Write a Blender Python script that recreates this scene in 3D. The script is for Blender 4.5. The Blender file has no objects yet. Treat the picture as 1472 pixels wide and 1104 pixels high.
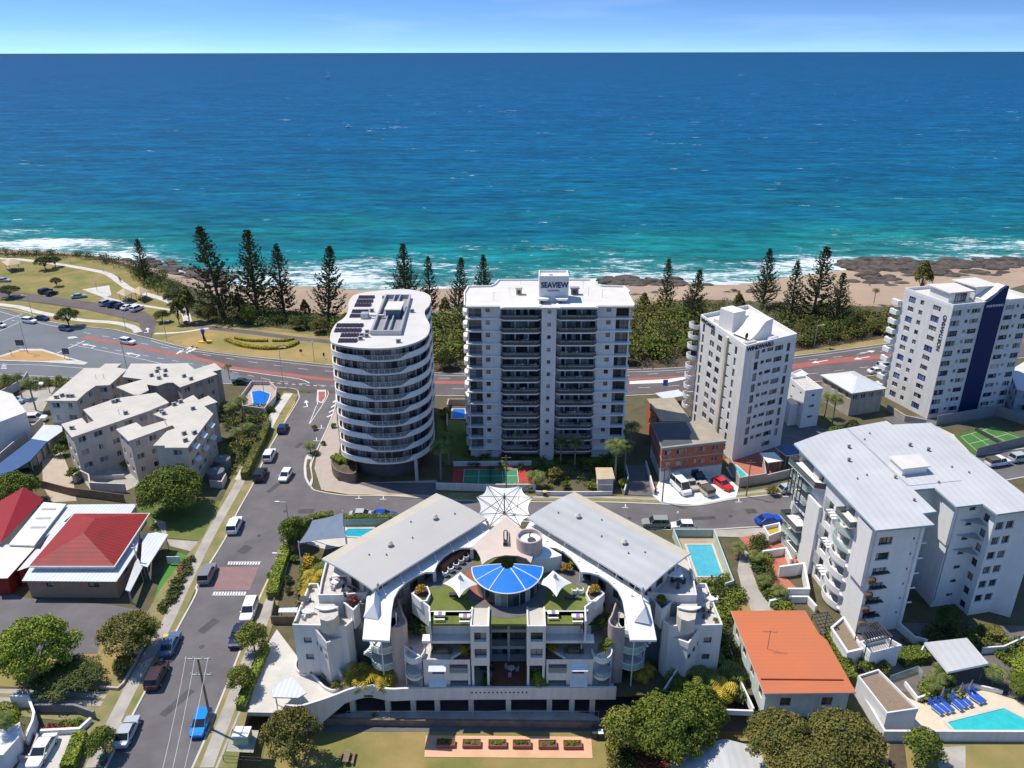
import bpy, bmesh, math, random
from mathutils import Vector, Matrix, noise
from mathutils.geometry import tessellate_polygon
random.seed(7)
SC = bpy.context.scene
COL = SC.collection
R = math.radians
# ---------------------------------------------------------------- camera
FPX, CAMH = 1110.0, 80.0
PIT = math.atan(477/FPX)+0.0015
ROLL = 0.0019
cam_d = bpy.data.cameras.new('camera'); cam = bpy.data.objects.new('camera', cam_d); COL.objects.link(cam)
cam_d.sensor_fit = 'HORIZONTAL'; cam_d.sensor_width = 36.0; cam_d.lens = FPX/1472*36.0
cam_d.clip_start = 1.0; cam_d.clip_end = 90000.0
cam.location = (0, 0, CAMH)
cam.rotation_euler = (Matrix.Rotation(math.pi/2-PIT, 3, 'X') @ Matrix.Rotation(-ROLL, 3, 'Z')).to_euler()
SC.camera = cam
SC.render.resolution_x, SC.render.resolution_y = 1024, 768
# ---------------------------------------------------------------- world, sun, exposure
SUN_EL, SUN_AZ = 60.0, (-0.895, 0.445)           # direction towards the sun in plan
w = bpy.data.worlds.new('World'); SC.world = w; w.use_nodes = True
nt = w.node_tree; nt.nodes.clear()
N = nt.nodes.new
out = N('ShaderNodeOutputWorld'); bg = N('ShaderNodeBackground'); sky = N('ShaderNodeTexSky')
sky.sky_type = 'NISHITA'; sky.sun_disc = False
sky.sun_elevation = R(SUN_EL)
sky.sun_rotation = math.atan2(SUN_AZ[0], SUN_AZ[1])
sky.altitude = 80; sky.air_density = 0.9; sky.dust_density = 0.1; sky.ozone_density = 1.6
bg.inputs['Strength'].default_value = 0.15
# faint streaks of cirrus low over the horizon
tc = N('ShaderNodeTexCoord'); mp = N('ShaderNodeMapping'); mp.inputs['Scale'].default_value = (1.6, 1.6, 14)
ns = N('ShaderNodeTexNoise'); ns.inputs['Scale'].default_value = 2.6; ns.inputs['Detail'].default_value = 6
cr = N('ShaderNodeMapRange'); cr.inputs['From Min'].default_value = 0.5; cr.inputs['From Max'].default_value = 0.85
cr.inputs['To Min'].default_value = 0.0; cr.inputs['To Max'].default_value = 0.12
mx = N('ShaderNodeMix'); mx.data_type = 'RGBA'; mx.inputs['B'].default_value = (7.5, 8.0, 8.6, 1)
L = nt.links.new
sx = N('ShaderNodeVectorMath'); sx.operation = 'MULTIPLY_ADD'; sx.inputs[1].default_value = (1, 1, 4.2); sx.inputs[2].default_value = (0, 0, 0.16)
L(tc.outputs['Generated'], sx.inputs[0]); L(sx.outputs[0], sky.inputs['Vector'])
L(tc.outputs['Generated'], mp.inputs['Vector']); L(mp.outputs[0], ns.inputs['Vector']); L(ns.outputs['Fac'], cr.inputs['Value'])
L(cr.outputs[0], mx.inputs['Factor']); L(sky.outputs[0], mx.inputs['A']); hs = N('ShaderNodeHueSaturation'); hs.inputs['Saturation'].default_value = 1.2; hs.inputs['Value'].default_value = 0.93; L(mx.outputs['Result'], hs.inputs['Color']); L(hs.outputs[0], bg.inputs['Color']); L(bg.outputs[0], out.inputs[0])
sd = bpy.data.lights.new('sun', 'SUN'); sd.energy = 3.6; sd.angle = R(0.5); sd.color = (1.0, 0.94, 0.85)
sun = bpy.data.objects.new('sun', sd); COL.objects.link(sun)
ce = math.cos(R(SUN_EL)); sv = Vector((SUN_AZ[0]*ce, SUN_AZ[1]*ce, math.sin(R(SUN_EL))))
sun.rotation_euler = sv.to_track_quat('Z', 'Y').to_euler(); sun.location = (0, 0, 200)
SC.view_settings.view_transform = 'Standard'; SC.view_settings.look = 'None'
SC.view_settings.exposure = 0.58; SC.view_settings.gamma = 1.0
SC.cycles.max_bounces = 6; SC.cycles.diffuse_bounces = 3; SC.cycles.glossy_bounces = 3

# ---------------------------------------------------------------- plan helpers
def ray(px, py):
 u = (px-736)/FPX; v = (552-py)/FPX
 c, s = math.cos(ROLL), math.sin(ROLL)
 u, v = u*c+v*s, v*c-u*s
 return (u, math.cos(PIT)+v*math.sin(PIT), -math.sin(PIT)+v*math.cos(PIT))
def P(px, py, z=0.0):                               # survey point: where a sight line meets level z
 r = ray(px, py); t = (z-CAMH)/r[2]
 return (r[0]*t, r[1]*t, z)
def PP(pts, z=0.0): return [P(a, b, z)[:2] for a, b in pts]
def HT(bx, by, tx, ty, z0=0.0):                     # height of something standing at b with its top seen at t
 p = P(bx, by, z0); r = ray(tx, ty); return CAMH+r[2]*p[1]/r[1]
def spline(pts, n=6, closed=False):
 out = []; m = len(pts)
 rng = range(m if closed else m-1)
 g = (lambda i: pts[i % m]) if closed else (lambda i: pts[max(0, min(m-1, i))])
 for i in rng:
  a, b, c, d = g(i-1), g(i), g(i+1), g(i+2)
  for k in range(n):
   t = k/n
   out.append(tuple(0.5*((2*b[j])+(-a[j]+c[j])*t+(2*a[j]-5*b[j]+4*c[j]-d[j])*t*t+(-a[j]+3*b[j]-3*c[j]+d[j])*t**3) for j in range(len(b))))
 if not closed: out.append(tuple(pts[-1]))
 return out
def area(p): return 0.5*sum(p[i][0]*p[(i+1) % len(p)][1]-p[(i+1) % len(p)][0]*p[i][1] for i in range(len(p)))
def ccw(p): return list(p) if area(p) > 0 else list(p)[::-1]

# ---------------------------------------------------------------- materials
MATS = {}
def lin(c): return tuple(((x/255)/12.92 if x/255 <= 0.04045 else ((x/255+0.055)/1.055)**2.4) for x in c)
def M(name, c, rough=0.75, var=0.12, scale=0.5, c2=None, bump=0.0, bscale=6.0, metal=0.0, spec=0.3, stain=0.0, objvar=0.0, wave=None, island=0.0):
 if name in MATS: return MATS[name]
 m = bpy.data.materials.new(name); m.use_nodes = True; t = m.node_tree; n = t.nodes; l = t.links.new
 b = n['Principled BSDF']; b.inputs['Roughness'].default_value = rough; b.inputs['Metallic'].default_value = metal
 b.inputs['Specular IOR Level'].default_value = spec
 co = n.new('ShaderNodeTexCoord')
 no = n.new('ShaderNodeTexNoise'); no.inputs['Scale'].default_value = scale; no.inputs['Detail'].default_value = 7; no.inputs['Roughness'].default_value = 0.62
 l(co.outputs['Object'], no.inputs['Vector'])
 rp = n.new('ShaderNodeMapRange'); rp.inputs['From Min'].default_value = 0.32; rp.inputs['From Max'].default_value = 0.68
 l(no.outputs['Fac'], rp.inputs['Value'])
 mi = n.new('ShaderNodeMix'); mi.data_type = 'RGBA'
 a = tuple(x*(1-var) for x in c); d = tuple(min(1, x*(1+var)) for x in (c2 or c))
 if c2: a = c; d = c2
 mi.inputs['A'].default_value = (*a, 1); mi.inputs['B'].default_value = (*d, 1)
 l(rp.outputs[0], mi.inputs['Factor']); res = mi.outputs['Result']
 def mul(res, fac_out, lo, hi):
  r2 = n.new('ShaderNodeMapRange'); r2.inputs['To Min'].default_value = lo; r2.inputs['To Max'].default_value = hi
  l(fac_out, r2.inputs['Value'])
  v = n.new('ShaderNodeVectorMath'); v.operation = 'SCALE'; l(res, v.inputs[0]); l(r2.outputs[0], v.inputs['Scale']); return v.outputs[0], r2
 if stain:                                        # vertical run-off streaks
  mpn = n.new('ShaderNodeMapping'); mpn.inputs['Scale'].default_value = (1.4, 1.4, 0.12)
  n2 = n.new('ShaderNodeTexNoise'); n2.inputs['Scale'].default_value = 1.2; n2.inputs['Detail'].default_value = 5
  l(co.outputs['Object'], mpn.inputs['Vector']); l(mpn.outputs[0], n2.inputs['Vector'])
  res, r2 = mul(res, n2.outputs['Fac'], 1-stain, 1.0); r2.inputs['From Min'].default_value = 0.35; r2.inputs['From Max'].default_value = 0.6
 if objvar:
  oi = n.new('ShaderNodeObjectInfo'); res, _ = mul(res, oi.outputs['Random'], 1-objvar, 1+objvar)
 if island:
  ge = n.new('ShaderNodeNewGeometry'); res, _ = mul(res, ge.outputs['Random Per Island'], 1-island, 1+island)
 if wave:                                         # ribs of sheet roofing: (axis, period, depth)
  wv = n.new('ShaderNodeTexWave'); wv.bands_direction = wave[0]; wv.inputs['Scale'].default_value = wave[1]; wv.inputs['Distortion'].default_value = 0
  l(co.outputs['Object'], wv.inputs['Vector']); res, _ = mul(res, wv.outputs['Fac'], 1-wave[2], 1.0)
 l(res, b.inputs['Base Color'])
 if bump:
  nb = n.new('ShaderNodeTexNoise'); nb.inputs['Scale'].default_value = bscale; nb.inputs['Detail'].default_value = 4
  l(co.outputs['Object'], nb.inputs['Vector'])
  bp = n.new('ShaderNodeBump'); bp.inputs['Strength'].default_value = bump; bp.inputs['Distance'].default_value = 0.1
  l(nb.outputs['Fac'], bp.inputs['Height']); l(bp.outputs[0], b.inputs['Normal'])
 MATS[name] = m; return m

WHITE = M('white_render', (0.66, 0.64, 0.61), var=0.05, stain=0.10, scale=0.35)
WHITE2 = M('bright_white_paint', (0.72, 0.71, 0.69), var=0.04, stain=0.06)
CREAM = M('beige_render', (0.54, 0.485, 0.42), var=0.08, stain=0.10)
CREAMROOF = M('beige_roof_membrane', (0.50, 0.46, 0.39), var=0.09, scale=0.25, stain=0)
PINKW = M('pink_beige_render', (0.52, 0.41, 0.36), var=0.06, stain=0.15)
ROOFW = M('pale_roof_membrane', (0.60, 0.565, 0.51), var=0.07, scale=0.3)
ROOFG = M('grey_roof_sheet', (0.43, 0.43, 0.42), var=0.09, scale=0.15, rough=0.5, wave=('DIAGONAL', .2, 0.07))
ROOFGL = M('light_grey_roof_sheet', (0.49, 0.49, 0.48), var=0.09, scale=0.12, rough=0.5, wave=('X', .28, 0.07))
SHEETW = M('white_corrugated_sheet', (0.60, 0.62, 0.64), var=0.06, rough=0.45, wave=('X', .5, 0.16))
TERR = M('terrace_tiles', (0.50, 0.46, 0.41), var=0.12, scale=1.2)
CONC = M('concrete', (0.36, 0.325, 0.28), var=0.2, scale=0.35)
CONCP = M('pale_concrete', (0.52, 0.485, 0.43), var=0.14, scale=0.3)
CONCD = M('dark_concrete', (0.13, 0.125, 0.12), var=0.2, scale=0.4)
ASPH = M('asphalt', (0.105, 0.095, 0.097), var=0.2, scale=0.16, c2=(0.155, 0.142, 0.142), rough=0.9)
ASPHB = M('old_blue_grey_asphalt', (0.125, 0.135, 0.145), scale=0.06, c2=(0.165, 0.175, 0.185), rough=0.9)
ASPHM = M('maroon_asphalt', (0.095, 0.078, 0.078), scale=0.12, c2=(0.14, 0.118, 0.118), rough=0.9)
REDLANE = M('red_lane_surface', (0.36, 0.115, 0.085), scale=0.4, c2=(0.28, 0.095, 0.075))
BRICKP = M('red_brick_hump', (0.26, 0.155, 0.145), scale=0.8, c2=(0.22, 0.13, 0.12))
MARK = M('white_road_paint', (0.68, 0.67, 0.64), var=0.12, scale=2)
YELP = M('yellow_road_paint', (0.72, 0.46, 0.10), var=0.12, scale=2)
DIRT = M('garden_soil', (0.12, 0.085, 0.055), scale=0.7, c2=(0.065, 0.05, 0.032))
GRASS = M('park_grass', (0.13, 0.145, 0.034), scale=0.11, c2=(0.31, 0.22, 0.085), rough=0.95, bump=0.4, bscale=3)
GRASSG = M('green_lawn', (0.075, 0.125, 0.022), scale=0.15, c2=(0.15, 0.165, 0.045), rough=0.95, bump=0.4, bscale=3)
GRASSD = M('dry_grass', (0.37, 0.25, 0.10), scale=0.08, c2=(0.20, 0.175, 0.055), rough=0.95, bump=0.4, bscale=3)
VERGE = M('patchy_verge', (0.30, 0.23, 0.12), scale=0.25, c2=(0.15, 0.16, 0.045), rough=0.95)
TURF = M('artificial_turf', (0.13, 0.155, 0.035), var=0.15, scale=0.6, rough=0.95)
TURFB = M('bright_turf', (0.07, 0.20, 0.035), var=0.12, scale=0.6, rough=0.95)
DARK = M('dark_interior', (0.025, 0.026, 0.028), rough=0.6, var=0.3)
METAL = M('dark_metal', (0.06, 0.06, 0.065), rough=0.45)
GALV = M('galvanised_steel', (0.42, 0.43, 0.44), rough=0.4, metal=0.3)
RUB = M('rubber', (0.015, 0.015, 0.016), rough=0.8)
WOOD = M('weathered_timber', (0.16, 0.105, 0.07), scale=1.5, c2=(0.24, 0.17, 0.115))
WOODR = M('red_timber_deck', (0.22, 0.085, 0.055), scale=1.2, c2=(0.30, 0.13, 0.08))
TERRA = M('terracotta_paving', (0.40, 0.14, 0.09), var=0.12, scale=1.0)
BRICK = M('orange_brick', (0.42, 0.145, 0.075), scale=1.6, c2=(0.32, 0.105, 0.06))
TRIMB = M('blue_grey_trim', (0.20, 0.33, 0.40), var=0.08)
REDT = M('red_roof_tiles', (0.33, 0.024, 0.020), var=0.12, scale=0.3, c2=(0.23, 0.022, 0.018), wave=('Y', .42, 0.25), rough=0.6)
ORANGER = M('orange_roof_tiles', (0.54, 0.155, 0.06), scale=0.12, c2=(0.46, 0.15, 0.07), wave=('Y', .45, 0.05), rough=0.6)
NAVY = M('navy_paint', (0.012, 0.022, 0.085), var=0.08)
SAILW = M('white_sail_fabric', (0.76, 0.74, 0.70), var=0.04, rough=0.9)
SAILB = M('beige_sail_fabric', (0.56, 0.46, 0.39), var=0.05, rough=0.9)
SAILG = M('grey_blue_sail', (0.15, 0.19, 0.25), var=0.1, rough=0.9)
BLUEC = M('blue_canopy_fabric', (0.012, 0.16, 0.66), var=0.1, rough=0.6)
BLUESH = M('blue_painted_roof', (0.035, 0.09, 0.21), var=0.08, rough=0.5)
BARK = M('bark', (0.09, 0.065, 0.048), scale=3, c2=(0.15, 0.115, 0.09))
PBARK = M('palm_bark', (0.20, 0.17, 0.14), scale=3, c2=(0.29, 0.26, 0.22))
ROCK = M('dark_beach_rock', (0.032, 0.028, 0.026), scale=0.25, c2=(0.13, 0.10, 0.08), rough=0.85, bump=0.8, bscale=1)
GRAVEL = M('brown_roof_gravel', (0.20, 0.135, 0.09), scale=2.5, c2=(0.27, 0.20, 0.14))
FASCIA = M('grey_panel', (0.26, 0.245, 0.25), var=0.1)
SPAL = lambda nm, c, **k: M(nm, c, **k)
def leafmat(nm, c, c2, isl=0.36): return M('foliage_'+nm, c, scale=0.35, c2=c2, rough=0.7, spec=0.25, island=isl, objvar=0.12)
LG = leafmat('green', (0.07, 0.115, 0.014), (0.20, 0.225, 0.028))
LD = leafmat('dark', (0.035, 0.065, 0.014), (0.11, 0.125, 0.026))
LY = leafmat('yellow_green', (0.12, 0.15, 0.02), (0.26, 0.25, 0.04))
LB = leafmat('brownish', (0.075, 0.09, 0.018), (0.21, 0.175, 0.04))
LBR = leafmat('bright', (0.12, 0.175, 0.018), (0.28, 0.32, 0.035))
LP = leafmat('pine', (0.032, 0.055, 0.018), (0.09, 0.105, 0.034))
LO = leafmat('orange', (0.42, 0.19, 0.02), (0.30, 0.26, 0.03))
LR = leafmat('red', (0.20, 0.03, 0.03), (0.32, 0.10, 0.06))
LFL = leafmat('yellow_flower', (0.62, 0.42, 0.01), (0.42, 0.36, 0.02))
def glassmat(nm, c, c2):
 m = bpy.data.materials.new(nm); m.use_nodes = True; t = m.node_tree; n = t.nodes; l = t.links.new; b = n['Principled BSDF']
 oi = n.new('ShaderNodeObjectInfo'); ge = n.new('ShaderNodeNewGeometry')
 wn = n.new('ShaderNodeTexWhiteNoise'); wn.noise_dimensions = '2D'; cx = n.new('ShaderNodeCombineXYZ')
 l(oi.outputs['Random'], cx.inputs[0]); l(ge.outputs['Random Per Island'], cx.inputs[1]); l(cx.outputs[0], wn.inputs['Vector'])
 rp = n.new('ShaderNodeValToRGB'); rp.color_ramp.elements[0].color = (*c, 1); rp.color_ramp.elements[0].position = 0.25
 rp.color_ramp.elements[1].color = (*c2, 1); rp.color_ramp.elements[1].position = 0.95
 l(wn.outputs['Value'], rp.inputs['Fac']); l(rp.outputs[0], b.inputs['Base Color'])
 b.inputs['Roughness'].default_value = 0.08; b.inputs['Specular IOR Level'].default_value = 0.6
 return m
GLASS = glassmat('window_glass', (0.018, 0.026, 0.034), (0.30, 0.31, 0.30))
GLASSB = glassmat('balcony_glass', (0.03, 0.05, 0.055), (0.14, 0.17, 0.16))
def clearglass(nm, c):
 m = M(nm, c, rough=0.1, spec=0.5, var=0.02); b = m.node_tree.nodes['Principled BSDF']
 b.inputs['Alpha'].default_value = 0.45; return m
BALG = clearglass('balustrade_glass', (0.42, 0.58, 0.52)); BALW = clearglass('clear_balustrade_glass', (0.30, 0.36, 0.36)); BALW.node_tree.nodes['Principled BSDF'].inputs['Alpha'].default_value = 0.25
def poolmat(nm, c):
 m = M(nm, c, rough=0.06, var=0.12, scale=0.8, spec=0.5, bump=0.25, bscale=2.5); return m
POOLT = poolmat('turquoise_pool_water', (0.035, 0.44, 0.44)); POOLB = poolmat('blue_pool_water', (0.01, 0.14, 0.55)); POOLL = poolmat('light_blue_pool_water', (0.08, 0.38, 0.46))

# ---------------------------------------------------------------- mesh builder
ORG = {}
class MB:
 def __init__(s): s.v = []; s.f = []; s.m = []
 def add(s, vs, fs, mi=0):
  o = len(s.v); s.v += [tuple(v) for v in vs]; s.f += [tuple(i+o for i in f) for f in fs]; s.m += [mi]*len(fs)
 def quad(s, a, b, c, d, mi=0): s.add([a, b, c, d], [(0, 1, 2, 3)], mi)
 def poly(s, pts, mi=0): s.add(pts, [tuple(range(len(pts)))], mi)
 def box(s, x0, y0, z0, x1, y1, z1, mi=0):
  s.prism([(x0, y0), (x1, y0), (x1, y1), (x0, y1)], z0, z1, mi)
 def obox(s, cx, cy, z0, z1, L_, W_, ang=0, mi=0):     # box along angle
  c, n = math.cos(ang), math.sin(ang)
  s.prism([(cx+c*a-n*b, cy+n*a+c*b) for a, b in ((-L_/2, -W_/2), (L_/2, -W_/2), (L_/2, W_/2), (-L_/2, W_/2))], z0, z1, mi)
 def prism(s, poly, z0, z1, mi=0, top=True, bot=True, mtop=None):
  p = ccw(poly); n = len(p)
  a = (lambda i: z0) if not callable(z0) else (lambda i: z0(*p[i])); b = (lambda i: z1) if not callable(z1) else (lambda i: z1(*p[i]))
  vs = [(p[i][0], p[i][1], a(i)) for i in range(n)]+[(p[i][0], p[i][1], b(i)) for i in range(n)]
  fs = [(i, (i+1) % n, n+(i+1) % n, n+i) for i in range(n)]
  s.add(vs, fs, mi)
  tri = tessellate_polygon([[Vector((q[0], q[1], 0)) for q in p]]) if n > 4 else [tuple(range(n))]
  def up(t):
   ar = area([p[i] for i in t]); return tuple(t) if ar > 0 else tuple(t)[::-1]
  if top: s.add(vs[n:], [up(t) for t in tri], mi if mtop is None else mtop)
  if bot: s.add(vs[:n], [up(t)[::-1] for t in tri], mi)
 def wall(s, pts, th, z0, z1, mi=0, closed=False):    # ribbon wall along a plan polyline (centre line)
  n = len(pts); L_ = []; R_ = []
  for i in range(n):
   a = Vector(pts[i-1] if (i > 0 or closed) else pts[i]); b = Vector(pts[(i+1) % n] if (i < n-1 or closed) else pts[i]); c = Vector(pts[i])
   d1 = (c-a) if (c-a).length > 1e-6 else (b-c); d2 = (b-c) if (b-c).length > 1e-6 else (c-a)
   d1 = d1.normalized(); d2 = d2.normalized(); t = (d1+d2).normalized(); nn = Vector((-t.y, t.x)); k = max(0.5, nn.dot(Vector((-d1.y, d1.x))))
   L_.append(c+nn*th/2/k); R_.append(c-nn*th/2/k)
  f0 = z0 if callable(z0) else (lambda i: z0); f1 = z1 if callable(z1) else (lambda i: z1)
  for i in range(n if closed else n-1):
   j = (i+1) % n
   vs = [(*R_[i], f0(i)), (*R_[j], f0(j)), (*L_[j], f0(j)), (*L_[i], f0(i)), (*R_[i], f1(i)), (*R_[j], f1(j)), (*L_[j], f1(j)), (*L_[i], f1(i))]
   fs = [(0, 1, 5, 4), (2, 3, 7, 6), (4, 5, 6, 7), (3, 2, 1, 0)]
   if not closed and i == 0: fs.append((3, 0, 4, 7))
   if not closed and i == n-2: fs.append((1, 2, 6, 5))
   s.add(vs, fs, mi)
 def tube(s, p, q, r0, r1=None, n=6, mi=0, cap=True):
  r1 = r0 if r1 is None else r1; p = Vector(p); q = Vector(q); d = (q-p).normalized()
  u = d.orthogonal().normalized(); v = d.cross(u)
  vs = [tuple(p+(u*math.cos(2*math.pi*i/n)+v*math.sin(2*math.pi*i/n))*r0) for i in range(n)]
  vs += [tuple(q+(u*math.cos(2*math.pi*i/n)+v*math.sin(2*math.pi*i/n))*r1) for i in range(n)]
  fs = [(i, (i+1) % n, n+(i+1) % n, n+i) for i in range(n)]
  if cap: fs += [tuple(range(n))[::-1], tuple(range(n, 2*n))]
  s.add(vs, fs, mi)
 def build(s, name, mats, parent=None, smooth=False, kind=None, world=True):
  me = bpy.data.meshes.new(name); vs = s.v
  if parent is not None: o = ORG.get(parent.name, Vector((0, 0, 0))) if world else Vector((0, 0, 0))
  elif world and vs:
   xs = [v[0] for v in vs]; ys = [v[1] for v in vs]; o = Vector(((min(xs)+max(xs))/2, (min(ys)+max(ys))/2, min(v[2] for v in vs)))
  else: o = Vector((0, 0, 0))
  me.from_pydata([(v[0]-o.x, v[1]-o.y, v[2]-o.z) for v in vs], [], s.f)
  for m in (mats if isinstance(mats, (list, tuple)) else [mats]): me.materials.append(m)
  me.polygons.foreach_set('material_index', s.m)
  if smooth: me.polygons.foreach_set('use_smooth', [True]*len(s.f))
  me.update()
  ob = bpy.data.objects.new(name, me); COL.objects.link(ob)
  if parent is not None:
   ob.parent = parent; ORG[ob.name] = o
  else: ob.location = o; ORG[ob.name] = o
  if kind: ob['kind'] = kind
  return ob
def tag(o, label, cat, group=None, kind=None):
 o['label'] = label; o['category'] = cat
 if group: o['group'] = group
 if kind: o['kind'] = kind
 return o
def thing(name, label, cat, loc=(0, 0, 0), group=None, rz=0.0):
 o = bpy.data.objects.new(name, None); COL.objects.link(o); o.location = loc; o.rotation_euler.z = rz
 o.empty_display_size = 0.5
 ORG[o.name] = Vector(loc); return tag(o, label, cat, group)
KIDS = {}
def dup(root, loc, rz=0.0, label=None, group=None, scale=1.0, mats=None):
 if root.name not in KIDS: KIDS[root.name] = [(c, list(c.children)) for c in root.children]
 r = root.copy(); COL.objects.link(r); r.location = loc; r.rotation_euler.z = rz
 r.scale = (scale,)*3 if not isinstance(scale, tuple) else scale
 if label: r['label'] = label
 if group: r['group'] = group
 def sw(c):
  if mats:
   for i, sl in enumerate(c.material_slots):
    m_ = mats.get(sl.material)
    if m_: sl.link = 'OBJECT'; sl.material = m_
 for ch, gs in KIDS[root.name]:
  c = ch.copy(); COL.objects.link(c); c.parent = r; sw(c)
  for g in gs:
   d = g.copy(); COL.objects.link(d); d.parent = c; sw(d)
 sw(r) if r.type == 'MESH' else None
 return r
def struct(name, mb, mat, smooth=False): return mb.build(name, mat, None, smooth, 'structure', world=False)
def sheet(name, pts, mat, z=0.02, thick=None):       # ground covering given in survey pixels
 mb = MB(); mb.prism(PP(pts, z if thick is None else z), z-0.015 if thick is None else z-thick, z, bot=False); return struct(name, mb, mat)
def wsheet(name, pts, mat, z=0.02):
 mb = MB(); mb.prism(pts, z-0.015, z, bot=False); return struct(name, mb, mat)
# ================================================================ THE SETTING: sea, sand, ground, roads
SEA = -5.0
COAST = spline(PP([(-700, 372), (-300, 364), (0, 364), (120, 367), (190, 382), (250, 404), (300, 420), (360, 436), (430, 448), (520, 452), (640, 452), (780, 448), (900, 440), (985, 431), (1060, 432), (1150, 437), (1240, 440), (1330, 440), (1420, 425), (1500, 405), (1700, 395), (2300, 385)]), 5)
SHORE = spline(PP([(-700, 362), (-300, 356), (0, 358), (120, 365), (190, 377), (250, 393), (300, 405), (360, 413), (430, 412), (520, 414), (640, 414), (780, 413), (880, 411), (950, 405), (1060, 409), (1130, 398), (1210, 388), (1300, 383), (1420, 378), (1500, 374), (1700, 371), (2300, 366)], SEA), 5)
# beach between the coast line and the sea bed
mb = MB(); n = len(COAST); rows = 9
vs = []
for j in range(rows+1):
 t = j/rows*1.25
 for i in range(n):
  c, s = COAST[i], SHORE[i]; x = c[0]+(s[0]-c[0])*t; y = c[1]+(s[1]-c[1])*t
  z = 0.0+(SEA)*min(1, max(0, (t**0.8)))+(0 if t <= 1 else -(t-1)*6)
  if 0 < j: z += 0.35*noise.noise(Vector((x*0.06, y*0.06, 0)))
  vs.append((x, y, z))
mb.add(vs, [(j*n+i, j*n+i+1, (j+1)*n+i+1, (j+1)*n+i)[::1] for j in range(rows) for i in range(n-1)])
SAND = M('beach_sand', (0.40, 0.285, 0.19), scale=0.05, c2=(0.30, 0.22, 0.155), rough=0.95, bump=0.5, bscale=0.8)
beach = struct('beach', mb, SAND, True)
# water sheet out to the horizon, with the distance from the shore kept as an attribute
cols = [SHORE[i] for i in range(n)]
dists = [-14, -8, -3, 0, 3, 6, 10, 15, 21, 28, 36, 45, 56, 70, 90, 115, 150, 200, 270, 380, 560, 900, 1500, 3000, 8000, 20000, 42000]
mb = MB(); vs = []; dd = []
for d in dists:
 for i in range(n):
  x, y = cols[i]; k = 1+max(0, d)/300.0
  xx = x*k if d < 20000 else x*k*1.0
  vs.append((xx, y+d, SEA+(0.0 if d > 0 else 0.0))); dd.append(d)
mb.add(vs, [(j*n+i, j*n+i+1, (j+1)*n+i+1, (j+1)*n+i) for j in range(len(dists)-1) for i in range(n-1)])
sea_o = struct('sea', mb, [], True)
at = sea_o.data.attributes.new('shore', 'FLOAT', 'POINT'); at.data.foreach_set('value', dd)
m = bpy.data.materials.new('sea_water'); m.use_nodes = True; t = m.node_tree; nn = t.nodes; l = t.links.new; b = nn['Principled BSDF']
def nd(ty, **k):
 x = nn.new(ty)
 for a, v in k.items():
  if a in x.inputs: x.inputs[a].default_value = v
  else: setattr(x, a, v)
 return x
A = nd('ShaderNodeAttribute', attribute_name='shore')
co = nd('ShaderNodeTexCoord')
def noi(scale, sx=1, sy=1, det=6, rgh=0.6, w=0):
 mpn = nd('ShaderNodeMapping'); mpn.inputs['Scale'].default_value = (sx, sy, 1); mpn.inputs['Location'].default_value = (w, w, 0)
 l(co.outputs['Object'], mpn.inputs['Vector']); x = nd('ShaderNodeTexNoise', Scale=scale, Detail=det, Roughness=rgh); l(mpn.outputs[0], x.inputs['Vector']); return x.outputs['Fac']
def mth(op, a, bb=None, cl=False):
 x = nn.new('ShaderNodeMath'); x.operation = op; x.use_clamp = cl
 for i, v in enumerate([a, bb]):
  if v is None: continue
  if isinstance(v, (int, float)): x.inputs[i].default_value = v
  else: l(v, x.inputs[i])
 return x.outputs[0]
def mr(v, a, bb, c=0, d=1, smooth=True):
 x = nn.new('ShaderNodeMapRange'); l(v, x.inputs['Value']); x.inputs['From Min'].default_value = a; x.inputs['From Max'].default_value = bb
 x.inputs['To Min'].default_value = c; x.inputs['To Max'].default_value = d
 if smooth: x.interpolation_type = 'SMOOTHSTEP'
 return x.outputs[0]
big = noi(0.012, 0.6, 1.6, 4, w=30)
logd = mth('LOGARITHM', mth('MAXIMUM', A.outputs['Fac'], 1.0), 10.0)
dfac = mth('ADD', mth('DIVIDE', logd, 4.6), mr(big, 0.3, 0.7, -0.055, 0.055, False))
ramp = nn.new('ShaderNodeValToRGB'); l(dfac, ramp.inputs['Fac']); e = ramp.color_ramp.elements
stops = [(0.0, (0.10, 0.20, 0.18)), (0.26, (0.02, 0.155, 0.15)), (0.38, (0.006, 0.145, 0.15)), (0.45, (0.003, 0.108, 0.155)), (0.53, (0.001, 0.084, 0.165)), (0.65, (0.001, 0.072, 0.172)), (0.86, (0.003, 0.058, 0.15)), (1.0, (0.006, 0.052, 0.125))]
while len(e) < len(stops): e.new(0.5)
for q, (p_, c_) in zip(e, stops): q.position = p_; q.color = (*c_, 1)
# foam: breakers near the shore, whitecaps beyond
n1 = noi(0.045, 0.6, 2.4, 9, 0.78); n2 = noi(0.35, 0.6, 1.6, 6, 0.75, 9); n3 = noi(0.020, 0.8, 1.0, 3, 0.5, 70)
wash = mr(A.outputs['Fac'], 2, 75, 0.155, 0.03); far = mr(A.outputs['Fac'], 60, 170, 0.0, -0.2)
val = mth('ADD', mth('ADD', mth('MULTIPLY', n1, 0.55), mth('MULTIPLY', n2, 0.45)), mth('ADD', wash, far))
val = mth('ADD', val, mr(n3, 0.35, 0.65, -0.05, 0.05, False))
foam1 = mr(val, 0.61, 0.71, 0, 0.85)
c1 = noi(0.10, 0.45, 1.5, 7, 0.72, 5); c2n = noi(0.012, 1, 1, 2, 0.5, 40)
cap = mr(mth('ADD', c1, mr(c2n, 0.3, 0.7, -0.04, 0.04, False)), 0.668, 0.70, 0, 0.8)
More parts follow.
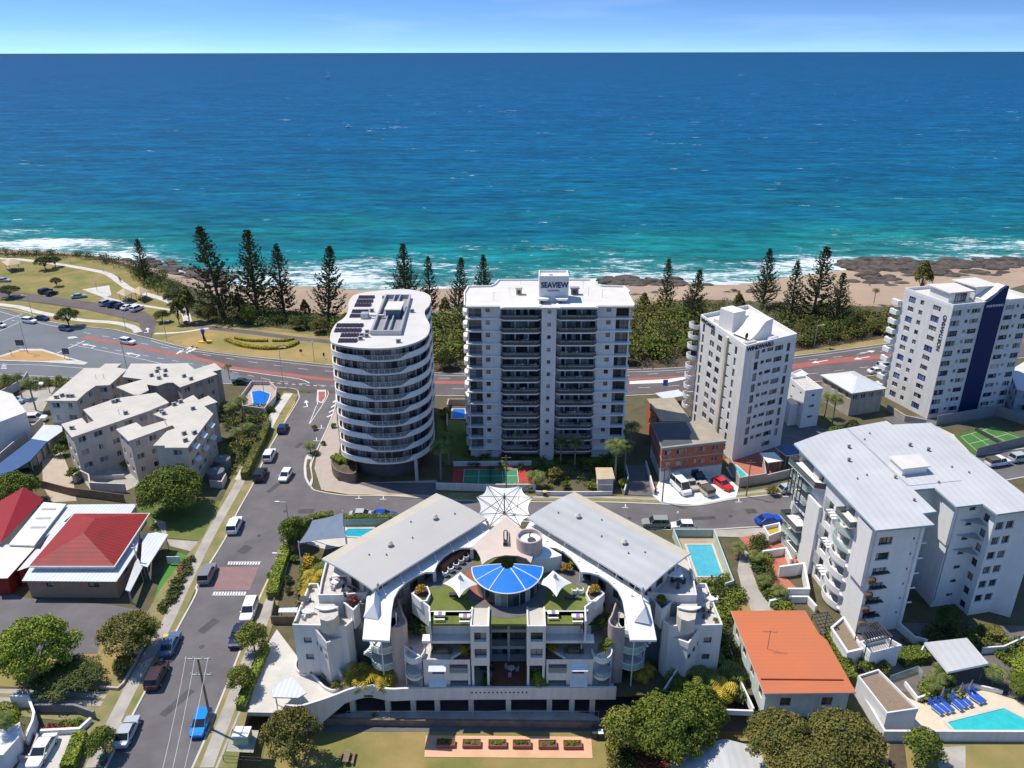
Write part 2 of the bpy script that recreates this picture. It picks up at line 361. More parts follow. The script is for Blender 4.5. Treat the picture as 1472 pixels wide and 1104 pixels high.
c3 = noi(0.03, 0.45, 1.6, 7, 0.72, 55); cap2 = mth('MULTIPLY', mr(c3, 0.67, 0.70, 0, 0.8), mr(A.outputs['Fac'], 200, 500))
foam = mth('MAXIMUM', foam1, mth('MAXIMUM', mth('MULTIPLY', cap, mr(A.outputs['Fac'], 700, 1800, 1, 0)), cap2))
chop = noi(0.09, 0.6, 1.8, 7, 0.66, 3)
sw2 = noi(0.012, 0.45, 2.2, 6, 0.62, 13)
ch = mth('MULTIPLY', mr(chop, 0.3, 0.7, 0.5, 1.5, False), mth('MULTIPLY', mr(sw2, 0.3, 0.7, 0.84, 1.16, False), mth('MULTIPLY', mr(noi(0.035, 0.35, 1.7, 7, 0.7, 33), 0.3, 0.7, 0.74, 1.26, False), mr(noi(0.22, 0.45, 1.4, 5, 0.7, 61), 0.3, 0.7, 0.7, 1.3, False))))
vm = nn.new('ShaderNodeVectorMath'); vm.operation = 'SCALE'; l(ramp.outputs[0], vm.inputs[0]); l(ch, vm.inputs['Scale'])
mi = nn.new('ShaderNodeMix'); mi.data_type = 'RGBA'; l(foam, mi.inputs['Factor']); l(vm.outputs[0], mi.inputs['A']); mi.inputs['B'].default_value = (0.72, 0.75, 0.76, 1)
l(mi.outputs['Result'], b.inputs['Base Color'])
l(mr(foam, 0, 1, 0.42, 0.9, False), b.inputs['Roughness']); b.inputs['Specular IOR Level'].default_value = 0.04
bp = nn.new('ShaderNodeBump'); bp.inputs['Distance'].default_value = 1.4; bp.inputs['Strength'].default_value = 0.55; l(mth('ADD', chop, mth('MULTIPLY', noi(0.5, 0.6, 1.6, 4, 0.6, 20), 0.25)), bp.inputs['Height']); l(bp.outputs[0], b.inputs['Normal'])
sea_o.data.materials.append(m)
# base ground: everything landward, with the sunken back lot cut out (front right)
LOTZ = -3.8
lx0 = P(338, 1040)[0]; lx1 = P(1112, 1030)[0]; lyA = 79.2
base = [(c[0], c[1]) for c in COAST]
g = [(base[0][0], -40)]+[(lx0, -40), (lx0, lyA), (lx1, lyA), (lx1, -40)]+[(base[-1][0], -40)]+base[::-1]
mb = MB(); mb.prism(g, -0.3, 0.0, bot=False); struct('ground', mb, M('garden_ground', (0.13, 0.10, 0.06), scale=0.35, c2=(0.07, 0.075, 0.03), rough=0.95))
mb = MB(); mb.prism([(lx0-1, -40), (lx1+1, -40), (lx1+1, 100), (lx0-1, 100)], LOTZ-0.3, LOTZ, bot=False); struct('back_lot_grass', mb, GRASS)
mb = MB(); mb.wall([(lx0, -40), (lx0, lyA)], 0.3, LOTZ, 0.12); mb.wall([(lx1, -40), (lx1, lyA)], 0.3, LOTZ, 0.1); struct('retaining_bank', mb, CONC)
# ---- roads
ESP_T = [(-260, 425), (0, 443), (68, 462), (125, 470), (163, 474), (196, 482), (217, 487), (272, 501), (335, 510), (400, 517), (475, 525), (560, 532), (645, 537), (770, 537), (900, 532), (1000, 527), (1142, 512), (1284, 493), (1400, 480), (1700, 452)]
ESP_B = [(-260, 525), (0, 540), (105, 546), (240, 551), (340, 551), (400, 556), (432, 560), (480, 563), (560, 566), (645, 567), (770, 568), (900, 567), (1000, 561), (1142, 550), (1290, 534), (1400, 520), (1700, 490)]
et = spline(PP(ESP_T), 5); eb = spline(PP(ESP_B), 5)
wsheet('esplanade_road', et+eb[::-1], ASPHM, 0.02)
sheet('intersection_road', [(-260, 426), (0, 444), (68, 463), (125, 471), (163, 475), (196, 483), (217, 488), (250, 497), (330, 535), (390, 556), (340, 551), (105, 546), (0, 540), (-260, 525)], ASPHB, 0.035)
sheet('coast_road', [(-260, 400), (-60, 412), (33, 420), (103, 430), (160, 439), (209, 448), (226, 462), (222, 474), (215, 488), (197, 483), (203, 474), (201, 464), (174, 456), (122, 444), (73, 436), (33, 432), (-60, 424), (-260, 412)], ASPHM, 0.028)
sheet('parking_bays', [(150, 434), (175, 430), (215, 440), (209, 448), (160, 439)], ASPHM, 0.024)
KL = [(429, 566), (429, 575), (409, 608), (384, 651), (366, 692), (340, 739), (323, 776), (285, 838), (282, 854), (255, 905), (209, 994), (190, 1030), (152, 1104), (110, 1190)]
KR = [(483, 566), (482, 585), (472, 612), (461, 636), (452, 656), (447, 672), (447, 700), (464, 708), (502, 713), (559, 713), (603, 716), (640, 719), (758, 722), (858, 722), (950, 725), (1002, 727), (1059, 717), (1140, 707), (1260, 682), (1406, 655), (1472, 645), (1650, 622)]
KB = [(240, 1190), (277, 1104), (294, 1065), (318, 1005), (345, 937), (370, 868), (393, 817), (405, 786), (425, 762), (450, 750), (500, 747), (560, 747), (640, 748), (758, 750), (858, 756), (930, 760), (994, 763), (1086, 758), (1130, 757), (1220, 742), (1330, 716), (1440, 692), (1520, 678), (1650, 655)]
kl, kr, kb = spline(PP(KL), 4), spline(PP(KR), 4), spline(PP(KB), 4)
wsheet('side_street', kl[::1]+kb+kr[::-1], ASPH, 0.024)
sheet('brick_speed_hump', [(315, 815), (372, 815), (359, 848), (306, 848)], BRICKP, 0.045)
def kerb(name, pts, h=0.13, wd=0.28): mb = MB(); mb.wall(pts, wd, 0.0, h); struct(name, mb, CONCP)
kerb('kerb_street_west', kl); kerb('kerb_street_east', kb); kerb('kerb_side_road', kr); kerb('kerb_coast_side', et)
kerb('kerb_esplanade_lower', spline(PP([(-260, 526), (0, 541), (105, 547), (240, 552), (340, 552), (398, 557), (425, 560), (429, 566)]), 4))
kerb('kerb_esplanade_towers', spline(PP([(483, 566), (560, 568), (645, 569), (770, 570), (900, 569), (1000, 563), (1142, 552), (1290, 536), (1400, 522), (1700, 492)]), 4))
# footpaths and verges
def strip(name, pts, wd, mat, z=0.1): mb = MB(); mb.wall(spline(PP(pts), 4), wd, z-0.09, z); return struct(name, mb, mat)
strip('coast_path', [(-200, 368), (0, 372), (43, 375), (90, 381), (130, 388), (155, 394), (174, 407), (190, 417), (231, 429), (253, 439), (266, 450), (270, 464)], 2.6, CONCP, 0.09)
strip('coast_path_branch', [(150, 428), (190, 437), (240, 445), (262, 450)], 1.6, CONCP, 0.094)
strip('esplanade_footpath', [(-200, 424), (0, 438), (50, 448), (90, 456), (122, 461), (163, 464), (190, 470), (199, 478)], 2.4, CONCP, 0.09)
strip('tower_park_path', [(262, 463), (300, 471), (360, 478), (420, 486), (480, 492)], 2.8, ASPHM, 0.09)
strip('tower_park_path_link', [(222, 480), (260, 478), (300, 472)], 1.4, CONCP, 0.096)
sheet('park_grass', [(-400, 372), (0, 366), (120, 369), (185, 384), (235, 405), (270, 452), (300, 462), (480, 480), (480, 526), (400, 517), (272, 501), (217, 488), (226, 462), (209, 448), (130, 434), (33, 421), (-400, 395)], GRASS, 0.05)
sheet('park_verge', [(-400, 408), (-60, 424), (33, 433), (122, 445), (174, 457), (201, 465), (202, 474), (196, 482), (163, 474), (125, 470), (68, 462), (0, 443), (-400, 415)], GRASS, 0.05)
sheet('dry_park_lawn', [(226, 490), (300, 468), (480, 484), (480, 524), (400, 516), (300, 504)], GRASSD, 0.06)
sheet('basketball_slab', [(118, 416), (157, 410), (160, 424), (150, 428)], CONCP, 0.075)
sheet('verge_behind_towers', [(475, 480), (1180, 470), (1300, 470), (1500, 455), (1500, 468), (1284, 492), (1142, 511), (1000, 526), (900, 531), (770, 536), (645, 536), (475, 524)], DIRT, 0.045)
sheet('sunny_verge', [(1142, 506), (1284, 484), (1400, 470), (1400, 479), (1284, 492), (1142, 511)], GRASSD, 0.06)
mb = MB(); mb.prism(PP([(0, 512), (30, 502), (60, 502), (105, 516), (127, 522), (121, 525), (60, 521), (0, 519)]), 0.02, 0.15); struct('traffic_island', mb, CONCP)
sheet('traffic_island_grass', [(0, 513), (30, 504), (60, 504), (103, 517), (60, 519), (0, 517)], M('burnt_grass', (0.48, 0.27, 0.10), scale=0.2, c2=(0.36, 0.22, 0.08)), 0.17)
for nm, pts in (('median_nose', [(97, 485), (108, 484), (113, 486), (99, 488)]), ('median_splitter', [(456, 561), (469, 561), (469, 571), (464, 581), (455, 578)])):
 mb = MB(); mb.prism(PP(pts), 0.02, 0.16); struct(nm, mb, CONCP)
sheet('median_splitter_infill', [(458, 563), (467, 563), (467, 571), (462, 578), (458, 576)], REDLANE, 0.175)
# red median lane
rl = [(108, 486), (120, 485), (160, 492), (217, 503), (298, 519), (335, 529), (400, 537), (475, 546), (560, 549), (640, 550), (760, 549), (900, 546), (1000, 541), (1142, 527), (1284, 512), (1400, 497), (1700, 468)]
mb = MB(); q = spline(PP(rl), 4); mb.wall(q[4:50], 1.9, 0.03, 0.05); struct('red_median_lane', mb, REDLANE)
sheet('red_turning_lane', [(1000, 536), (1142, 523), (1200, 515), (1284, 508), (1400, 494), (1700, 464), (1700, 468), (1400, 499), (1284, 514), (1200, 522), (1142, 530), (1000, 544)], REDLANE, 0.05)
sheet('painted_median', [(905, 548), (960, 545), (990, 541), (990, 544), (960, 550), (905, 552)], MARK, 0.055)
# road markings: one object per road
mk = MB()
def line(pts, wd=0.15, z=0.06, m_=mk, mi=0): m_.wall(PP(pts) if len(pts) == 2 else spline(PP(pts), 3), wd, z-0.02, z, mi)
def dash(pts, dl, gap, wd=0.14, z=0.06, m_=mk):
 q = spline(PP(pts), 8); acc = 0; on = True; seg = [q[0]]
 for a, c in zip(q, q[1:]):
  d = math.dist(a, c); pos = 0
  while pos < d:
   need = (dl if on else gap)-acc; step = min(need, d-pos); pos += step; acc += step
   pt = (a[0]+(c[0]-a[0])*pos/d, a[1]+(c[1]-a[1])*pos/d)
   if on: seg.append(pt)
   if acc >= (dl if on else gap)-1e-6:
    if on and len(seg) > 1: m_.wall([seg[0], seg[-1]], wd, z-0.02, z)
    on = not on; acc = 0; seg = [pt]
line([(0, 448), (68, 467), (120, 474)]); line([(217, 490), (272, 504), (400, 520), (475, 528)])
line([(475, 528), (645, 540), (900, 535), (1000, 530), (1142, 515), (1284, 496), (1400, 482)])
dash([(120, 478), (217, 496), (300, 511), (400, 526), (475, 534), (645, 544), (900, 540), (1142, 520), (1284, 503), (1400, 489)], 3, 5)
dash([(110, 492), (190, 508), (280, 524), (340, 536), (400, 548), (475, 555)], 2.4, 3)
dash([(475, 555), (645, 559), (900, 558), (1000, 552), (1142, 540), (1284, 523), (1400, 508)], 3, 5)
line([(100, 495), (160, 507), (220, 520), (260, 530)]); line([(82, 508), (122, 490)], 0.35); line([(0, 464), (33, 451)], 0.3); line([(0, 476), (33, 461)], 0.2)
line([(0, 538), (60, 541), (105, 543)]); line([(0, 524), (60, 525), (125, 530)])
line([(330, 531), (380, 538), (430, 545), (445, 551)], 0.25); dash([(340, 545), (400, 551), (475, 556)], 1.0, 1.0, 0.25)
for k in range(7): line([(4-k*1.0, 523.5+k*2.0), (9+k*0.2, 524+k*2.0)], 0.35) if k < 4 else None
for (x, y) in ((262, 505), (270, 502), (276, 504)):
 for k in range(3): line([(x-8+k*5, y+4-k*2), (x-2+k*5, y-1-k*2)], 0.5)
def arrow(x, y, dx, dy, s=1.0, hook=0):
 a = P(x, y); bq = P(x+dx, y+dy); v = Vector((bq[0]-a[0], bq[1]-a[1])).normalized(); nv = Vector((-v.y, v.x)); o = Vector(a[:2])
 f = lambda t, k: tuple(o+v*t*s+nv*k*s)
 mk.prism([f(0, -.12), f(2.4, -.12), f(2.4, .12), f(0, .12)], 0.04, 0.06); mk.prism([f(2.4, -.55), f(3.8, 0), f(2.4, .55)], 0.04, 0.06)
 if hook: mk.prism([f(0, .12), f(0, hook), f(.3, hook), f(.3, .12)], 0.04, 0.06)
for a in ((138, 498, -12, -2, 1.5, .9), (202, 511, -12, -2, 1.5, .9), (213, 478, -1, -5, 1.3, .9), (442, 585, -2, -8, 1.1, .9), (1174, 502, 6, 0, 1.5, 0), (1236, 508, 6, -1, 1.5, 0), (1190, 518, -6, 1, 1.5, 0), (1250, 513, -6, 1, 1.5, 0)): arrow(*a)
struct('esplanade_markings', mk, MARK)
mk = MB()
for (x0, x1, y, dy) in ((328, 375, 808, 4), (305, 353, 856, -5)):
 line([(x0, y), (x1, y)], 0.16, m_=mk)
 for k in range(12): x = x0+(x1-x0)*(k+.5)/12; line([(x, y), (x-1.5*dy/4, y+dy)], 0.3, m_=mk)
line([(456, 582), (461, 561)], 0.2, m_=mk); line([(455, 583), (444, 611)], 0.15, m_=mk); line([(444, 611), (470, 572), (471, 562)], 0.15, m_=mk)
for k in range(4): line([(470+k*3, 600-k*7), (482, 594-k*6)], 0.45, m_=mk)
for (x, y) in ((462, 616), (455, 634), (516, 717), (551, 718), (464, 748), (560, 745), (899, 730), (1062, 722), (1130, 714)):
 line([(x, y-5), (x, y)], 0.16, m_=mk); line([(x-5, y), (x+4, y)], 0.16, m_=mk)
struct('street_markings', mk, MARK)
mk = MB()
for pts in ([(398, 806), (405, 785)], [(372, 861), (393, 817)], [(409, 605), (425, 578)], [(467, 706), (520, 711), (600, 714)]): line(pts, 0.16, 0.142, m_=mk)
struct('yellow_kerb_lines', mk, YELP)
rs = random.Random(3); PATM = M('patched_asphalt', (.07, .065, .067), var=.2, scale=.5); mk = MB(); mh = MB(); oil = MB()
for (x, y, l1, w1, a) in ((300, 900, 3.2, 1.4, 1.1), (255, 1010, 5, 1.1, 1.1), (352, 790, 2.2, 1.8, 1.1), (395, 700, 4.5, 1.0, 1.2), (440, 735, 3, 1.6, 0), (620, 735, 6, .9, 0), (860, 742, 2.5, 1.5, 0), (1010, 745, 5, 1.0, .1), (1080, 735, 2, 1.6, .1), (430, 640, 2.6, 1.2, 1.2), (1200, 710, 4, 1, .3), (330, 1060, 1, 1, 0)): q = P(x, y); mk.obox(q[0], q[1], .03, .036, l1, w1, a)
for (x, y) in ((290, 930), (410, 735), (700, 736), (905, 745), (1050, 742), (372, 770)): q = P(x, y); mh.tube((q[0], q[1], .03), (q[0], q[1], .042), .38, .38, 14)
struct('road_patches', mk, PATM); struct('manhole_covers', mh, METAL)
# street edges
sheet('west_verge', [(429, 567), (409, 608), (384, 651), (366, 692), (340, 739), (323, 776), (285, 838), (255, 905), (209, 994), (152, 1104), (96, 1104), (156, 994), (197, 905), (236, 838), (292, 770), (318, 720), (345, 665), (385, 600), (408, 562)], VERGE, 0.09)
strip('west_footpath', [(413, 566), (396, 592), (374, 634), (352, 680), (335, 712), (303, 768), (268, 838), (236, 905), (186, 994), (133, 1104)], 1.8, CONC, 0.11)
strip('west_footpath_shaded', [(415, 566), (397, 593), (372, 640), (345, 690)], 2.2, CONCP, 0.114)
sheet('east_verge', [(405, 787), (393, 818), (370, 869), (345, 938), (318, 1006), (277, 1104), (340, 1104), (352, 1040), (372, 960), (398, 880), (405, 830), (418, 790)], VERGE, 0.09)
strip('east_footpath', [(412, 795), (402, 830), (386, 872), (362, 935), (333, 1010), (297, 1104)], 1.7, CONC, 0.11)
sheet('corner_forecourt', [(484, 585), (473, 612), (462, 636), (455, 656), (452, 673), (462, 704), (502, 711), (559, 711), (630, 716), (628, 690), (512, 694), (488, 690), (484, 670), (489, 640), (484, 600)], M('pinkish_paving', (0.42, 0.345, 0.295), scale=0.6, c2=(0.36, 0.30, 0.255)), 0.12)
sheet('tower_driveway', [(510, 694), (628, 694), (632, 712), (560, 709)], ASPH, 0.135)
mb = MB(); mb.prism(spline(PP([(441, 655), (437, 668), (438, 687), (446, 700), (450, 690), (447, 668), (449, 655)]), 3, True), 0.02, 0.17); struct('kerb_buildout', mb, CONCP)
sheet('kerb_buildout_soil', [(442, 660), (440, 670), (441, 686), (445, 694), (448, 686), (445, 668), (447, 660)], DIRT, 0.19)
sheet('north_footpath', [(630, 707), (760, 711), (860, 711), (950, 714), (1010, 718), (1060, 707), (1140, 697), (1260, 672), (1406, 646), (1650, 610), (1650, 621), (1406, 654), (1260, 681), (1140, 706), (1059, 716), (1002, 726), (950, 724), (858, 721), (640, 718)], VERGE, 0.09)
sheet('north_footpath_slab', [(760, 713), (860, 713), (950, 716), (1010, 720), (1060, 709), (1140, 699), (1260, 674), (1260, 677), (1140, 702), (1060, 712), (1010, 723), (950, 719), (860, 716), (760, 716)], CONC, 0.11)
sheet('white_forecourt', [(948, 690), (1040, 682), (1062, 700), (1058, 715), (1002, 726), (951, 723), (938, 712)], M('white_concrete', (0.60, 0.60, 0.58), scale=0.4, var=0.08), 0.12)
sheet('dark_driveway', [(897, 668), (932, 668), (940, 713), (898, 711)], ASPH, 0.115)
sheet('south_footpath', [(990, 764), (1086, 759), (1130, 758), (1150, 768), (1060, 772), (995, 770)], CONC, 0.1)
# ================================================================ BUILDINGS
WM = {}
FRW = M('white_window_frame', (0.66, 0.66, 0.64), var=0.03); FRD = M('dark_window_frame', (0.035, 0.035, 0.04), var=0.1, rough=0.5); FRB = M('blue_window_surround', (0.03, 0.10, 0.30), var=0.1); FRG = M('green_door_frame', (0.03, 0.22, 0.18), var=0.1)
def win_geo(w_, h_, n=2, rows=1, t=0.06, hood=0):
 mb = MB(); d = 0.09
 mb.box(0, 0, 0, w_, d, t); mb.box(0, 0, h_-t, w_, d, h_); mb.box(0, 0, t, t, d, h_-t); mb.box(w_-t, 0, t, w_, d, h_-t)
 for k in range(1, n): x = w_*k/n; mb.box(x-t*.45, 0.01, t, x+t*.45, d-.01, h_-t)
 for k in range(1, rows): z = h_*k/rows; mb.box(t, 0.012, z-t*.4, w_-t, d-.012, z+t*.4)
 for k in range(n):
  a, c = w_*k/n, w_*(k+1)/n; mb.quad((a, .06, t*.5), (c, .06, t*.5), (c, .06, h_-t*.5), (a, .06, h_-t*.5), 1)
 if hood: mb.box(-hood*.6, -.12, -hood*.6, w_+hood*.6, 0.0, 0.0); mb.box(-hood*.6, -.12, h_, w_+hood*.6, 0, h_+hood*.6); mb.box(-hood*.6, -.12, 0, 0, 0, h_); mb.box(w_, -.12, 0, w_+hood*.6, 0, h_)
 return mb
class Bld:
 def __init__(s, name, label, cat, loc, group=None):
  s.root = thing(name, label, cat, loc, group); s.w = []; s.o = Vector(loc)
 def win(s, pos, ang, w_, h_, n=2, rows=1, fr=None, gl=None, nm='window', t=0.06, hood=0):
  s.w.append((w_*h_/max(1, pos[1])**2, pos, ang, round(w_, 2), round(h_, 2), n, rows, fr or FRD, gl or GLASS, nm, t, hood))
 def finish(s, cap=100):
  byn = {}
  for x in s.w: byn.setdefault(x[9], []).append(x)
  for nm, lst in byn.items():
   lst.sort(key=lambda q: -q[0])
   for (_, pos, ang, w_, h_, n, rows, fr, gl, nm, t, hood) in lst[:cap]:
    key = (w_, h_, n, rows, fr.name, gl.name, t, hood)
    if key not in WM: WM[key] = win_geo(w_, h_, n, rows, t, hood).build(nm, [fr, gl], s.root, world=False).data; ob = bpy.data.objects[-1] if False else [c for c in s.root.children if c.data == WM[key]][0]
    else: ob = bpy.data.objects.new(nm, WM[key]); COL.objects.link(ob); ob.parent = s.root
    ob.location = Vector(pos)-s.o; ob.rotation_euler.z = ang
   if len(lst) > cap:
    mb = MB()
    for (_, pos, ang, w_, h_, n, rows, fr, gl, nm, t, hood) in lst[cap:]:
     g_ = win_geo(w_, h_, n, rows, t, hood); c, sn = math.cos(ang), math.sin(ang)
     o = len(mb.v); mb.v += [(pos[0]+c*x-sn*y, pos[1]+sn*x+c*y, pos[2]+z) for x, y, z in g_.v]; mb.f += [tuple(i+o for i in f) for f in g_.f]; mb.m += g_.m
    mb.build(nm+'_rows', [lst[-1][7], lst[-1][8]], s.root, kind='stuff')
 def facade(s, mb, p0, p1, z0, z1, ops=(), mi=0, off=0.0):
  """wall from p0 to p1 (outside on the right hand), with real openings (s0,s1,za,zb,depth,kwargs)"""
  p0 = Vector(p0[:2]); p1 = Vector(p1[:2]); d = (p1-p0); Ln = d.length; d.normalize(); nr = Vector((d.y, -d.x)); p0 = p0+nr*off
  ang = math.atan2(d.y, d.x)
  ops = [(max(0.02, a), min(Ln-.02, b_), za, zb, dp, kw) for a, b_, za, zb, dp, kw in ops]
  xs = sorted({0, Ln, *[round(o[0], 4) for o in ops], *[round(o[1], 4) for o in ops]}); zs = sorted({z0, z1, *[round(o[2], 4) for o in ops], *[round(o[3], 4) for o in ops]})
  pt = lambda x, z, y=0: (p0.x+d.x*x-nr.x*y, p0.y+d.y*x-nr.y*y, z)
  for i in range(len(xs)-1):
   j = 0
   while j < len(zs)-1:
    def blocked(jj): cx, cz = (xs[i]+xs[i+1])/2, (zs[jj]+zs[jj+1])/2; return any(o[0] < cx < o[1] and o[2] < cz < o[3] for o in ops)
    if blocked(j): j += 1; continue
    k = j
    while k < len(zs)-1 and not blocked(k): k += 1
    mb.quad(pt(xs[i], zs[j]), pt(xs[i+1], zs[j]), pt(xs[i+1], zs[k]), pt(xs[i], zs[k]), mi); j = k
  for a, c, za, zb, dp, kw in ops:
   kw = dict(kw)
   mb.quad(pt(a, za), pt(c, za), pt(c, za, dp), pt(a, za, dp), mi); mb.quad(pt(a, zb, dp), pt(c, zb, dp), pt(c, zb), pt(a, zb), mi)
   mb.quad(pt(a, za), pt(a, za, dp), pt(a, zb, dp), pt(a, zb), mi); mb.quad(pt(c, za, dp), pt(c, za), pt(c, zb), pt(c, zb, dp), mi)
   mb.quad(pt(a, za, dp+.12), pt(c, za, dp+.12), pt(c, zb, dp+.12), pt(a, zb, dp+.12), mi)
   if kw.pop('blank', 0): continue
   s.win(pt(a, za, dp), ang, c-a, zb-za, **kw)
  return d, nr, ang
def inset(poly, k):
 p = ccw(poly); n = len(p); out = []
 for i in range(n):
  a, b_, c = Vector(p[i-1]), Vector(p[i]), Vector(p[(i+1) % n]); d1 = (b_-a).normalized(); d2 = (c-b_).normalized()
  n1 = Vector((-d1.y, d1.x)); n2 = Vector((-d2.y, d2.x)); m_ = (n1+n2); m_ = m_.normalized()*min(2.0, 1/max(.35, m_.normalized().dot(n1))); out.append(tuple(b_+m_*k))
 return out
def text(parent, body, size, pos, ang, mat, tilt=math.pi/2, name='lettering', ext=0.04, spin=0, sx=1.0, bold=0.012):
 cu = bpy.data.curves.new(name, 'FONT'); cu.body = body; cu.size = size; cu.extrude = ext; cu.offset = bold*size
 tmp = bpy.data.objects.new('tmp', cu); COL.objects.link(tmp); dg = bpy.context.evaluated_depsgraph_get(); me = bpy.data.meshes.new_from_object(tmp.evaluated_get(dg))
 bpy.data.objects.remove(tmp); me.materials.clear(); me.materials.append(mat); me.name = name
 ob = bpy.data.objects.new(name, me); COL.objects.link(ob); ob.parent = parent; ob.location = Vector(pos)-ORG[parent.name]
 ob.rotation_euler = (Matrix.Rotation(ang, 3, 'Z') @ Matrix.Rotation(tilt, 3, 'X') @ Matrix.Rotation(spin, 3, 'Z')).to_euler(); ob.scale = (sx, 1, 1); return ob
def zat(Y, py, px=736): r = ray(px, py); return CAMH+r[2]/r[1]*Y
def acunit(parent, x, y, z, a=0, s=1.0):
 mb = MB(); mb.obox(x, y, z+.1, z+.75*s, .95*s, .4*s, a); mb.obox(x, y, z, z+.1, .8*s, .3*s, a, 1); c, n = math.cos(a), math.sin(a)
 mb.obox(x-n*.21*s*-1, y-c*.21*s, z+.22, z+.64*s, .5*s, .04, a, 1); return mb.build('air_conditioner', [GALV, METAL], parent)

# ---------------------------------------------------------------- tower with sea-view lettering
Y0 = 144.8; zt = 34.0; zb0 = zat(Y0, 647.5); fl = (zt-zb0)/12
X0, X1 = P(671.0, 440, zt)[0], P(908, 440, zt)[0]; Wd = X1-X0; fx = lambda f: X0+Wd*f
B = Bld('apartment_tower', 'wide white twelve-storey tower with dark balconies and a SEAVIEW roof sign', 'apartment tower', (7.3, 152, 0)); r_ = B.root
wl = MB(); sl = MB(); Yw = Y0+1.0
def frow(k): return zb0+fl*k
opsA = []; opsB = []
segs = [(0.0, 0.205), (0.455, 0.545), (0.795, 1.0)]
for (a, c) in ((0.0, .205), (.795, 1.0)):
 ops = []
 for k in range(12):
  z = frow(k)
  if a == 0: lst = [(.008, .086, .15, 2.25, .9, dict(n=2, rows=2, fr=FRD)), (.112, .138, 1.25, 2.15, .15, dict(n=1))]
  else: lst = [(.912, .992, .15, 2.25, .9, dict(n=3, rows=2, fr=FRD)), (.853, .88, 1.25, 2.15, .15, dict(n=1))]
  for (s0, s1, za, zc, dp, kw) in lst: ops.append(((s0-a)*Wd, (s1-a)*Wd, z+za, z+zc, dp, kw))
 ops2 = [o for o in ops]
 if a == 0: ops2.append((.112*Wd, .138*Wd, 1.4, 2.3, .15, dict(n=1)))
 B.facade(wl, (fx(a), Yw), (fx(c), Yw), 0.0 if a > 0 else 0.0, zt-.35, ops2)
# recessed bays behind the long balconies
for (a, c) in ((.205, .455), (.545, .795)):
 ops = []
 for k in range(12):
  z = frow(k)
  if a < .3: ops += [((.008)*Wd, .084*Wd, z+.12, z+2.3, .12, dict(n=3, rows=1, fr=FRD)), (.094*Wd, .166*Wd, z+.12, z+2.3, .12, dict(n=3, fr=FRD)), (.176*Wd, .244*Wd, z+.12, z+2.3, .12, dict(n=2, fr=FRD))]
  else: ops += [((.04)*Wd, .062*Wd, z+.12, z+2.3, .12, dict(n=1, fr=FRD)), (.072*Wd, .155*Wd, z+.12, z+2.3, .12, dict(n=3, fr=FRD)), (.165*Wd, .245*Wd, z+.12, z+2.3, .12, dict(n=3, fr=FRD))]
 B.facade(wl, (fx(a), Yw+1.3), (fx(c), Yw+1.3), 0.0, zt-.35, ops)
 for q in (a, c): wl.quad((fx(q), Yw, zb0), (fx(q), Yw+1.3, zb0), (fx(q), Yw+1.3, zt-.35), (fx(q), Yw, zt-.35)) if q == c else wl.quad((fx(q), Yw+1.3, zb0), (fx(q), Yw, zb0), (fx(q), Yw, zt-.35), (fx(q), Yw+1.3, zt-.35))
# core shaft in the middle
ops = [(.035*Wd, .057*Wd, frow(k)+1.3, frow(k)+2.1, .2, dict(n=1)) for k in range(12)]
B.facade(wl, (fx(.455), Y0-.3), (fx(.545), Y0-.3), 0, zt-.1, ops)
wl.quad((fx(.455), Yw+1.3, 0), (fx(.455), Y0-.3, 0), (fx(.455), Y0-.3, zt-.1), (fx(.455), Yw+1.3, zt-.1)); wl.quad((fx(.545), Y0-.3, 0), (fx(.545), Yw+1.3, 0), (fx(.545), Yw+1.3, zt-.1), (fx(.545), Y0-.3, zt-.1))
# side and rear walls
back = [(X1, Yw), (X1+.4, 158), (18.8, 158), (17.2, 163), (-2.8, 163), (-4.2, 158), (X0-.6, 158), (X0, Yw)]
for i in range(len(back)-1):
 ops = []
 if i in (0, 6):
  Ls = 13
  for k in range(12):
   for q in (2, 6, 10): ops.append((q-.9, q+.9, frow(k)+.5, frow(k)+2.1, .2, dict(n=2)))
 B.facade(wl, back[i], back[i+1], 0, zt-.35, ops)
wl.build('wall', WHITE, r_)
for k in range(13):
 mb = MB(); z = frow(k)
 mb.prism([(X0-.35, Y0+.45), (fx(.205), Y0+.45), (fx(.205), Yw+1.3), (X0-.35, Yw+1.3)], z-.14, z+.1); mb.prism([(fx(.795), Y0+.45), (X1+.35, Y0+.45), (X1+.35, Yw+1.3), (fx(.795), Yw+1.3)], z-.14, z+.1)
 for (a, c) in ((.2, .455), (.545, .8)):
  mb.prism([(fx(a)+.02, Y0+.4), (fx(a)+.7, Y0-.55), (fx(c)-.7, Y0-.55), (fx(c)-.02, Y0+.4), (fx(c)-.02, Yw+1.28), (fx(a)+.02, Yw+1.28)], z-.15, z+.115)
 mb.build('floor_slab', WHITE2, r_)
BALU = M('brown_balustrade_panel', (0.075, 0.066, 0.055), var=0.15, rough=0.4)
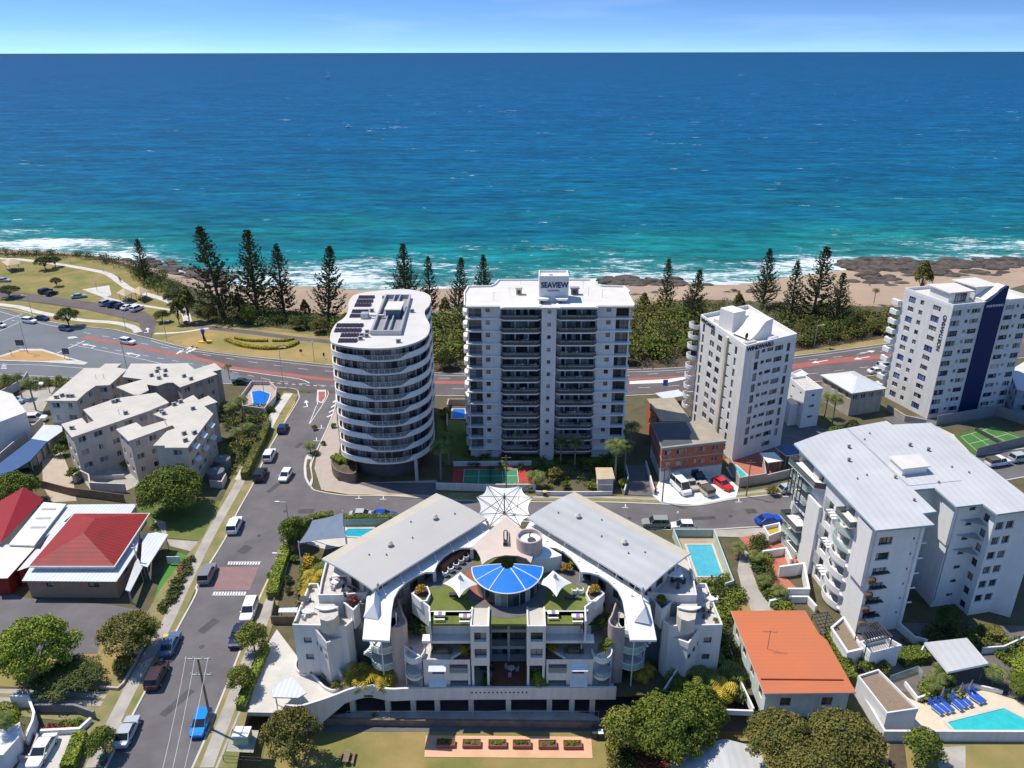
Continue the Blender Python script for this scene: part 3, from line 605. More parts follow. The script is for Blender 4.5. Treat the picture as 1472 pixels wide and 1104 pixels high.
for k in range(12):
 z = frow(k)
 for (a, c) in ((.2, .455), (.545, .8)):
  mb = MB(); pts = [(fx(a)+.1, Y0+.35), (fx(a)+.75, Y0-.48), (fx(c)-.75, Y0-.48), (fx(c)-.1, Y0+.35)]
  mb.wall(pts, .05, z+.12, z+.68, 0); mb.wall(pts, .07, z+1.02, z+1.1, 1)
  for q in range(9): x = fx(a)+.75+(Wd*(c-a)-1.5)*q/8; mb.box(x-.03, Y0-.5, z+.1, x+.03, Y0-.45, z+1.05, 1)
  mb.wall(pts, .02, z+.62, z+1.02, 2); mb.build('balcony_railing', [BALU, METAL, BALW], r_)
  for q in range(random.randint(1, 3)):
   x = fx(a)+1+random.random()*(Wd*(c-a)-2); m2 = MB(); m2.tube((x, Y0+.6, z+.12), (x, Y0+.6, z+.75), .05, .04); m2.tube((x, Y0+.6, z+.75), (x, Y0+.6, z+.79), .4, .4, 8); m_ = random.choice([WOOD, METAL, WHITE2]); m2.build('balcony_table', m_, r_); m2 = MB(); m2.obox(x+.7, Y0+.7, z+.12, z+.5, .45, .45, .3); m2.obox(x+.7, Y0+.9, z+.12, z+.95, .45, .06, .3); m2.build('balcony_chair', m_, r_)
 if k % 1 == 0:
  mb = MB(); q0, q1 = fx(.008), fx(.09); mb.wall([(q0, Y0+.6), (q1, Y0+.6)], .05, z+1.0, z+1.07)
  for j in range(8): x = q0+(q1-q0)*j/7; mb.box(x-.02, Y0+.58, z+.1, x+.02, Y0+.62, z+1.0)
  mb.build('balcony_railing', METAL, r_)
  mb = MB(); mb.prism(spline([(X0-.2, 147), (X0-.9, 147.6), (X0-1.0, 149.5), (X0-.2, 150.4)], 4), z-.1, z+.9); mb.build('side_balcony', WHITE2, r_)
mb = MB(); mb.prism([(X0, Yw), (fx(.14), Yw), (fx(.14), 150), (X0, 150)], 0, .01); mb.box(fx(.2), Yw+2, 0, fx(.8), Yw+8, zb0-.2, 0); mb.build('undercroft', WHITE, r_)
rf = MB(); out_ = [(X0-.45, Y0+.1), (fx(.2), Y0+.1), (fx(.21), Y0-.7), (fx(.79), Y0-.7), (fx(.8), Y0+.1), (X1+.5, Y0+.1), (X1+.3, 153), (X1+.9, 154.5), (X1+.2, 158.2), (18.9, 158.6), (17.9, 160), (17.2, 163.4), (-2.8, 163.4), (-3.6, 160), (-4.4, 158.6), (X0-.4, 158.2), (X0-.9, 154)]
rf.prism(out_, zt-.34, zt); ro = rf.build('roof', ROOFW, r_)
mb = MB(); mb.wall(out_[5:]+[out_[0]], .25, zt, zt+.35); mb.build('roof_parapet', WHITE2, ro)
hx0, hx1 = P(774.5, 430, zt)[0], P(816, 430, zt)[0]; hy = P(795, 434, zt)[1]
mb = MB(); zp = zat(hy, 400, 795); mb.box(hx0, hy, zt, hx1, hy+4.5, zp); mb.wall([(hx0+.1, hy+.1), (hx1-.1, hy+.1), (hx1-.1, hy+4.4), (hx0+.1, hy+4.4)], .2, zp, zp+.45, closed=True); mb.box(hx0+2, hy+1.5, zp, hx0+2.7, hy+2, zp+.5)
lift = mb.build('lift_tower', WHITE2, r_)
for dx in (-.6, 3.2):
 mb = MB(); a = hx0+dx; mb.add([(a, hy-.05, zt+.9), (a+2.4, hy-.05, zt+.9), (a+2.1, hy-1.6, zt+.7), (a+.5, hy-1.6, zt+.7), (a-.1, hy-.05, zt+1.1), (a+2.5, hy-.05, zt+1.1), (a+2.4, hy-1.7, zt+2.0-.9), (a+.1, hy-1.7, zt+2.0-.9)], [(0, 1, 5, 4), (1, 2, 6, 5), (2, 3, 7, 6), (3, 0, 4, 7), (4, 5, 6, 7), (3, 2, 1, 0)]); mb.box(a+.8, hy-1.1, zt, a+1.3, hy-.3, zt+.9, 1); mb.build('roof_vent_hood', [WHITE2, METAL], r_)
text(r_, 'SEAVIEW', 1.55, (hx0+.35, hy-.03, zp-1.9), 0, NAVY, sx=.86, bold=.03); text(r_, 'mooloolaba', .55, (hx0+1.55, hy-.03, zp-2.65), 0, M('grey_lettering', (0.25, 0.27, 0.33)), sx=.95)
for (px, py, s_, m_) in ((746, 423, 1.1, CREAM), (826, 423, 1.4, FASCIA)):
 p = P(px, py, zt); mb = MB(); mb.box(p[0]-s_*.55, p[1]-.5, zt, p[0]+s_*.55, p[1]+.5, zt+1.3); mb.box(p[0]-s_*.7, p[1]-.65, zt+1.3, p[0]+s_*.7, p[1]+.65, zt+1.5); mb.box(p[0]-s_*.3, p[1]-.56, zt+.3, p[0]+s_*.3, p[1]-.5, zt+1.0, 1); mb.build('chimney', [m_, METAL], ro)
for (px, py) in ((733, 425), (748, 408), (710, 432), (846, 425), (866, 428), (838, 415)):
 p = P(px, py, zt); mb = MB(); mb.tube(p, (p[0], p[1], zt+1.8), .035, .03); mb.tube((p[0]-.4, p[1], zt+1.6), (p[0]+.4, p[1], zt+1.6), .02); mb.build('aerial', GALV, ro)
B.finish()

# ---------------------------------------------------------------- curved tower
ZR = 29.2
ol = [(474.3, 487), (477.7, 492.4), (494, 497), (525, 500.5), (562, 499.9), (589, 495), (608, 487), (616, 478.8), (617.6, 466.6), (611.5, 454), (611, 446), (617.6, 438), (619, 427), (609.5, 420.4), (582, 415.6), (541.5, 418), (514, 422.4), (504.8, 427.9), (501, 436), (500, 448), (494, 457), (483, 465), (476.3, 476)]
O = ccw(spline(PP(ol, ZR), 6, True)); nO = len(O)
B = Bld('curved_apartment_tower', 'round-cornered white tower with wavy balcony bands and solar panels on its roof', 'apartment tower', (-26, 150, 0)); r_ = B.root
yF = min(q[1] for q in O); zlow = zat(yF, 667.5, 545); nfl = 9; fl = (ZR-zlow)/9.0
mb = MB(); mb.prism(O, ZR-.35, ZR); rf = mb.build('roof', M('white_roof_membrane', (0.56, 0.53, 0.49), var=0.05, scale=0.3), r_)
IN = inset(O, .9); IN2 = inset(O, 1.15)
xc = P(545, 500, ZR)[0]; hw = (P(600, 500, ZR)[0]-P(490, 500, ZR)[0])/2
def bandtop(i):
 x, y = O[i]; d = (x-P(551, 500, ZR)[0])
 if y > yF+5: return 1.15
 t = min(1, max(0, (abs(d)-2.6)/2.0)); t = t*t*(3-2*t); return .3+t*(1.12-.3)
for k in range(nfl):
 z = zlow+fl*k
 mb = MB(); mb.prism(O, z, z+.22, mtop=1); mb.wall(inset(O, .12), .2, lambda i: z+.22, lambda i: z+bandtop(i), closed=True); mb.build('balcony_band', [WHITE2, TERR], r_)
 # glass railing in the dip
 front = sorted([i for i in range(nO) if O[i][1] < yF+3 and abs(O[i][0]-P(551, 500, ZR)[0]) < 5.0], key=lambda i: O[i][0])
 pts = [O[i] for i in front]; pts = [(x, y+.12) for x, y in pts]
 mb = MB(); mb.wall(pts, .03, z+.3, z+1.2, 0); mb.wall(pts, .07, z+1.2, z+1.26, 1)
 for q in range(9): x = pts[0][0]+(pts[-1][0]-pts[0][0])*(q+.5)/9; yy = min(pts, key=lambda p_: abs(p_[0]-x))[1]; mb.box(x-.05, yy-.05, z+.25, x+.05, yy+.04, z+1.2, 1)
 mb.build('balcony_railing', [BALW, GALV], r_)
 # wall ring and windows
 wl = MB(); wl.wall(IN2, .2, z+.22, z+fl if k < nfl-1 else ZR-.35, closed=True); wl.build('wall', FASCIA, r_)
 peri = [0]; 
 for i in range(nO): peri.append(peri[-1]+math.dist(IN[i], IN[(i+1) % nO]))
 s_ = 0.4; rs = random.Random(5)
 def at(s_):
  s_ %= peri[-1]
  for i in range(nO):
   if peri[i] <= s_ <= peri[i+1]:
    t = (s_-peri[i])/max(1e-6, peri[i+1]-peri[i]); a, c = IN[i], IN[(i+1) % nO]; return (a[0]+(c[0]-a[0])*t, a[1]+(c[1]-a[1])*t)
  return IN[0]
 while s_ < peri[-1]-2:
  ww = rs.choice([.95, 1.5, 2.1, 2.1, 1.6]); a, c = at(s_), at(s_+ww)
  if a[1] < yF+16: B.win((a[0], a[1], z+.3), math.atan2(c[1]-a[1], c[0]-a[0]), math.dist(a, c), fl-.75, n=2 if ww > 1.2 else 1, fr=FRD if rs.random() < .7 else GALV)
  s_ += ww+rs.choice([.12, .5, .9, .35])
mb = MB(); mb.prism(inset(O, 3.2), 0, zlow+.1); mb.build('ground_storey', M('dark_grey_cladding', (0.10, 0.10, 0.11), var=.15), r_)
mb = MB(); p = P(599, 692); mb.tube((p[0], p[1]+.5, 0), (p[0], p[1]+.5, zlow), .35, .35, 10); p = P(486, 668); mb.tube((p[0]+1, p[1]+1, 0), (p[0]+1, p[1]+1, zlow), .3, .3, 10); mb.build('column', CONCP, r_)
# solar panels
pc = lambda x, y: P(460+x/7.36, 400+y/7.36, ZR)
PVM = M('solar_cells', (0.03, 0.02, 0.03), rough=.25, var=.2)
for (xa, xb, y) in ((400, 570, 205), (380, 555, 248), (360, 535, 290), (330, 505, 357), (308, 480, 405), (165, 450, 508), (145, 430, 560), (210, 405, 612), (185, 385, 670)):
 a = pc(xa, y+14); c = pc(xb, y+14); mb = MB(); n = 6
 for i in range(n):
  x0 = a[0]+(c[0]-a[0])*i/n+.04; x1 = a[0]+(c[0]-a[0])*(i+1)/n-.04; y0 = a[1]
  mb.add([(x0, y0, ZR+.15), (x1, y0, ZR+.15), (x1, y0+1.5, ZR+.42), (x0, y0+1.5, ZR+.42), (x0, y0, ZR+.1), (x1, y0, ZR+.1), (x1, y0+1.5, ZR+.37), (x0, y0+1.5, ZR+.37)], [(0, 1, 2, 3), (7, 6, 5, 4), (4, 5, 1, 0), (6, 7, 3, 2), (5, 6, 2, 1), (7, 4, 0, 3)])
 mb.box(a[0], a[1]+1.38, ZR, c[0], a[1]+1.44, ZR+.33, 1); mb.box(a[0], a[1]+.1, ZR, c[0], a[1]+.16, ZR+.12, 1); mb.build('solar_panel', [PVM, GALV], rf)
a, b_, c, d = pc(545, 600), pc(850, 600), pc(955, 215), pc(700, 215)
mb = MB(); mb.wall([a[:2], b_[:2], c[:2], d[:2]], .4, ZR, ZR+.95, closed=True); mb.prism([a[:2], b_[:2], c[:2], d[:2]], ZR, ZR+.06, 1, bot=False)
lerp = lambda p, q, t: (p[0]+(q[0]-p[0])*t, p[1]+(q[1]-p[1])*t)
for t in (.38, .6): mb.wall([lerp(a, b_, t), lerp(d, c, t)], .25, ZR+.06, ZR+.9)
mb.build('plant_well', [GALV, FASCIA], rf)
q1 = pc(700, 430); q2 = pc(850, 430); mb = MB(); mb.box(q1[0], q1[1], ZR+.06, q2[0], q1[1]+5.2, ZR+1.9); mb.box(q1[0]-.25, q1[1]-.25, ZR+1.9, q2[0]+.25, q1[1]+5.4, ZR+2.1, 1); mb.build('lift_overrun', [M('blue_grey_cladding', (.13, .17, .22)), ROOFW], rf)
for (x, y) in ((550, 345), (975, 350), (500, 570), (440, 605), (830, 670), (430, 640), (495, 610), (680, 205), (835, 190)): q = pc(x, y+12); acunit(rf, q[0], q[1], ZR, .2)
mb = MB(); q = pc(500, 420); mb.box(q[0]-1.2, q[1]-.8, ZR, q[0]+.3, q[1]+.8, ZR+1.1); mb.tube((q[0]+.3, q[1], ZR+.6), (q[0]+3.6, q[1]-.4, ZR+.6), .3, .3, 8); mb.build('duct', GALV, rf)
B.finish()

# ---------------------------------------------------------------- grey-white corner tower, lettered WINDWARD
Lc, Fc, Rc = Vector((42.0, 163.6)), Vector(P(1072.5, 498, 26)[:2]), Vector(P(1145.9, 480.4, 26)[:2]); Bc = Lc+Rc-Fc; zt = 26.0
B = Bld('corner_tower', 'slim off-white tower with WINDWARD in dark letters on two faces', 'apartment tower', (Fc.x+4, Fc.y+10, 0)); r_ = B.root; wl = MB(); fl = 2.46
LL = (Fc-Lc).length; LRn = (Rc-Fc).length
ops = []; ops2 = []
for k in range(10):
 z = zt-1.35-fl*(k+.0)
 for f, w_, h_, n in ((.10, .95, 2.0, 1), (.31, 1.9, 1.35, 2), (.475, 1.9, 1.35, 2), (.69, 1.4, .5, 1), (.82, .95, 1.75, 1)):
  ops.append((f*LL-w_/2, f*LL+w_/2, z-h_, z, .16, dict(n=n)))
 if k < 9:
  for f0, f1, h_, n in ((.2, .28, 1.75, 1), (.325, .395, .75, 2), (.43, .55, .75, 3), (.585, .75, 1.1, 4), (.825, .895, 1.8, 1)):
   ops2.append((f0*LRn, f1*LRn, z-h_-.2, z-.2, .16, dict(n=n)))
 else: ops2.append((.585*LRn, .75*LRn, z-1.3, z-.2, .16, dict(n=2)))
B.facade(wl, Lc, Fc, 0, zt, ops); B.facade(wl, Fc, Rc, 0, zt, ops2); B.facade(wl, Rc, Bc, 0, zt, []); B.facade(wl, Bc, Lc, 0, zt, []); wl.build('wall', WHITE, r_)
dL = (Fc-Lc).normalized(); nL = Vector((dL.y, -dL.x)); dR = (Rc-Fc).normalized(); nR = Vector((dR.y, -dR.x))
mb = MB(); q = Lc+dL*LL*.615; mb.prism([tuple(q), tuple(q+dL*.9), tuple(q+dL*.9+nL*.4), tuple(q+nL*.4)], 0, zt-.6); mb.build('pilaster', M('cream_strip', (.56, .50, .38)), r_)
mb = MB(); mb.prism(inset([tuple(Lc), tuple(Fc), tuple(Rc), tuple(Bc)], .2), zt-.9, zt-.7); rf = mb.build('roof', ROOFW, r_)
mb = MB(); mb.wall(inset([tuple(Lc), tuple(Fc), tuple(Rc), tuple(Bc)], .12), .26, zt-.75, zt+.15, closed=True); mb.build('roof_parapet', WHITE2, rf)
for k in range(9):
 z = zt-3.2-fl*k; mb = MB(); q = Lc-dL*.1; pts = [tuple(q+nL*.1), tuple(q+nL*1.0), tuple(q+nL*1.5-dL*1.2), tuple(q+nL*1.2-dL*2.6), tuple(q-dL*3)]
 mb.prism(spline(pts, 4), z-.25, z-.05); mb.wall(spline(pts, 4), .12, z-.06, z+.85); mb.build('round_balcony', WHITE2, r_)
cc = (Fc+Rc)/2; q0 = cc+(-nR)*3.0
mb = MB(); e0 = q0-dR*3.2
prof = [(0, 0.4), (1.2, .9), (2.4, 1.9), (3.4, 3.1), (4.2, 3.7), (5.2, 3.9), (6.2, 3.9)]
base = [tuple(e0+dR*a) for a, _ in prof]; bk = [tuple(e0+dR*a-nR*4.5) for a, _ in prof]
for i in range(len(prof)-1):
 a, c = base[i], base[i+1]; a2, c2 = bk[i], bk[i+1]; za, zc = zt+prof[i][1]-.7, zt+prof[i+1][1]-.7
 mb.quad((*a, zt-.8), (*c, zt-.8), (*c, zc), (*a, za)); mb.quad((*c2, zt-.8), (*a2, zt-.8), (*a2, za), (*c2, zc)); mb.quad((*a, za), (*c, zc), (*c2, zc), (*a2, za))
c, c2 = base[-1], bk[-1]; mb.quad((*c, zt-.8), (*c2, zt-.8), (*c2, zt+3.2), (*c, zt+3.2)); mb.build('plant_room', WHITE2, rf)
mb = MB(); q = cc+(-nR)*9-dR*2.2; mb.prism([tuple(q), tuple(q+dR*3.4), tuple(q+dR*3.4-nR*4), tuple(q-nR*4)], zt-.7, zt+3.6); mb.prism([tuple(q+dR*3.4), tuple(q+dR*4.6), tuple(q+dR*4.6-nR*3), tuple(q+dR*3.4-nR*3)], zt-.7, zt+2.4); mb.build('stair_tower', WHITE2, rf)
mb = MB(); q = Lc+dL*4-nL*4; mb.obox(q.x, q.y, zt-.7, zt+.1, 4.2, 3, math.atan2(dR.y, dR.x)); mb.build('roof_hatch', ROOFW, rf)
q = cc+(-nR)*3-dR*4.2; mb = MB(); mb.tube((q.x, q.y, zt-.7), (q.x, q.y, zt+.5), .06); mb.add([(q.x+.7*math.cos(t*.785)*.6, q.y+.7*math.cos(t*.785)*.3-.1, zt+.8+.7*math.sin(t*.785)) for t in range(8)]+[(q.x+.15, q.y+.2, zt+.8)], [(i, (i+1) % 8, 8) for i in range(8)]); mb.build('satellite_dish', METAL, rf)
mb = MB(); q = Fc-nR*.9; mb.tube((*(q+dR*7.4), zt-.1), (*(q+dR*9.2), zt-.1), .45, .45, 10); mb.build('water_heater', WHITE2, rf); q = Fc-nR*1.5+dR*1.5; mb = MB(); mb.prism([tuple(q), tuple(q+dR*3), tuple(q+dR*3-nR*.8), tuple(q-nR*.8)], zt-.7, zt-.1); mb.build('planter_trough', CONCP, rf)
BLK = M('dark_lettering', (0.03, 0.03, 0.04)); aR = math.atan2(dR.y, dR.x); aL = math.atan2(dL.y, dL.x)
q = Fc+nR*.05+dR*.35; text(r_, 'WINDWARD', 1.25, (q.x, q.y, zt-1.15), aR, BLK, sx=1.0, bold=.035); q = Lc+nL*.05+dL*.4; text(r_, 'WINDWARD', 1.15, (q.x, q.y, zt-1.1), aL, BLK, sx=1.0, bold=.03)
B.finish()

# ---------------------------------------------------------------- tower with navy stripe, lettered NORTHWIND
zt = 28.0; Lc, Fc, Rc = Vector(P(1300.9, 414.3, zt)[:2]), Vector(P(1370.8, 439, zt)[:2]), Vector(P(1487, 427.5, zt)[:2])
Bc = Lc+Rc-Fc; dL = (Fc-Lc).normalized(); nL = Vector((dL.y, -dL.x)); dR = (Rc-Fc).normalized(); nR = Vector((dR.y, -dR.x)); LL = (Fc-Lc).length; LRn = (Rc-Fc).length
B = Bld('striped_tower', 'white tower with a navy stripe and NORTHWIND written up its corner', 'apartment tower', (Fc.x+8, Fc.y+6, 0)); r_ = B.root; wl = MB(); fl = 2.42
ops = []; ops2 = []
for k in range(11):
 z = zt-1.3-fl*k; o = k % 2
 bigA, bigB, bigC = (k % 4 in (0, 2)), (k % 4 == 3 and k > 1), (k % 3 == 1)
 w_ = 1.0 if bigA else .85
 ops.append((.20*LL-w_, .20*LL+w_, z-1.5 if bigA else z-1.25, z, .14, dict(n=3, fr=FRW if not bigA else FRD, t=.07, hood=.5 if bigA else 0) if not bigA else dict(n=3, fr=FRB, t=.2, nm='blue_framed_window')))
 ops.append((.41*LL-.55, .41*LL+.55, z-1.1, z, .14, dict(n=2)))
 w_ = 1.15 if bigC else 1.05
 ops.append((.71*LL-w_, .71*LL+w_, z-1.55 if bigC else z-1.15, z, .14, dict(n=4, fr=FRB, t=.2, nm='blue_framed_window') if bigC else dict(n=4)))
 e = 0.0
 for j, (f0, f1, h_, n, s_) in enumerate(((.012, .125, 1.35, 3, 1), (.185, .225, .85, 1, 0), (.245, .355, 1.1, 3, 0), (.665, .775, 1.1, 3, 0), (.80, .835, .8, 1, 0), (.885, .985, 1.3, 3, 1))):
  bl = (k+j) % 2 == 0 and n == 3 and k > 0
  ops2.append((f0*LRn, f1*LRn, z-h_, z, .14, dict(n=n, fr=NAVY if bl else FRW, t=.2 if bl else .06, nm='blue_framed_window' if bl else 'window')))
B.facade(wl, Lc, Fc, 0, zt, ops); B.facade(wl, Fc, Rc, 0, zt, ops2); B.facade(wl, Rc, Bc, 0, zt, []); B.facade(wl, Bc, Lc, 0, zt, []); wl.build('wall', WHITE, r_)
mb = MB(); prof = [(.385, 0), (.44, .5), (.50, 1.6), (.55, 2.8), (.60, 3.4), (.625, 3.4)]
for i in range(len(prof)-1):
 (a, za), (c, zc) = prof[i], prof[i+1]; A_, C_ = Fc+dR*LRn*a, Fc+dR*LRn*c
 ins = [(A_+nR*.25), (C_+nR*.25), (C_-nR*.4), (A_-nR*.4)]
 mb.add([(*ins[0], 0), (*ins[1], 0), (*ins[2], 0), (*ins[3], 0), (*ins[0], zt+za), (*ins[1], zt+zc), (*ins[2], zt+zc), (*ins[3], zt+za)], [(0, 1, 5, 4), (2, 3, 7, 6), (4, 5, 6, 7), (3, 0, 4, 7), (1, 2, 6, 5)])
mb.build('navy_stripe', NAVY, r_)
mb = MB(); mb.prism(inset([tuple(Lc), tuple(Fc), tuple(Rc), tuple(Bc)], .25), zt-.8, zt-.6); rf = mb.build('roof', ROOFW, r_); mb = MB(); mb.wall(inset([tuple(Lc), tuple(Fc), tuple(Rc), tuple(Bc)], .12), .26, zt-.6, zt+.12, closed=True); mb.build('roof_parapet', WHITE2, rf)
F2 = lambda a, c: Fc+dR*a-nR*c
mb = MB(); pts = [F2(1.0, 2.6), F2(6.6, 2.6), F2(7.2, 8), F2(1.2, 8.6)]
mb.prism([tuple(q) for q in pts], zt-.6, zt+2.0); mb.prism([tuple(q) for q in inset([tuple(q) for q in pts], -.6)], zt+2.0, zt+2.25, 1)
pts = [F2(8.5, 3.2), F2(14, 3.0), F2(14, 9), F2(8, 9)]; mb.prism([tuple(q) for q in pts], zt-.6, zt+2.6); mb.prism([tuple(q) for q in inset([tuple(q) for q in pts], -.5)], zt+2.6, zt+2.8, 1); mb.build('penthouse', [WHITE2, ROOFW], rf)
q = F2(2.6, 2.58); B.win((q.x+nR.x*.1, q.y+nR.y*.1, zt-.3), math.atan2(dR.y, dR.x), 3.0, 2.0, n=4)
mb = MB(); pts = [Fc+dR*LRn*.39-nR*.4, Fc+dR*LRn*.62-nR*.4, Fc+dR*LRn*.62-nR*3.0, Fc+dR*LRn*.39-nR*3.0]; mb.prism([tuple(q) for q in pts], zt-.6, lambda x, y: zt+(.3 if (Vector((x, y))-Fc).dot(dR) < LRn*.5 else 3.3)); mb.build('swooping_parapet', WHITE2, rf)
for k in range(10):
 mb = MB(); z = zt-3.4-fl*k; q = Lc+dL*.05; mb.prism([tuple(q-nL*.2), tuple(q+nL*.0-dL*.02), tuple(q+nL*.9-dL*.3), tuple(q+nL*.9-dL*2.4), tuple(q-dL*2.6)], z-.9, z+.25); mb.build('side_balcony', WHITE2, r_)
aR = math.atan2(dR.y, dR.x); aL = math.atan2(dL.y, dL.x); q = Lc+nL*.05+dL*(LL*.93); text(r_, 'NORTHWIND', 1.35, (q.x, q.y, zt-11.3), aL, BLK, spin=math.pi/2, sx=1.0, bold=.01)
q = Fc+dR*LRn*.40+nR*.3; text(r_, 'NORTHWIND', .78, (q.x, q.y, zt-1.2), aR, WHITE2, sx=.95)
B.finish()
# ---------------------------------------------------------------- large white block with a broad grey roof (right)
ZB = 19.0
rp_ = [(1141.3, 637.4), (1186, 621), (1274.4, 604.8), (1282.6, 610.3), (1338.3, 607.6), (1472, 709.5), (1520, 744), (1472, 734), (1433.4, 739.3), (1413, 724.4), (1375, 728.5), (1343.7, 701.3), (1313.8, 704), (1346.5, 735.3), (1326, 738), (1343.7, 754.3), (1259.5, 762.4)]
rpw = PP(rp_, ZB)
B = Bld('white_apartment_block', 'big white block under a broad pale grey roof with curved balconies facing the pool', 'apartment building', (62, 105, 0)); r_ = B.root
mb = MB(); mb.prism(rpw, ZB-.3, ZB, mi=1, mtop=0); rf = mb.build('roof', [ROOFGL, M('teal_grey_fascia', (.30, .40, .42))], r_)
wl = MB(); ip = inset(rpw, .9)                       # ip follows ccw order
cc = ccw(rpw); flb = 2.62
names = {}
def near(px, py): q = P(px, py, ZB); return min(range(len(cc)), key=lambda i: math.dist(cc[i], q[:2]))
iA, iL, iK = near(1141.3, 637.4), near(1259.5, 762.4), near(1343.7, 754.3)
n_ = len(cc)
for i in range(n_):
 a, c = ip[i], ip[(i+1) % n_]; L_ = math.dist(a, c); ops = []
 e = {i, (i+1) % n_}
 if e == {iL, iK}:
  for k in range(6): z = ZB-2.0-flb*k; ops.append((.08*L_, .38*L_, z-1.35, z, .25, dict(n=3))); ops.append((.83*L_, .87*L_, z-.9, z-.5, .15, dict(n=1)))
  ops.append((.14*L_, .4*L_, ZB-1.0, ZB-.45, .2, dict(n=3)))
 elif e == {near(1433.4, 739.3), near(1472, 734)} or (L_ > 4 and min(a[1], c[1]) < 95 and max(a[0], c[0]) > 72):
  for k in range(6): z = ZB-2.2-flb*k; ops.append((.12*L_, .46*L_, z-1.35, z, .25, dict(n=3))); ops.append((.58*L_, .92*L_, z-1.35, z, .25, dict(n=3)))
 elif e == {near(1413, 724.4), near(1375, 728.5)}:
  for k in range(7): z = ZB-1.0-flb*k; ops.append((.52*L_, .78*L_, z-.6, z, .15, dict(n=2)))
  ops.append((.03*L_, .09*L_, 1.0, ZB-1.0, .3, dict(n=1, rows=14)))
 elif e == {near(1433.4, 739.3), near(1413, 724.4)}:
  for k in range(7): z = ZB-1.6-flb*k; ops.append((.25*L_, .65*L_, z-1.3, z, .2, dict(n=1)))
 elif e == {iA, iL}:
  for k in range(7):
   z = ZB-.6-flb*k
   ops.append((.03*L_, .22*L_, z-2.2, z, 1.6 if k != 0 else 1.4, dict(n=7, fr=FRD)))
   if k > 0: ops.append((.45*L_, .53*L_, z-2.0, z-.5, .3, dict(n=2)))
   ops.append((.66*L_, .76*L_, z-2.1, z-.2, 1.4, dict(n=3, fr=FRD)))
   if k in (1, 2, 3): ops.append((.93*L_, .955*L_, z-2.0, z-1.0, .2, dict(n=1)))
  ops.append((.30*L_, .36*L_, ZB-2.6, ZB-.4, .6, dict(n=1, fr=WOODR)))
 else:
  if L_ > 8:
   for k in range(6):
    z = ZB-2.0-flb*k
    for f in (.2, .5, .8): ops.append((f*L_-.8, f*L_+.8, z-1.2, z, .2, dict(n=2)))
 B.facade(wl, a, c, 0, ZB-.3, ops)
wl.build('wall', WHITE2, r_)
# long left flank: balconies
pA, pL = Vector(ip[iA]), Vector(ip[iL]); d = (pL-pA); L_ = d.length; d.normalize(); nr = Vector((d.y, -d.x))
if nr.x > 0: nr = -nr
for k in range(7):
 z = ZB-.6-flb*k-2.3
 big = k in (0, 4)
 pts = [pA+d*.02*L_, pA+d*.02*L_+nr*(1.9 if big else 1.2), pA+d*(.37 if k == 0 else .235)*L_+nr*(1.5 if big else .9), pA+d*(.40 if k == 0 else .24)*L_]
 if k == 3: continue
 mb = MB(); mb.prism([tuple(q) for q in pts], z-.22, z); mb.wall([tuple(pts[0]+nr*.05), tuple(pts[1]), tuple(pts[2]), tuple(pts[3])], .05, z, z+.95, 1 if not big else 2); mb.wall([tuple(pts[0]+nr*.05), tuple(pts[1]), tuple(pts[2]), tuple(pts[3])], .08, z+.95, z+1.02, 2)
 mb.build('balcony', [WHITE2, BALG, GLASSB], r_)
 if k > 3: continue
for q in range(5):
 p = pA+nr*1.5+d*(.03+.045*q)*L_; mb = MB(); mb.tube((p.x, p.y, ZB-9), (p.x, p.y, ZB-2.9), .09); mb.build('screen_post', METAL, r_)
for k in range(1, 7):                                # curved balconies mid flank
 z = ZB-.6-flb*k-2.15; c0, c1 = .60, .80
 pts = [tuple(pA+d*(c0+(c1-c0)*t)*L_+nr*(.2+1.0*math.sin(math.pi*(.08+.92*t)*.9)**.8 if t > 0 else .1)) for t in [i/8 for i in range(9)]]
 mb = MB(); mb.prism([tuple(pA+d*c0*L_)]+pts+[tuple(pA+d*c1*L_)], z-.2, z); mb.wall(pts, .12, z, z+1.1, 0 if k > 2 else 1); mb.build('balcony', [WHITE2, BALG], r_)
z = ZB-.6-2.3; p0 = pA+d*.66*L_; mb = MB(); pts = [tuple(p0), tuple(p0+nr*1.6), tuple(p0+nr*1.6+d*4.2), tuple(p0+d*4.2)]; mb.prism(pts, z-.22, z); mb.wall(pts, .05, z, z+.95, 1); mb.build('balcony', [WHITE2, GLASSB], r_)
for k in (1, 3, 5):                                  # louvred screens and little hoods
 mb = MB(); z = ZB-.8-flb*k
 for j in range(9): q = pA+d*(.42+.0)*L_+nr*.2; mb.prism([tuple(q), tuple(q+d*1.9), tuple(q+d*1.9+nr*.12), tuple(q+nr*.12)], z-j*.26-.1, z-j*.26)
 mb.build('louvre_screen', FRG and GALV, r_)
 mb = MB()
 for j in range(4): q = pA+d*(.52+.025*j)*L_+nr*.1; zz = z-1.2-j*.12; mb.prism([tuple(q), tuple(q+d*.55), tuple(q+d*.4+nr*1.0), tuple(q+nr*1.0)], zz, zz+.07)
 mb.build('sun_hood', WHITE2, r_)
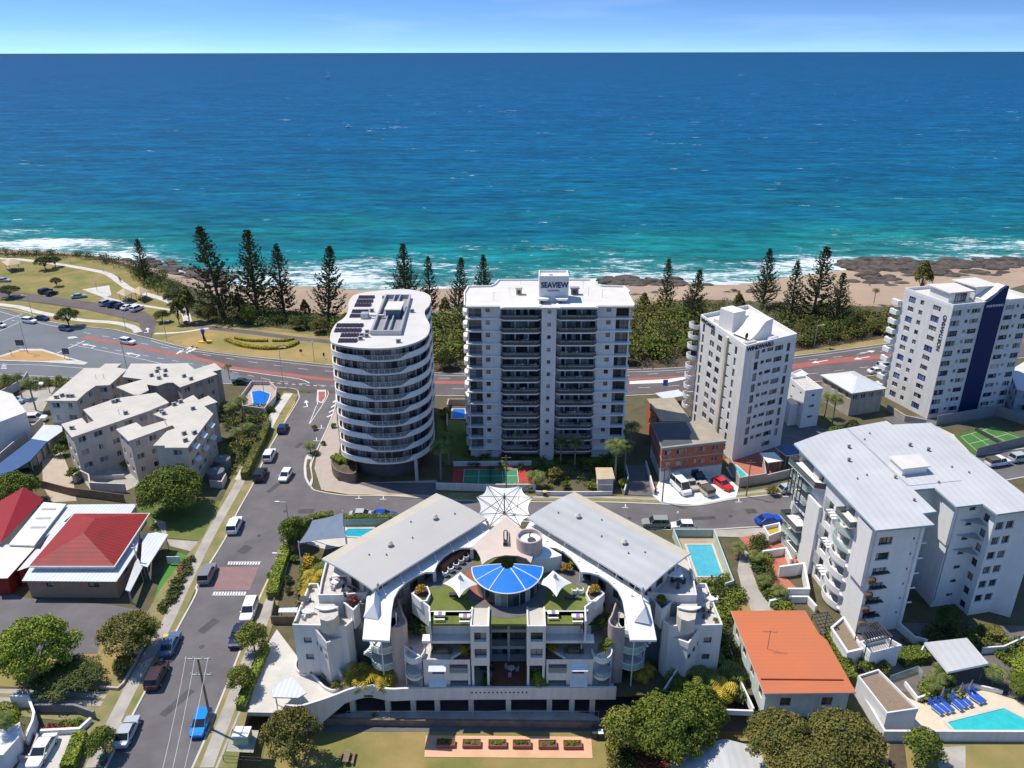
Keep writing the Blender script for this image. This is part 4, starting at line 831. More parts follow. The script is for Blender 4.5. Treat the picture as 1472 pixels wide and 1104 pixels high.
# sloping buttress walls
for (f, w_, top) in ((.25, .16, ZB-6), (.83, .16, ZB-1)):
 mb = MB(); a = pA+d*f*L_; c = pA+d*(f+w_)*L_
 mb.prism([tuple(a+nr*.02), tuple(a+nr*.6), tuple(c+nr*.6), tuple(c+nr*.02)], 0 if f < .5 else ZB-10.5, top); mb.build('projecting_bay', WHITE2, r_)
for k in range(4):                                   # window boxes and awnings on the front
 z = ZB-9.2-flb*k*.98; a = Vector(ip[iL]); c = Vector(ip[iK]); dd_ = (c-a).normalized(); nn_ = Vector((dd_.y, -dd_.x)); q = a+dd_*.6
 mb = MB(); mb.prism([tuple(q+nn_*.05), tuple(q+dd_*2.4+nn_*.05), tuple(q+dd_*2.4+nn_*.7), tuple(q+nn_*.7)], z+1.3, z+1.38)
 for j in range(6): x = q+dd_*(-.8+j*.22)+nn_*.25; mb.prism([tuple(x), tuple(x+dd_*.06), tuple(x+dd_*.06+nn_*.5), tuple(x+nn_*.5)], z-.2, z+.6, 1)
 mb.build('awning', [FRD, WOOD], r_)
a = Vector(ip[iK]); c = Vector(ip[iL]); dd_ = (a-c).normalized(); nn_ = Vector((dd_.y, -dd_.x)); mb = MB(); mb.prism([tuple(a-dd_*.45+nn_*.03), tuple(a+nn_*.03), tuple(a+nn_*.3), tuple(a-dd_*.45+nn_*.3)], 0, ZB-.4); mb.build('pilaster', WHITE2, r_)
for k in range(5):
 z = ZB-3.6-flb*k; mb = MB(); mb.prism([tuple(a-dd_*.6+nn_*.05), tuple(a+dd_*.9+nn_*.05), tuple(a+dd_*.9+nn_*.25), tuple(a-dd_*.6+nn_*.25)], z, z+.14); mb.build('ledge', WHITE2, r_)
for k in range(3):
 z = ZB-3.0-flb*k; q = P(1413, 724.4, ZB); mb = MB(); mb.add([(q[0]-3.4, q[1]+.9, z), (q[0]+.9, q[1]-.9, z-.25), (q[0]+.6, q[1]+1.4, z), (q[0]-3.4, q[1]+.9, z-.08), (q[0]+.9, q[1]-.9, z-.33), (q[0]+.6, q[1]+1.4, z-.08)], [(0, 1, 2), (5, 4, 3), (0, 3, 4, 1)]); mb.build('triangular_awning', GALV, r_)
a, c = ip[near(1375, 728.5)], ip[near(1343.7, 701.3)]; mb = MB(); mb.wall([a, lerp(a, c, .55)], .5, ZB-7.5, ZB-.4); mb.build('fin_wall', WHITE2, r_)
# roof seams and fittings
pc = lambda x, y, z=ZB: P(1072+x/3.68, 560+y/3.68, z)
mb = MB(); s0, s1 = pc(535, 205), pc(860, 510); mb.wall([s0[:2], s1[:2]], .35, ZB+.0, ZB+.035); s0, s1 = pc(860, 510), pc(1140, 482); mb.wall([s0[:2], s1[:2]], .12, ZB, ZB+.05); mb.build('roof_flashing', GALV, rf)
a, c = pc(825, 455), pc(955, 440); mb = MB(); a2, c2 = pc(760, 395), pc(900, 385); mb.prism([a[:2], c[:2], c2[:2], a2[:2]], ZB, ZB+1.2); mb.prism(inset([a[:2], c[:2], c2[:2], a2[:2]], -.3), ZB+1.2, ZB+1.35, 1); mb.build('lift_overrun', [WHITE2, ROOFW], rf)
for (x, y, s_) in ((545, 305, 1), (545, 375, 1), (868, 295, 1), (965, 320, 1), (790, 465, .8), (890, 585, .7), (655, 230, .5), (628, 262, .5), (640, 450, .5), (590, 470, .5), (1090, 408, .5), (1180, 437, .5), (1020, 490, .6)):
 q = pc(x, y+4); mb = MB(); mb.tube(q, (q[0], q[1], ZB+.45*s_), .22*s_, .2*s_, 8); mb.tube((q[0], q[1], ZB+.45*s_), (q[0], q[1], ZB+.62*s_), .34*s_, .12*s_, 8); mb.build('roof_vent', CONCD, rf)
# podium at the foot: planted courts, walls, pergolas
mb = MB(); pv = PP([(1195, 905), (1212, 890), (1240, 935), (1218, 940)], 2.8); mb.prism(pv, 0, 2.8, mtop=1); mb.wall(pv, .3, 2.8, 3.2, closed=True); mb.build('gravel_roof_annex', [WHITE2, GRAVEL], r_)
mb = MB(); pv = PP([(1236, 930), (1270, 922), (1293, 935), (1250, 946)], 2.8); mb.prism(pv, 0, 2.8, mtop=1); mb.wall(pv, .2, 2.8, 3.8, closed=True); mb.build('entry_annex', [WHITE2, TERR], r_)
mb = MB(); pv = PP([(1234, 898), (1262, 892), (1283, 913), (1247, 922)], 5.6)
for q in pv: mb.tube((*q, 2.8), (*q, 5.4), .08)
mb.wall(pv, .12, 5.3, 5.45, closed=True)
for j in range(9): t = (j+.5)/9; mb.wall([lerp(pv[0], pv[1], t), lerp(pv[3], pv[2], t)], .07, 5.35, 5.5)
mb.build('pergola', METAL, r_)
mb = MB(); pv = PP([(1168, 884), (1190, 880), (1206, 903), (1180, 908)], 3.0)
for q in pv: mb.tube((*q, 0), (*q, 2.9), .07)
for j in range(6): t = j/5; mb.wall([lerp(pv[0], pv[1], t), lerp(pv[3], pv[2], t)], .08, 2.9, 3.0); mb.wall([lerp(pv[0], pv[3], t), lerp(pv[1], pv[2], t)], .08, 3.0, 3.1)
mb.build('pergola', METAL, r_)
for pts, h in (([(1095, 803), (1128, 798), (1136, 815)], 1.6), ([(1118, 830), (1153, 825), (1160, 862), (1130, 862)], 2.2), ([(1105, 872), (1130, 866), (1160, 866), (1172, 880)], 1.2)):
 mb = MB(); mb.wall(PP(pts, 0), .35, 0, h); mb.build('court_wall', WHITE2, r_)
sheet('red_court_paving', [(1062, 772), (1120, 766), (1150, 800), (1130, 830), (1158, 858), (1110, 862), (1098, 820), (1086, 806)], TERRA, 0.13)
mb = MB(); pv = PP([(1098, 757), (1120, 752), (1122, 764), (1106, 770)], 1.8); mb.wall(pv, .25, 0, 1.9, closed=True); mb.prism(pv, 0, 1.2, 1); mb.build('entry_planter_box', [WHITE2, LO], r_)
B.finish()

# ---------------------------------------------------------------- generic flat or pitched roofed volumes given by roof pixels
def vol(B, px, z, wmat, rmat, eave=.35, th=.25, wins=None, z0=0, rname='roof', lip=0):
 pts = ccw(PP(px, z)); ip_ = inset(pts, eave); mb = MB(); mb.prism(pts, z-th, z, mi=1, mtop=0); rr = mb.build(rname, [rmat, wmat if not isinstance(th, tuple) else wmat], B.root)
 if lip: mb = MB(); mb.wall(inset(pts, .1), .18, z, z+lip, closed=True); mb.build('parapet', wmat, rr)
 mb = MB()
 for i in range(len(ip_)):
  a, c = ip_[i], ip_[(i+1) % len(ip_)]; L_ = math.dist(a, c); ops = []
  nx, ny = (c[1]-a[1])/max(L_, .01), -(c[0]-a[0])/max(L_, .01)
  if wins and L_ > wins.get('min', 3.0) and (ny < -.2 or nx*((a[0]+c[0])/2) < -5):
   fls = wins['floors']; sp = wins.get('sp', 3.2); cnt = max(1, int(L_/sp)); rs = random.Random(int(L_*100)+i)
   for k in range(fls):
    for j in range(cnt):
     cx = L_*(j+.5)/cnt; w_ = wins.get('w', 1.4)*rs.choice([.6, 1, 1, 1.15]); zt_ = z-th-.45-k*wins.get('fh', 2.9); h_ = wins.get('h', 1.25)
     if zt_-h_ > z0+.3: ops.append((cx-w_/2, cx+w_/2, zt_-h_, zt_, wins.get('d', .15), dict(n=2, fr=wins.get('fr', FRD), hood=wins.get('hood', 0))))
  B.facade(mb, a, c, z0, z-th, ops)
 mb.build('wall', wmat, B.root); return rr
c0 = lambda x, y: (x/5.52, 500+y/5.52)
c2 = lambda x, y: (200+x/5.018, 480+y/5.018)
WN = dict(floors=3, fh=2.95, sp=2.7, w=1.5, h=1.2, fr=FRW)
BEIGE = [('three-storey beige flats beside the palm car park, farthest left of the cluster', [c0(360, 420), c0(610, 420), c0(680, 355), c0(760, 300), c0(870, 295), c0(1010, 170), c0(925, 155), c0(965, 125), c0(835, 125), c0(790, 160), c0(670, 160)], 8.8, [(450, 395), (495, 380), (545, 385), (575, 385)], c0),
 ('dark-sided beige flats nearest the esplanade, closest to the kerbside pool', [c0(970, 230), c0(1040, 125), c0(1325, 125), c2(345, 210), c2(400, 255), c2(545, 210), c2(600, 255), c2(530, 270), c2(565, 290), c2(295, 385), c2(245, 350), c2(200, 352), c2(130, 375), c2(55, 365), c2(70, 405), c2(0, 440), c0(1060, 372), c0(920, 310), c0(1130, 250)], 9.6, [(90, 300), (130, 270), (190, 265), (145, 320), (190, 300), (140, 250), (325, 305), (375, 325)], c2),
 ('long middle beige flats with three rows of windows over the shaded court', [c0(485, 605), c0(650, 555), c0(690, 600), c0(745, 578), c0(660, 490), c0(920, 400), c0(1240, 355), c0(1325, 420), c2(215, 495), c2(90, 545), c2(60, 550), c0(1210, 490), c0(570, 710)], 9.6, [(575, 640), (905, 430), (935, 420), (1000, 520)], c0),
 ('front beige flats beside the big round tree, with small blue window hoods', [c0(920, 645), c0(1080, 590), c0(1130, 628), c0(1325, 570), c2(100, 580), c2(390, 440), c2(430, 475), c2(500, 445), c2(565, 490), c2(470, 520), c2(535, 575), c2(350, 820), c2(185, 820), c2(185, 805), c2(100, 805), c2(200, 700), c2(260, 680), c2(240, 658), c0(1020, 740)], 9.6, [(255, 510), (300, 490), (165, 560), (325, 720), (400, 715), (335, 770), (390, 540), (180, 575)], c2)]
for i, (lab, px, z, acs, cf) in enumerate(BEIGE):
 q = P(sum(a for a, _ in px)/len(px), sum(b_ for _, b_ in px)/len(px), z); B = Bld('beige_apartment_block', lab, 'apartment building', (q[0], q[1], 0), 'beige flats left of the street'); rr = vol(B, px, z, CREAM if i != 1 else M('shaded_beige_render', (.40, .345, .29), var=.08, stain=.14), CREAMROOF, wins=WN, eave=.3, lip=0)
 for (x, y) in acs: q = P(*cf(x, y+6), z); acunit(rr, q[0], q[1], z, random.random(), 1.0)
 for _ in range(2): j = random.randrange(len(px)); q = P(sum(a for a, _ in px)/len(px)+random.uniform(-12, 12), sum(b_ for _, b_ in px)/len(px)+random.uniform(-4, 4), z); mb = MB(); mb.tube(q, (q[0], q[1], z+1.2), .05); mb.build('vent_pipe', GALV, rr)
 if i == 3:
  pts = ccw(PP(px, z)); a = P(*c2(535, 575), z); c = P(*c2(350, 820), z)
  for k in range(2):
   for t in (.2, .5, .8):
    q = lerp(a, c, t); mb = MB(); dx, dy = (c[0]-a[0]), (c[1]-a[1]); l_ = math.hypot(dx, dy); dx /= l_; dy /= l_; n_ = (-dy, dx) if -dy > 0 else (dy, -dx); zz = z-.9-2.9*k
    p4 = [(q[0]-dx, q[1]-dy), (q[0]+dx, q[1]+dy)]; mb.add([(p4[0][0], p4[0][1], zz), (p4[1][0], p4[1][1], zz), (p4[1][0]+n_[0]*.9, p4[1][1]+n_[1]*.9, zz-.5), (p4[0][0]+n_[0]*.9, p4[0][1]+n_[1]*.9, zz-.5), (p4[0][0], p4[0][1], zz-.06), (p4[1][0], p4[1][1], zz-.06), (p4[1][0]+n_[0]*.9, p4[1][1]+n_[1]*.9, zz-.56), (p4[0][0]+n_[0]*.9, p4[0][1]+n_[1]*.9, zz-.56)], [(0, 1, 2, 3), (7, 6, 5, 4), (2, 6, 7, 3), (0, 3, 7, 4), (1, 5, 6, 2)]); mb.build('awning', SHEETW, B.root)
 B.finish()
# brick flats by the white forecourt
c8 = lambda x, y: (760+x/3.68, 540+y/3.68)
B = Bld('brick_flats', 'two-storey orange brick flats with blue-grey trim above a white forecourt', 'apartment building', (*P(990, 670)[:2], 0)); r_ = B.root
zq = 8.0; F_ = [c8(650, 250), c8(705, 383), c8(1045, 345), c8(930, 238)]; pts = ccw(PP(F_, zq))
mb = MB(); mb.prism(pts, zq-.45, zq, mi=1, mtop=0); rr = mb.build('roof', [M('tan_roof_felt', (.33, .28, .21), var=.15, scale=.4), TRIMB], r_)
mb = MB(); pp2 = PP([c8(652, 252), c8(705, 376), c8(868, 356), c8(850, 320), c8(862, 300), c8(832, 245)], zq+.03); mb.prism(pp2, zq+.005, zq+.03, bot=False); mb.build('dark_roof_patch', M('dark_roof_patch', (.075, .08, .09), var=.1), rr)
ip_ = inset(pts, .2); wl = MB(); tr = MB()
for i in range(4):
 a, c = ip_[i], ip_[(i+1) % 4]; L_ = math.dist(a, c); ops = []
 if L_ > 8 and (a[1]+c[1])/2 < P(*c8(860, 350), zq)[1]+3 and abs(c[1]-a[1]) < 6:
  for zt_ in (7.1, 4.5):
   for f, w_ in ((.09, 1.4), (.28, 1.4), (.40, .6), (.55, .6), (.66, 1.3), (.86, 1.4)): ops.append((f*L_-w_/2, f*L_+w_/2, zt_-1.05, zt_, .12, dict(n=2, fr=FRW)))
 B.facade(wl, a, c, 2.5, zq-.45, ops, 0); B.facade(wl, a, c, 0, 2.5, [(.5*L_, .62*L_, .1, 2.2, .3, dict(n=1, fr=FRB))] if ops else [], 1)
 for zz in (2.5, 5.1): tr.wall([a, c], .12, zz, zz+.22)
wl.build('wall', [BRICK, M('pale_blue_render', (.50, .54, .56), stain=.1)], r_); tr.build('trim', TRIMB, r_)
rr = vol(B, [c8(625, 122), c8(700, 242), c8(862, 240), c8(770, 116)], 7.6, BRICK, M('tan_roof_felt', (.3, .25, .2)), wins=dict(floors=2, sp=4, w=1.2), rname='rear_roof', eave=.15)
B.finish()
# small white house beside the corner tower, hipped white-roofed house
cm = lambda x, y: (1100+x/6.9, 480+y/6.9)
B = Bld('white_cube_house', 'tall narrow white house with slot windows right of the corner tower', 'house', (*P(1165, 615)[:2], 0)); vol(B, [cm(245, 450), cm(395, 582), cm(572, 558), cm(400, 430)], 9.0, WHITE2, TERR, eave=.05, lip=.5, wins=dict(floors=3, sp=2.6, w=1.3, h=.55, fh=2.7)); vol(B, [cm(215, 650), cm(250, 705), cm(360, 690), cm(330, 600)], 5.4, WHITE2, CONCP, eave=.05, wins=None, rname='lower_roof'); B.finish()
B = Bld('garage_cafe', 'low white flat building with a roof planter behind the corner tower', 'building', (*P(1150, 550)[:2], 0)); vol(B, [cm(255, 395), cm(330, 440), cm(430, 410), cm(350, 358)], 5.0, WHITE2, ROOFW, eave=.05, lip=.3, wins=dict(floors=1, sp=3)); B.finish()
def hip(B, px, z0, z1, mat, wmat, ridge=.4, wins=None, wallz=0, eave=.5, th=.12, name='roof'):
 p = [P(a, b_, z0) for a, b_ in px]; e = [(q[0], q[1], z0) for q in p]; c = (sum(q[0] for q in e)/4, sum(q[1] for q in e)/4)
 d0 = math.dist(e[0], e[1]); d1 = math.dist(e[1], e[2])
 if d0 > d1: m1, m2 = lerp(e[0], e[3], .5), lerp(e[1], e[2], .5)
 else: m1, m2 = lerp(e[0], e[1], .5), lerp(e[3], e[2], .5)
 R1 = (*lerp(m1, m2, ridge), z1); R2 = (*lerp(m1, m2, 1-ridge), z1); mb = MB(); v = e+[R1, R2]
 f = [(0, 3, 4), (3, 2, 5, 4), (2, 1, 5), (1, 0, 4, 5)] if d0 > d1 else [(1, 0, 4), (0, 3, 5, 4), (3, 2, 5), (2, 1, 4, 5)]
 f = [t[::-1] for t in f] if area([q[:2] for q in e]) > 0 else f
 f2 = []
 for t in f:
  a, b_, c_ = [Vector(v[i]) for i in t[:3]]; f2.append(t if (b_-a).cross(c_-a).z > 0 else t[::-1])
 mb.add(v, f2); mb.wall([q[:2] for q in e], .15, z0-.22, z0+.02, 1, closed=True); rr = mb.build(name, [mat, wmat], B.root)
 ip_ = inset([q[:2] for q in e], eave); wl = MB()
 for i in range(4):
  a, c_ = ip_[i], ip_[(i+1) % 4]; L_ = math.dist(a, c_); ops = []
  if wins: ops = [(L_*(j+.5)/wins-.7, L_*(j+.5)/wins+.7, z0-2.0, z0-.8, .12, dict(n=2, fr=FRW)) for j in range(wins)]
  B.facade(wl, a, c_, wallz, z0, ops)
 wl.build('wall', wmat, B.root); return rr
B = Bld('white_roofed_house', 'cream two-storey house with a bright white hipped roof near the esplanade', 'house', (*P(1225, 580)[:2], 0)); hip(B, [cm(545, 405), cm(860, 590), cm(1210, 540), cm(880, 368)], 6.2, 7.9, SHEETW, M('cream_weatherboard', (.42, .37, .30), stain=.2), wins=4); B.finish()
# orange-roofed house
cq = lambda x, y: (1072+x/3.68, 804+y/3.68)
B = Bld('orange_roofed_house', 'house with a flat-pitched bright orange roof behind the resort', 'house', (*P(1140, 960)[:2], 0)); r_ = B.root; zo = 4.6
px = [(1050.5, 878), cq(315, 270), cq(385, 390), cq(430, 430), cq(585, 705), (1098, 997)]; pts = PP(px, zo); pr = ccw(pts)
mb = MB(); xr = sum(q[0] for q in pts)/6; mb.prism(pr, lambda x, y: zo-.2, lambda x, y: zo, mi=1, mtop=0); rf = mb.build('roof', [ORANGER, WHITE2], r_)
s0, s1 = P(*cq(80, 636), zo), P(*cq(515, 640), zo); mb = MB(); mb.wall([s0[:2], s1[:2]], .14, zo, zo+.18); mb.build('roof_step', M('dark_orange_step', (.3, .07, .03)), rf)
q = P(*cq(115, 475), zo); mb = MB(); mb.tube(q, (q[0], q[1], zo+3.2), .035); mb.tube((q[0]-.9, q[1]+.1, zo+3.0), (q[0]+.9, q[1]-.1, zo+3.0), .025)
for j in range(5): mb.tube((q[0]-.8+j*.4, q[1]-.35, zo+3.0), (q[0]-.8+j*.4, q[1]+.35, zo+3.0), .015)
mb.build('aerial', METAL, rf)
ip_ = inset(pr, .55); wl = MB()
for i in range(len(ip_)):
 a, c = ip_[i], ip_[(i+1) % len(ip_)]; L_ = math.dist(a, c); cnt = max(1, int(L_/3.6)); ops = [(L_*(j+.5)/cnt-.7, L_*(j+.5)/cnt+.7, 1.9, 3.3, .15, dict(n=2, fr=WOODR)) for j in range(cnt)] if L_ > 4 else []
 B.facade(wl, a, c, 0, zo-.2, ops)
wl.build('wall', M('pale_mint_render', (.55, .60, .56), stain=.1), r_); B.finish()
# church hall with red tiled roofs
B = Bld('red_roofed_hall', 'brick hall with a red tiled hipped roof, white skirt roof and awning', 'hall', (*P(120, 800)[:2], 0)); r_ = B.root
c1_ = lambda x, y: (x/3.68, 560+y/3.68)
zs = 3.6; sk = [c1_(120, 1010), c1_(610, 1015), c1_(720, 850), c1_(770, 650), c1_(390, 655), c1_(180, 830)]
rr = vol(B, [c1_(115, 1012), c1_(615, 1016), c1_(725, 850), c1_(745, 700), c1_(300, 700)], zs, M('tan_brick', (.36, .24, .17), scale=1.5, c2=(.29, .19, .135)), SHEETW, wins=dict(floors=1, sp=6, w=1.8, h=.8), eave=.5)
hip(B, [c1_(150, 935), c1_(605, 935), c1_(790, 655), c1_(392, 655)], 4.6, 7.2, REDT, WHITE2, ridge=.36, wallz=3.4, name='tiled_roof')
for (x, y) in ((455, 755), (492, 708)): q = P(*c1_(x, y+8), 6.2); mb = MB(); mb.tube((q[0], q[1], 5.4), (q[0], q[1], 6.8), .16, .16, 8); mb.tube((q[0], q[1], 6.8), (q[0], q[1], 6.95), .26, .2, 8); mb.build('roof_vent', CONCD, r_)
vol(B, [c1_(180, 830), c1_(390, 655), c1_(690, 655), c1_(725, 605), c1_(360, 608)], 3.3, WHITE2, SHEETW, rname='rear_roof', eave=.2)
vol(B, [c1_(45, 820), c1_(180, 825), c1_(350, 605), c1_(230, 595)], 3.9, WHITE2, M('cream_sheet_roof', (.66, .62, .54)), rname='cream_roof', eave=.3)
vol(B, [c1_(-60, 820), c1_(-60, 1000), c1_(40, 998), c1_(185, 835), c1_(40, 820)], 3.5, REDT, M('cream_sheet_roof', (.66, .62, .54)), rname='cream_porch_roof', eave=.4)
vol(B, [c1_(90, 960), c1_(150, 940), c1_(225, 845), c1_(190, 842)], 3.2, REDT, SHEETW, rname='valley_roof', eave=.1)
for k in range(3): a = P(*c1_(225-k*28, 635+k*48), 3.9); mb = MB(); mb.box(a[0]-.2, a[1]-.15, 3.9, a[0]+2.3, a[1]+.35, 3.99); mb.build('skylight', GALV, r_)
B.finish()
B = Bld('red_gabled_hall', 'long red sheet-roofed gable at the left edge beside cream roofs', 'hall', (*P(15, 745)[:2], 0)); r_ = B.root
e = [P(*c1_(-320, 860), 4.2), P(*c1_(0, 815), 4.2), P(*c1_(232, 580), 4.2), P(*c1_(20, 560), 4.2)]
g0, g1 = P(*c1_(-190, 700), 6.6), P(*c1_(125, 516), 6.6); mb = MB(); RS = M('red_sheet_roof', (.34, .024, .03), var=.06, rough=.5, wave=('DIAGONAL', 2.0, .12))
mb.poly([e[1], e[2], g1, g0]); back0 = (2*g0[0]-e[1][0], 2*g0[1]-e[1][1], 4.2); back1 = (2*g1[0]-e[2][0], 2*g1[1]-e[2][1], 4.2); mb.poly([g0, g1, back1, back0]); mb.build('roof', RS, r_)
mb = MB(); mb.prism(inset([e[1][:2], e[2][:2], back1[:2], back0[:2]], .4), 0, 4.15); mb.add([(*e[2][:2], 4.1), g1, (*back1[:2], 4.1)], [(0, 1, 2)]); mb.build('wall', CREAM, r_)
# awning shelter at the hall
def canopy(name, label, px, z, mat, th=.18, legs=True, group=None, cat='canopy', zb=0, legm=None, mside=None, slope=None):
 pts = PP(px, z); o = P(sum(a for a, _ in px)/len(px), sum(b_ for _, b_ in px)/len(px), zb); rt = thing(name, label, cat, (o[0], o[1], zb), group)
 mb = MB(); mb.prism(pts, z-th, z, mi=1, mtop=0); mb.build('roof', [mat, mside or WHITE2], rt)
 if legs:
  for q in inset(pts, .35): mb = MB(); mb.tube((*q, zb), (*q, z-th), .07, .07, 8); mb.build('post', legm or GALV, rt)
 return rt
canopy('awning_shelter', 'blue and white awning roof on the street side of the red-roofed hall', [(202, 812), (212, 815), (242, 768), (225, 765), (205, 768)], 3.0, SHEETW)
canopy('awning_shelter', 'low grey roof in front of the hall doors beside green turf', [(180, 848), (187, 850), (205, 815), (197, 800)], 2.8, ROOFGL)
mb = MB(); q = P(194, 792, 5); mb.tube((q[0], q[1], 3.5), (q[0], q[1], 6.3), .09); mb.tube((q[0]-.5, q[1], 5.6), (q[0]+.5, q[1], 5.6), .08); tag(mb.build('roof_cross', WHITE2), 'small white cross on the edge of the red-roofed hall', 'cross')
# left edge: rounded white building, long blue and white carport
B = Bld('white_corner_building', 'plain white building cut by the left edge of the photo', 'building', (*P(10, 620)[:2], 0)); vol(B, [(-90, 562), (-90, 640), (38, 592), (18, 566), (0, 561)], 7.0, WHITE2, ROOFW, eave=.05, wins=None); B.finish()
B = Bld('long_carport', 'long flat carport roof, half bright white and half blue, beside the beige flats', 'carport', (*P(50, 640)[:2], 0)); zc = 2.9
pv = PP([c0(-60, 960), c0(245, 725), c0(375, 745), c0(245, 890), c0(150, 950), c0(-60, 1060)], zc); mb = MB(); mb.prism(pv, zc-.2, zc); mb.build('blue_roof', BLUESH, B.root)
pv2 = PP([c0(248, 722), c0(345, 612), c0(492, 615), c0(495, 660), c0(378, 742)], zc); mb = MB(); mb.prism(pv2, zc-.2, zc+.02); mb.build('white_roof', SHEETW, B.root)
mb = MB(); mb.wall(PP([c0(-60, 1090), c0(160, 960), c0(300, 930), c0(500, 700)], 0), .2, 0, zc-.2); mb.wall(PP([c0(-60, 1000), c0(350, 640)], 0), .2, 0, zc-.2); mb.build('wall', CREAM, B.root)
for t in range(4): q = lerp(P(*c0(250, 965)), P(*c0(395, 830)), t/3); mb = MB(); mb.obox(q[0], q[1], 0, 2.4, .12, 1.9, .9); mb.build('garage_door', TERR, B.root)
# sheds and outbuildings
B = Bld('grey_roofed_shed', 'pale grey metal-roofed shed at the bottom edge beneath the big tree', 'shed', (*P(1033, 1090, LOTZ)[:2], LOTZ)); r_ = B.root
zz = -.8; a, b_, c, d_, e_, f_ = P(963, 1080, zz), P(1042, 1062, zz+.6), P(1090, 1074, zz), P(1108, 1118, zz), P(1052, 1118, zz+.6), P(968, 1125, zz)
mb = MB(); mb.poly([f_, e_, b_, a]); mb.poly([e_, d_, c, b_]); mb.build('roof', ROOFGL, r_); mb = MB(); mb.prism(inset([a[:2], f_[:2], d_[:2], c[:2], b_[:2]], .3), LOTZ, zz-.05); mb.build('wall', WHITE, r_)
B = Bld('gravel_roofed_outbuilding', 'white garage with a brown gravel roof behind the white wall of the pool court', 'garage', (*P(1270, 1010)[:2], 0)); vol(B, [cq(590, 625), cq(745, 825), cq(912, 800), cq(700, 590)], 3.2, WHITE2, GRAVEL, eave=.05, lip=.35); B.finish()
canopy('pool_pavilion', 'open pavilion with a flat blue-grey roof and white front edge near the loungers', [cq(945, 440), cq(1070, 595), cq(1285, 550), cq(1170, 415)], 3.4, ROOFGL, th=.35, cat='pavilion')
# ---------------------------------------------------------------- the resort in the middle
B = Bld('resort_building', 'white terraced resort with two long grey roofs, a roof lawn and curved walls', 'resort', (-.8, 90, LOTZ)); r_ = B.root
RS_ = r_
def strip3(name, pts, mat, th=.22, mats=None, parent=None):   # slab from survey points carrying their own heights
 w3 = [P(a, b_, z) for a, b_, z in pts]; p2 = [(q[0], q[1]) for q in w3]
 if area(p2) < 0: w3 = w3[::-1]; p2 = p2[::-1]
 n = len(p2); tri = tessellate_polygon([[Vector((q[0], q[1], 0)) for q in p2]]); mb = MB()
 up = [tuple(t) if area([p2[i] for i in t]) > 0 else tuple(t)[::-1] for t in tri]
 mb.add(w3, up); mb.add([(a, b_, c-th) for a, b_, c in w3], [t[::-1] for t in up], 1)
 mb.add(w3+[(a, b_, c-th) for a, b_, c in w3], [(i, n+i, n+(i+1) % n, (i+1) % n) for i in range(n)], 1)
 return mb.build(name, [mat, mats or WHITE2], parent or r_)
xm = -0.75
wlL = MB()
def solid(px, z1, z0=0, mat=WHITE, name='wall', lip=0, mtop=TERR, wn=None, world=False, lipw=.22):
 pts = ccw(px if world else PP(px, z1)); mb = MB(); ops_ = {}
 for i in range(len(pts)):
  a, c = pts[i], pts[(i+1) % len(pts)]; ops = []; L_ = math.dist(a, c)
  if wn and L_ > 1.8 and (c[0]-a[0]) > -.2*L_ and -(c[0]-a[0])/L_ < .3:
   for zz in wn[0]:
    cnt = max(1, int(L_/wn[1]))
    for j in range(cnt): s_ = L_*(j+.5)/cnt; w_ = min(wn[2], L_*.6)/2; ops.append((s_-w_, s_+w_, zz, zz+wn[3], .18, dict(n=2 if w_ > .6 else 1)))
  B.facade(mb, a, c, z0, z1, ops)
 tri = tessellate_polygon([[Vector((*q, 0)) for q in pts]]); mb.add([(*q, z1) for q in pts], [tuple(t) if area([pts[i] for i in t]) > 0 else tuple(t)[::-1] for t in tri], 1)
 if lip: mb.wall(inset(pts, lipw/2), lipw, z1-.01, z1+lip, 0, closed=True)
 return mb.build(name, [mat, mtop], r_)
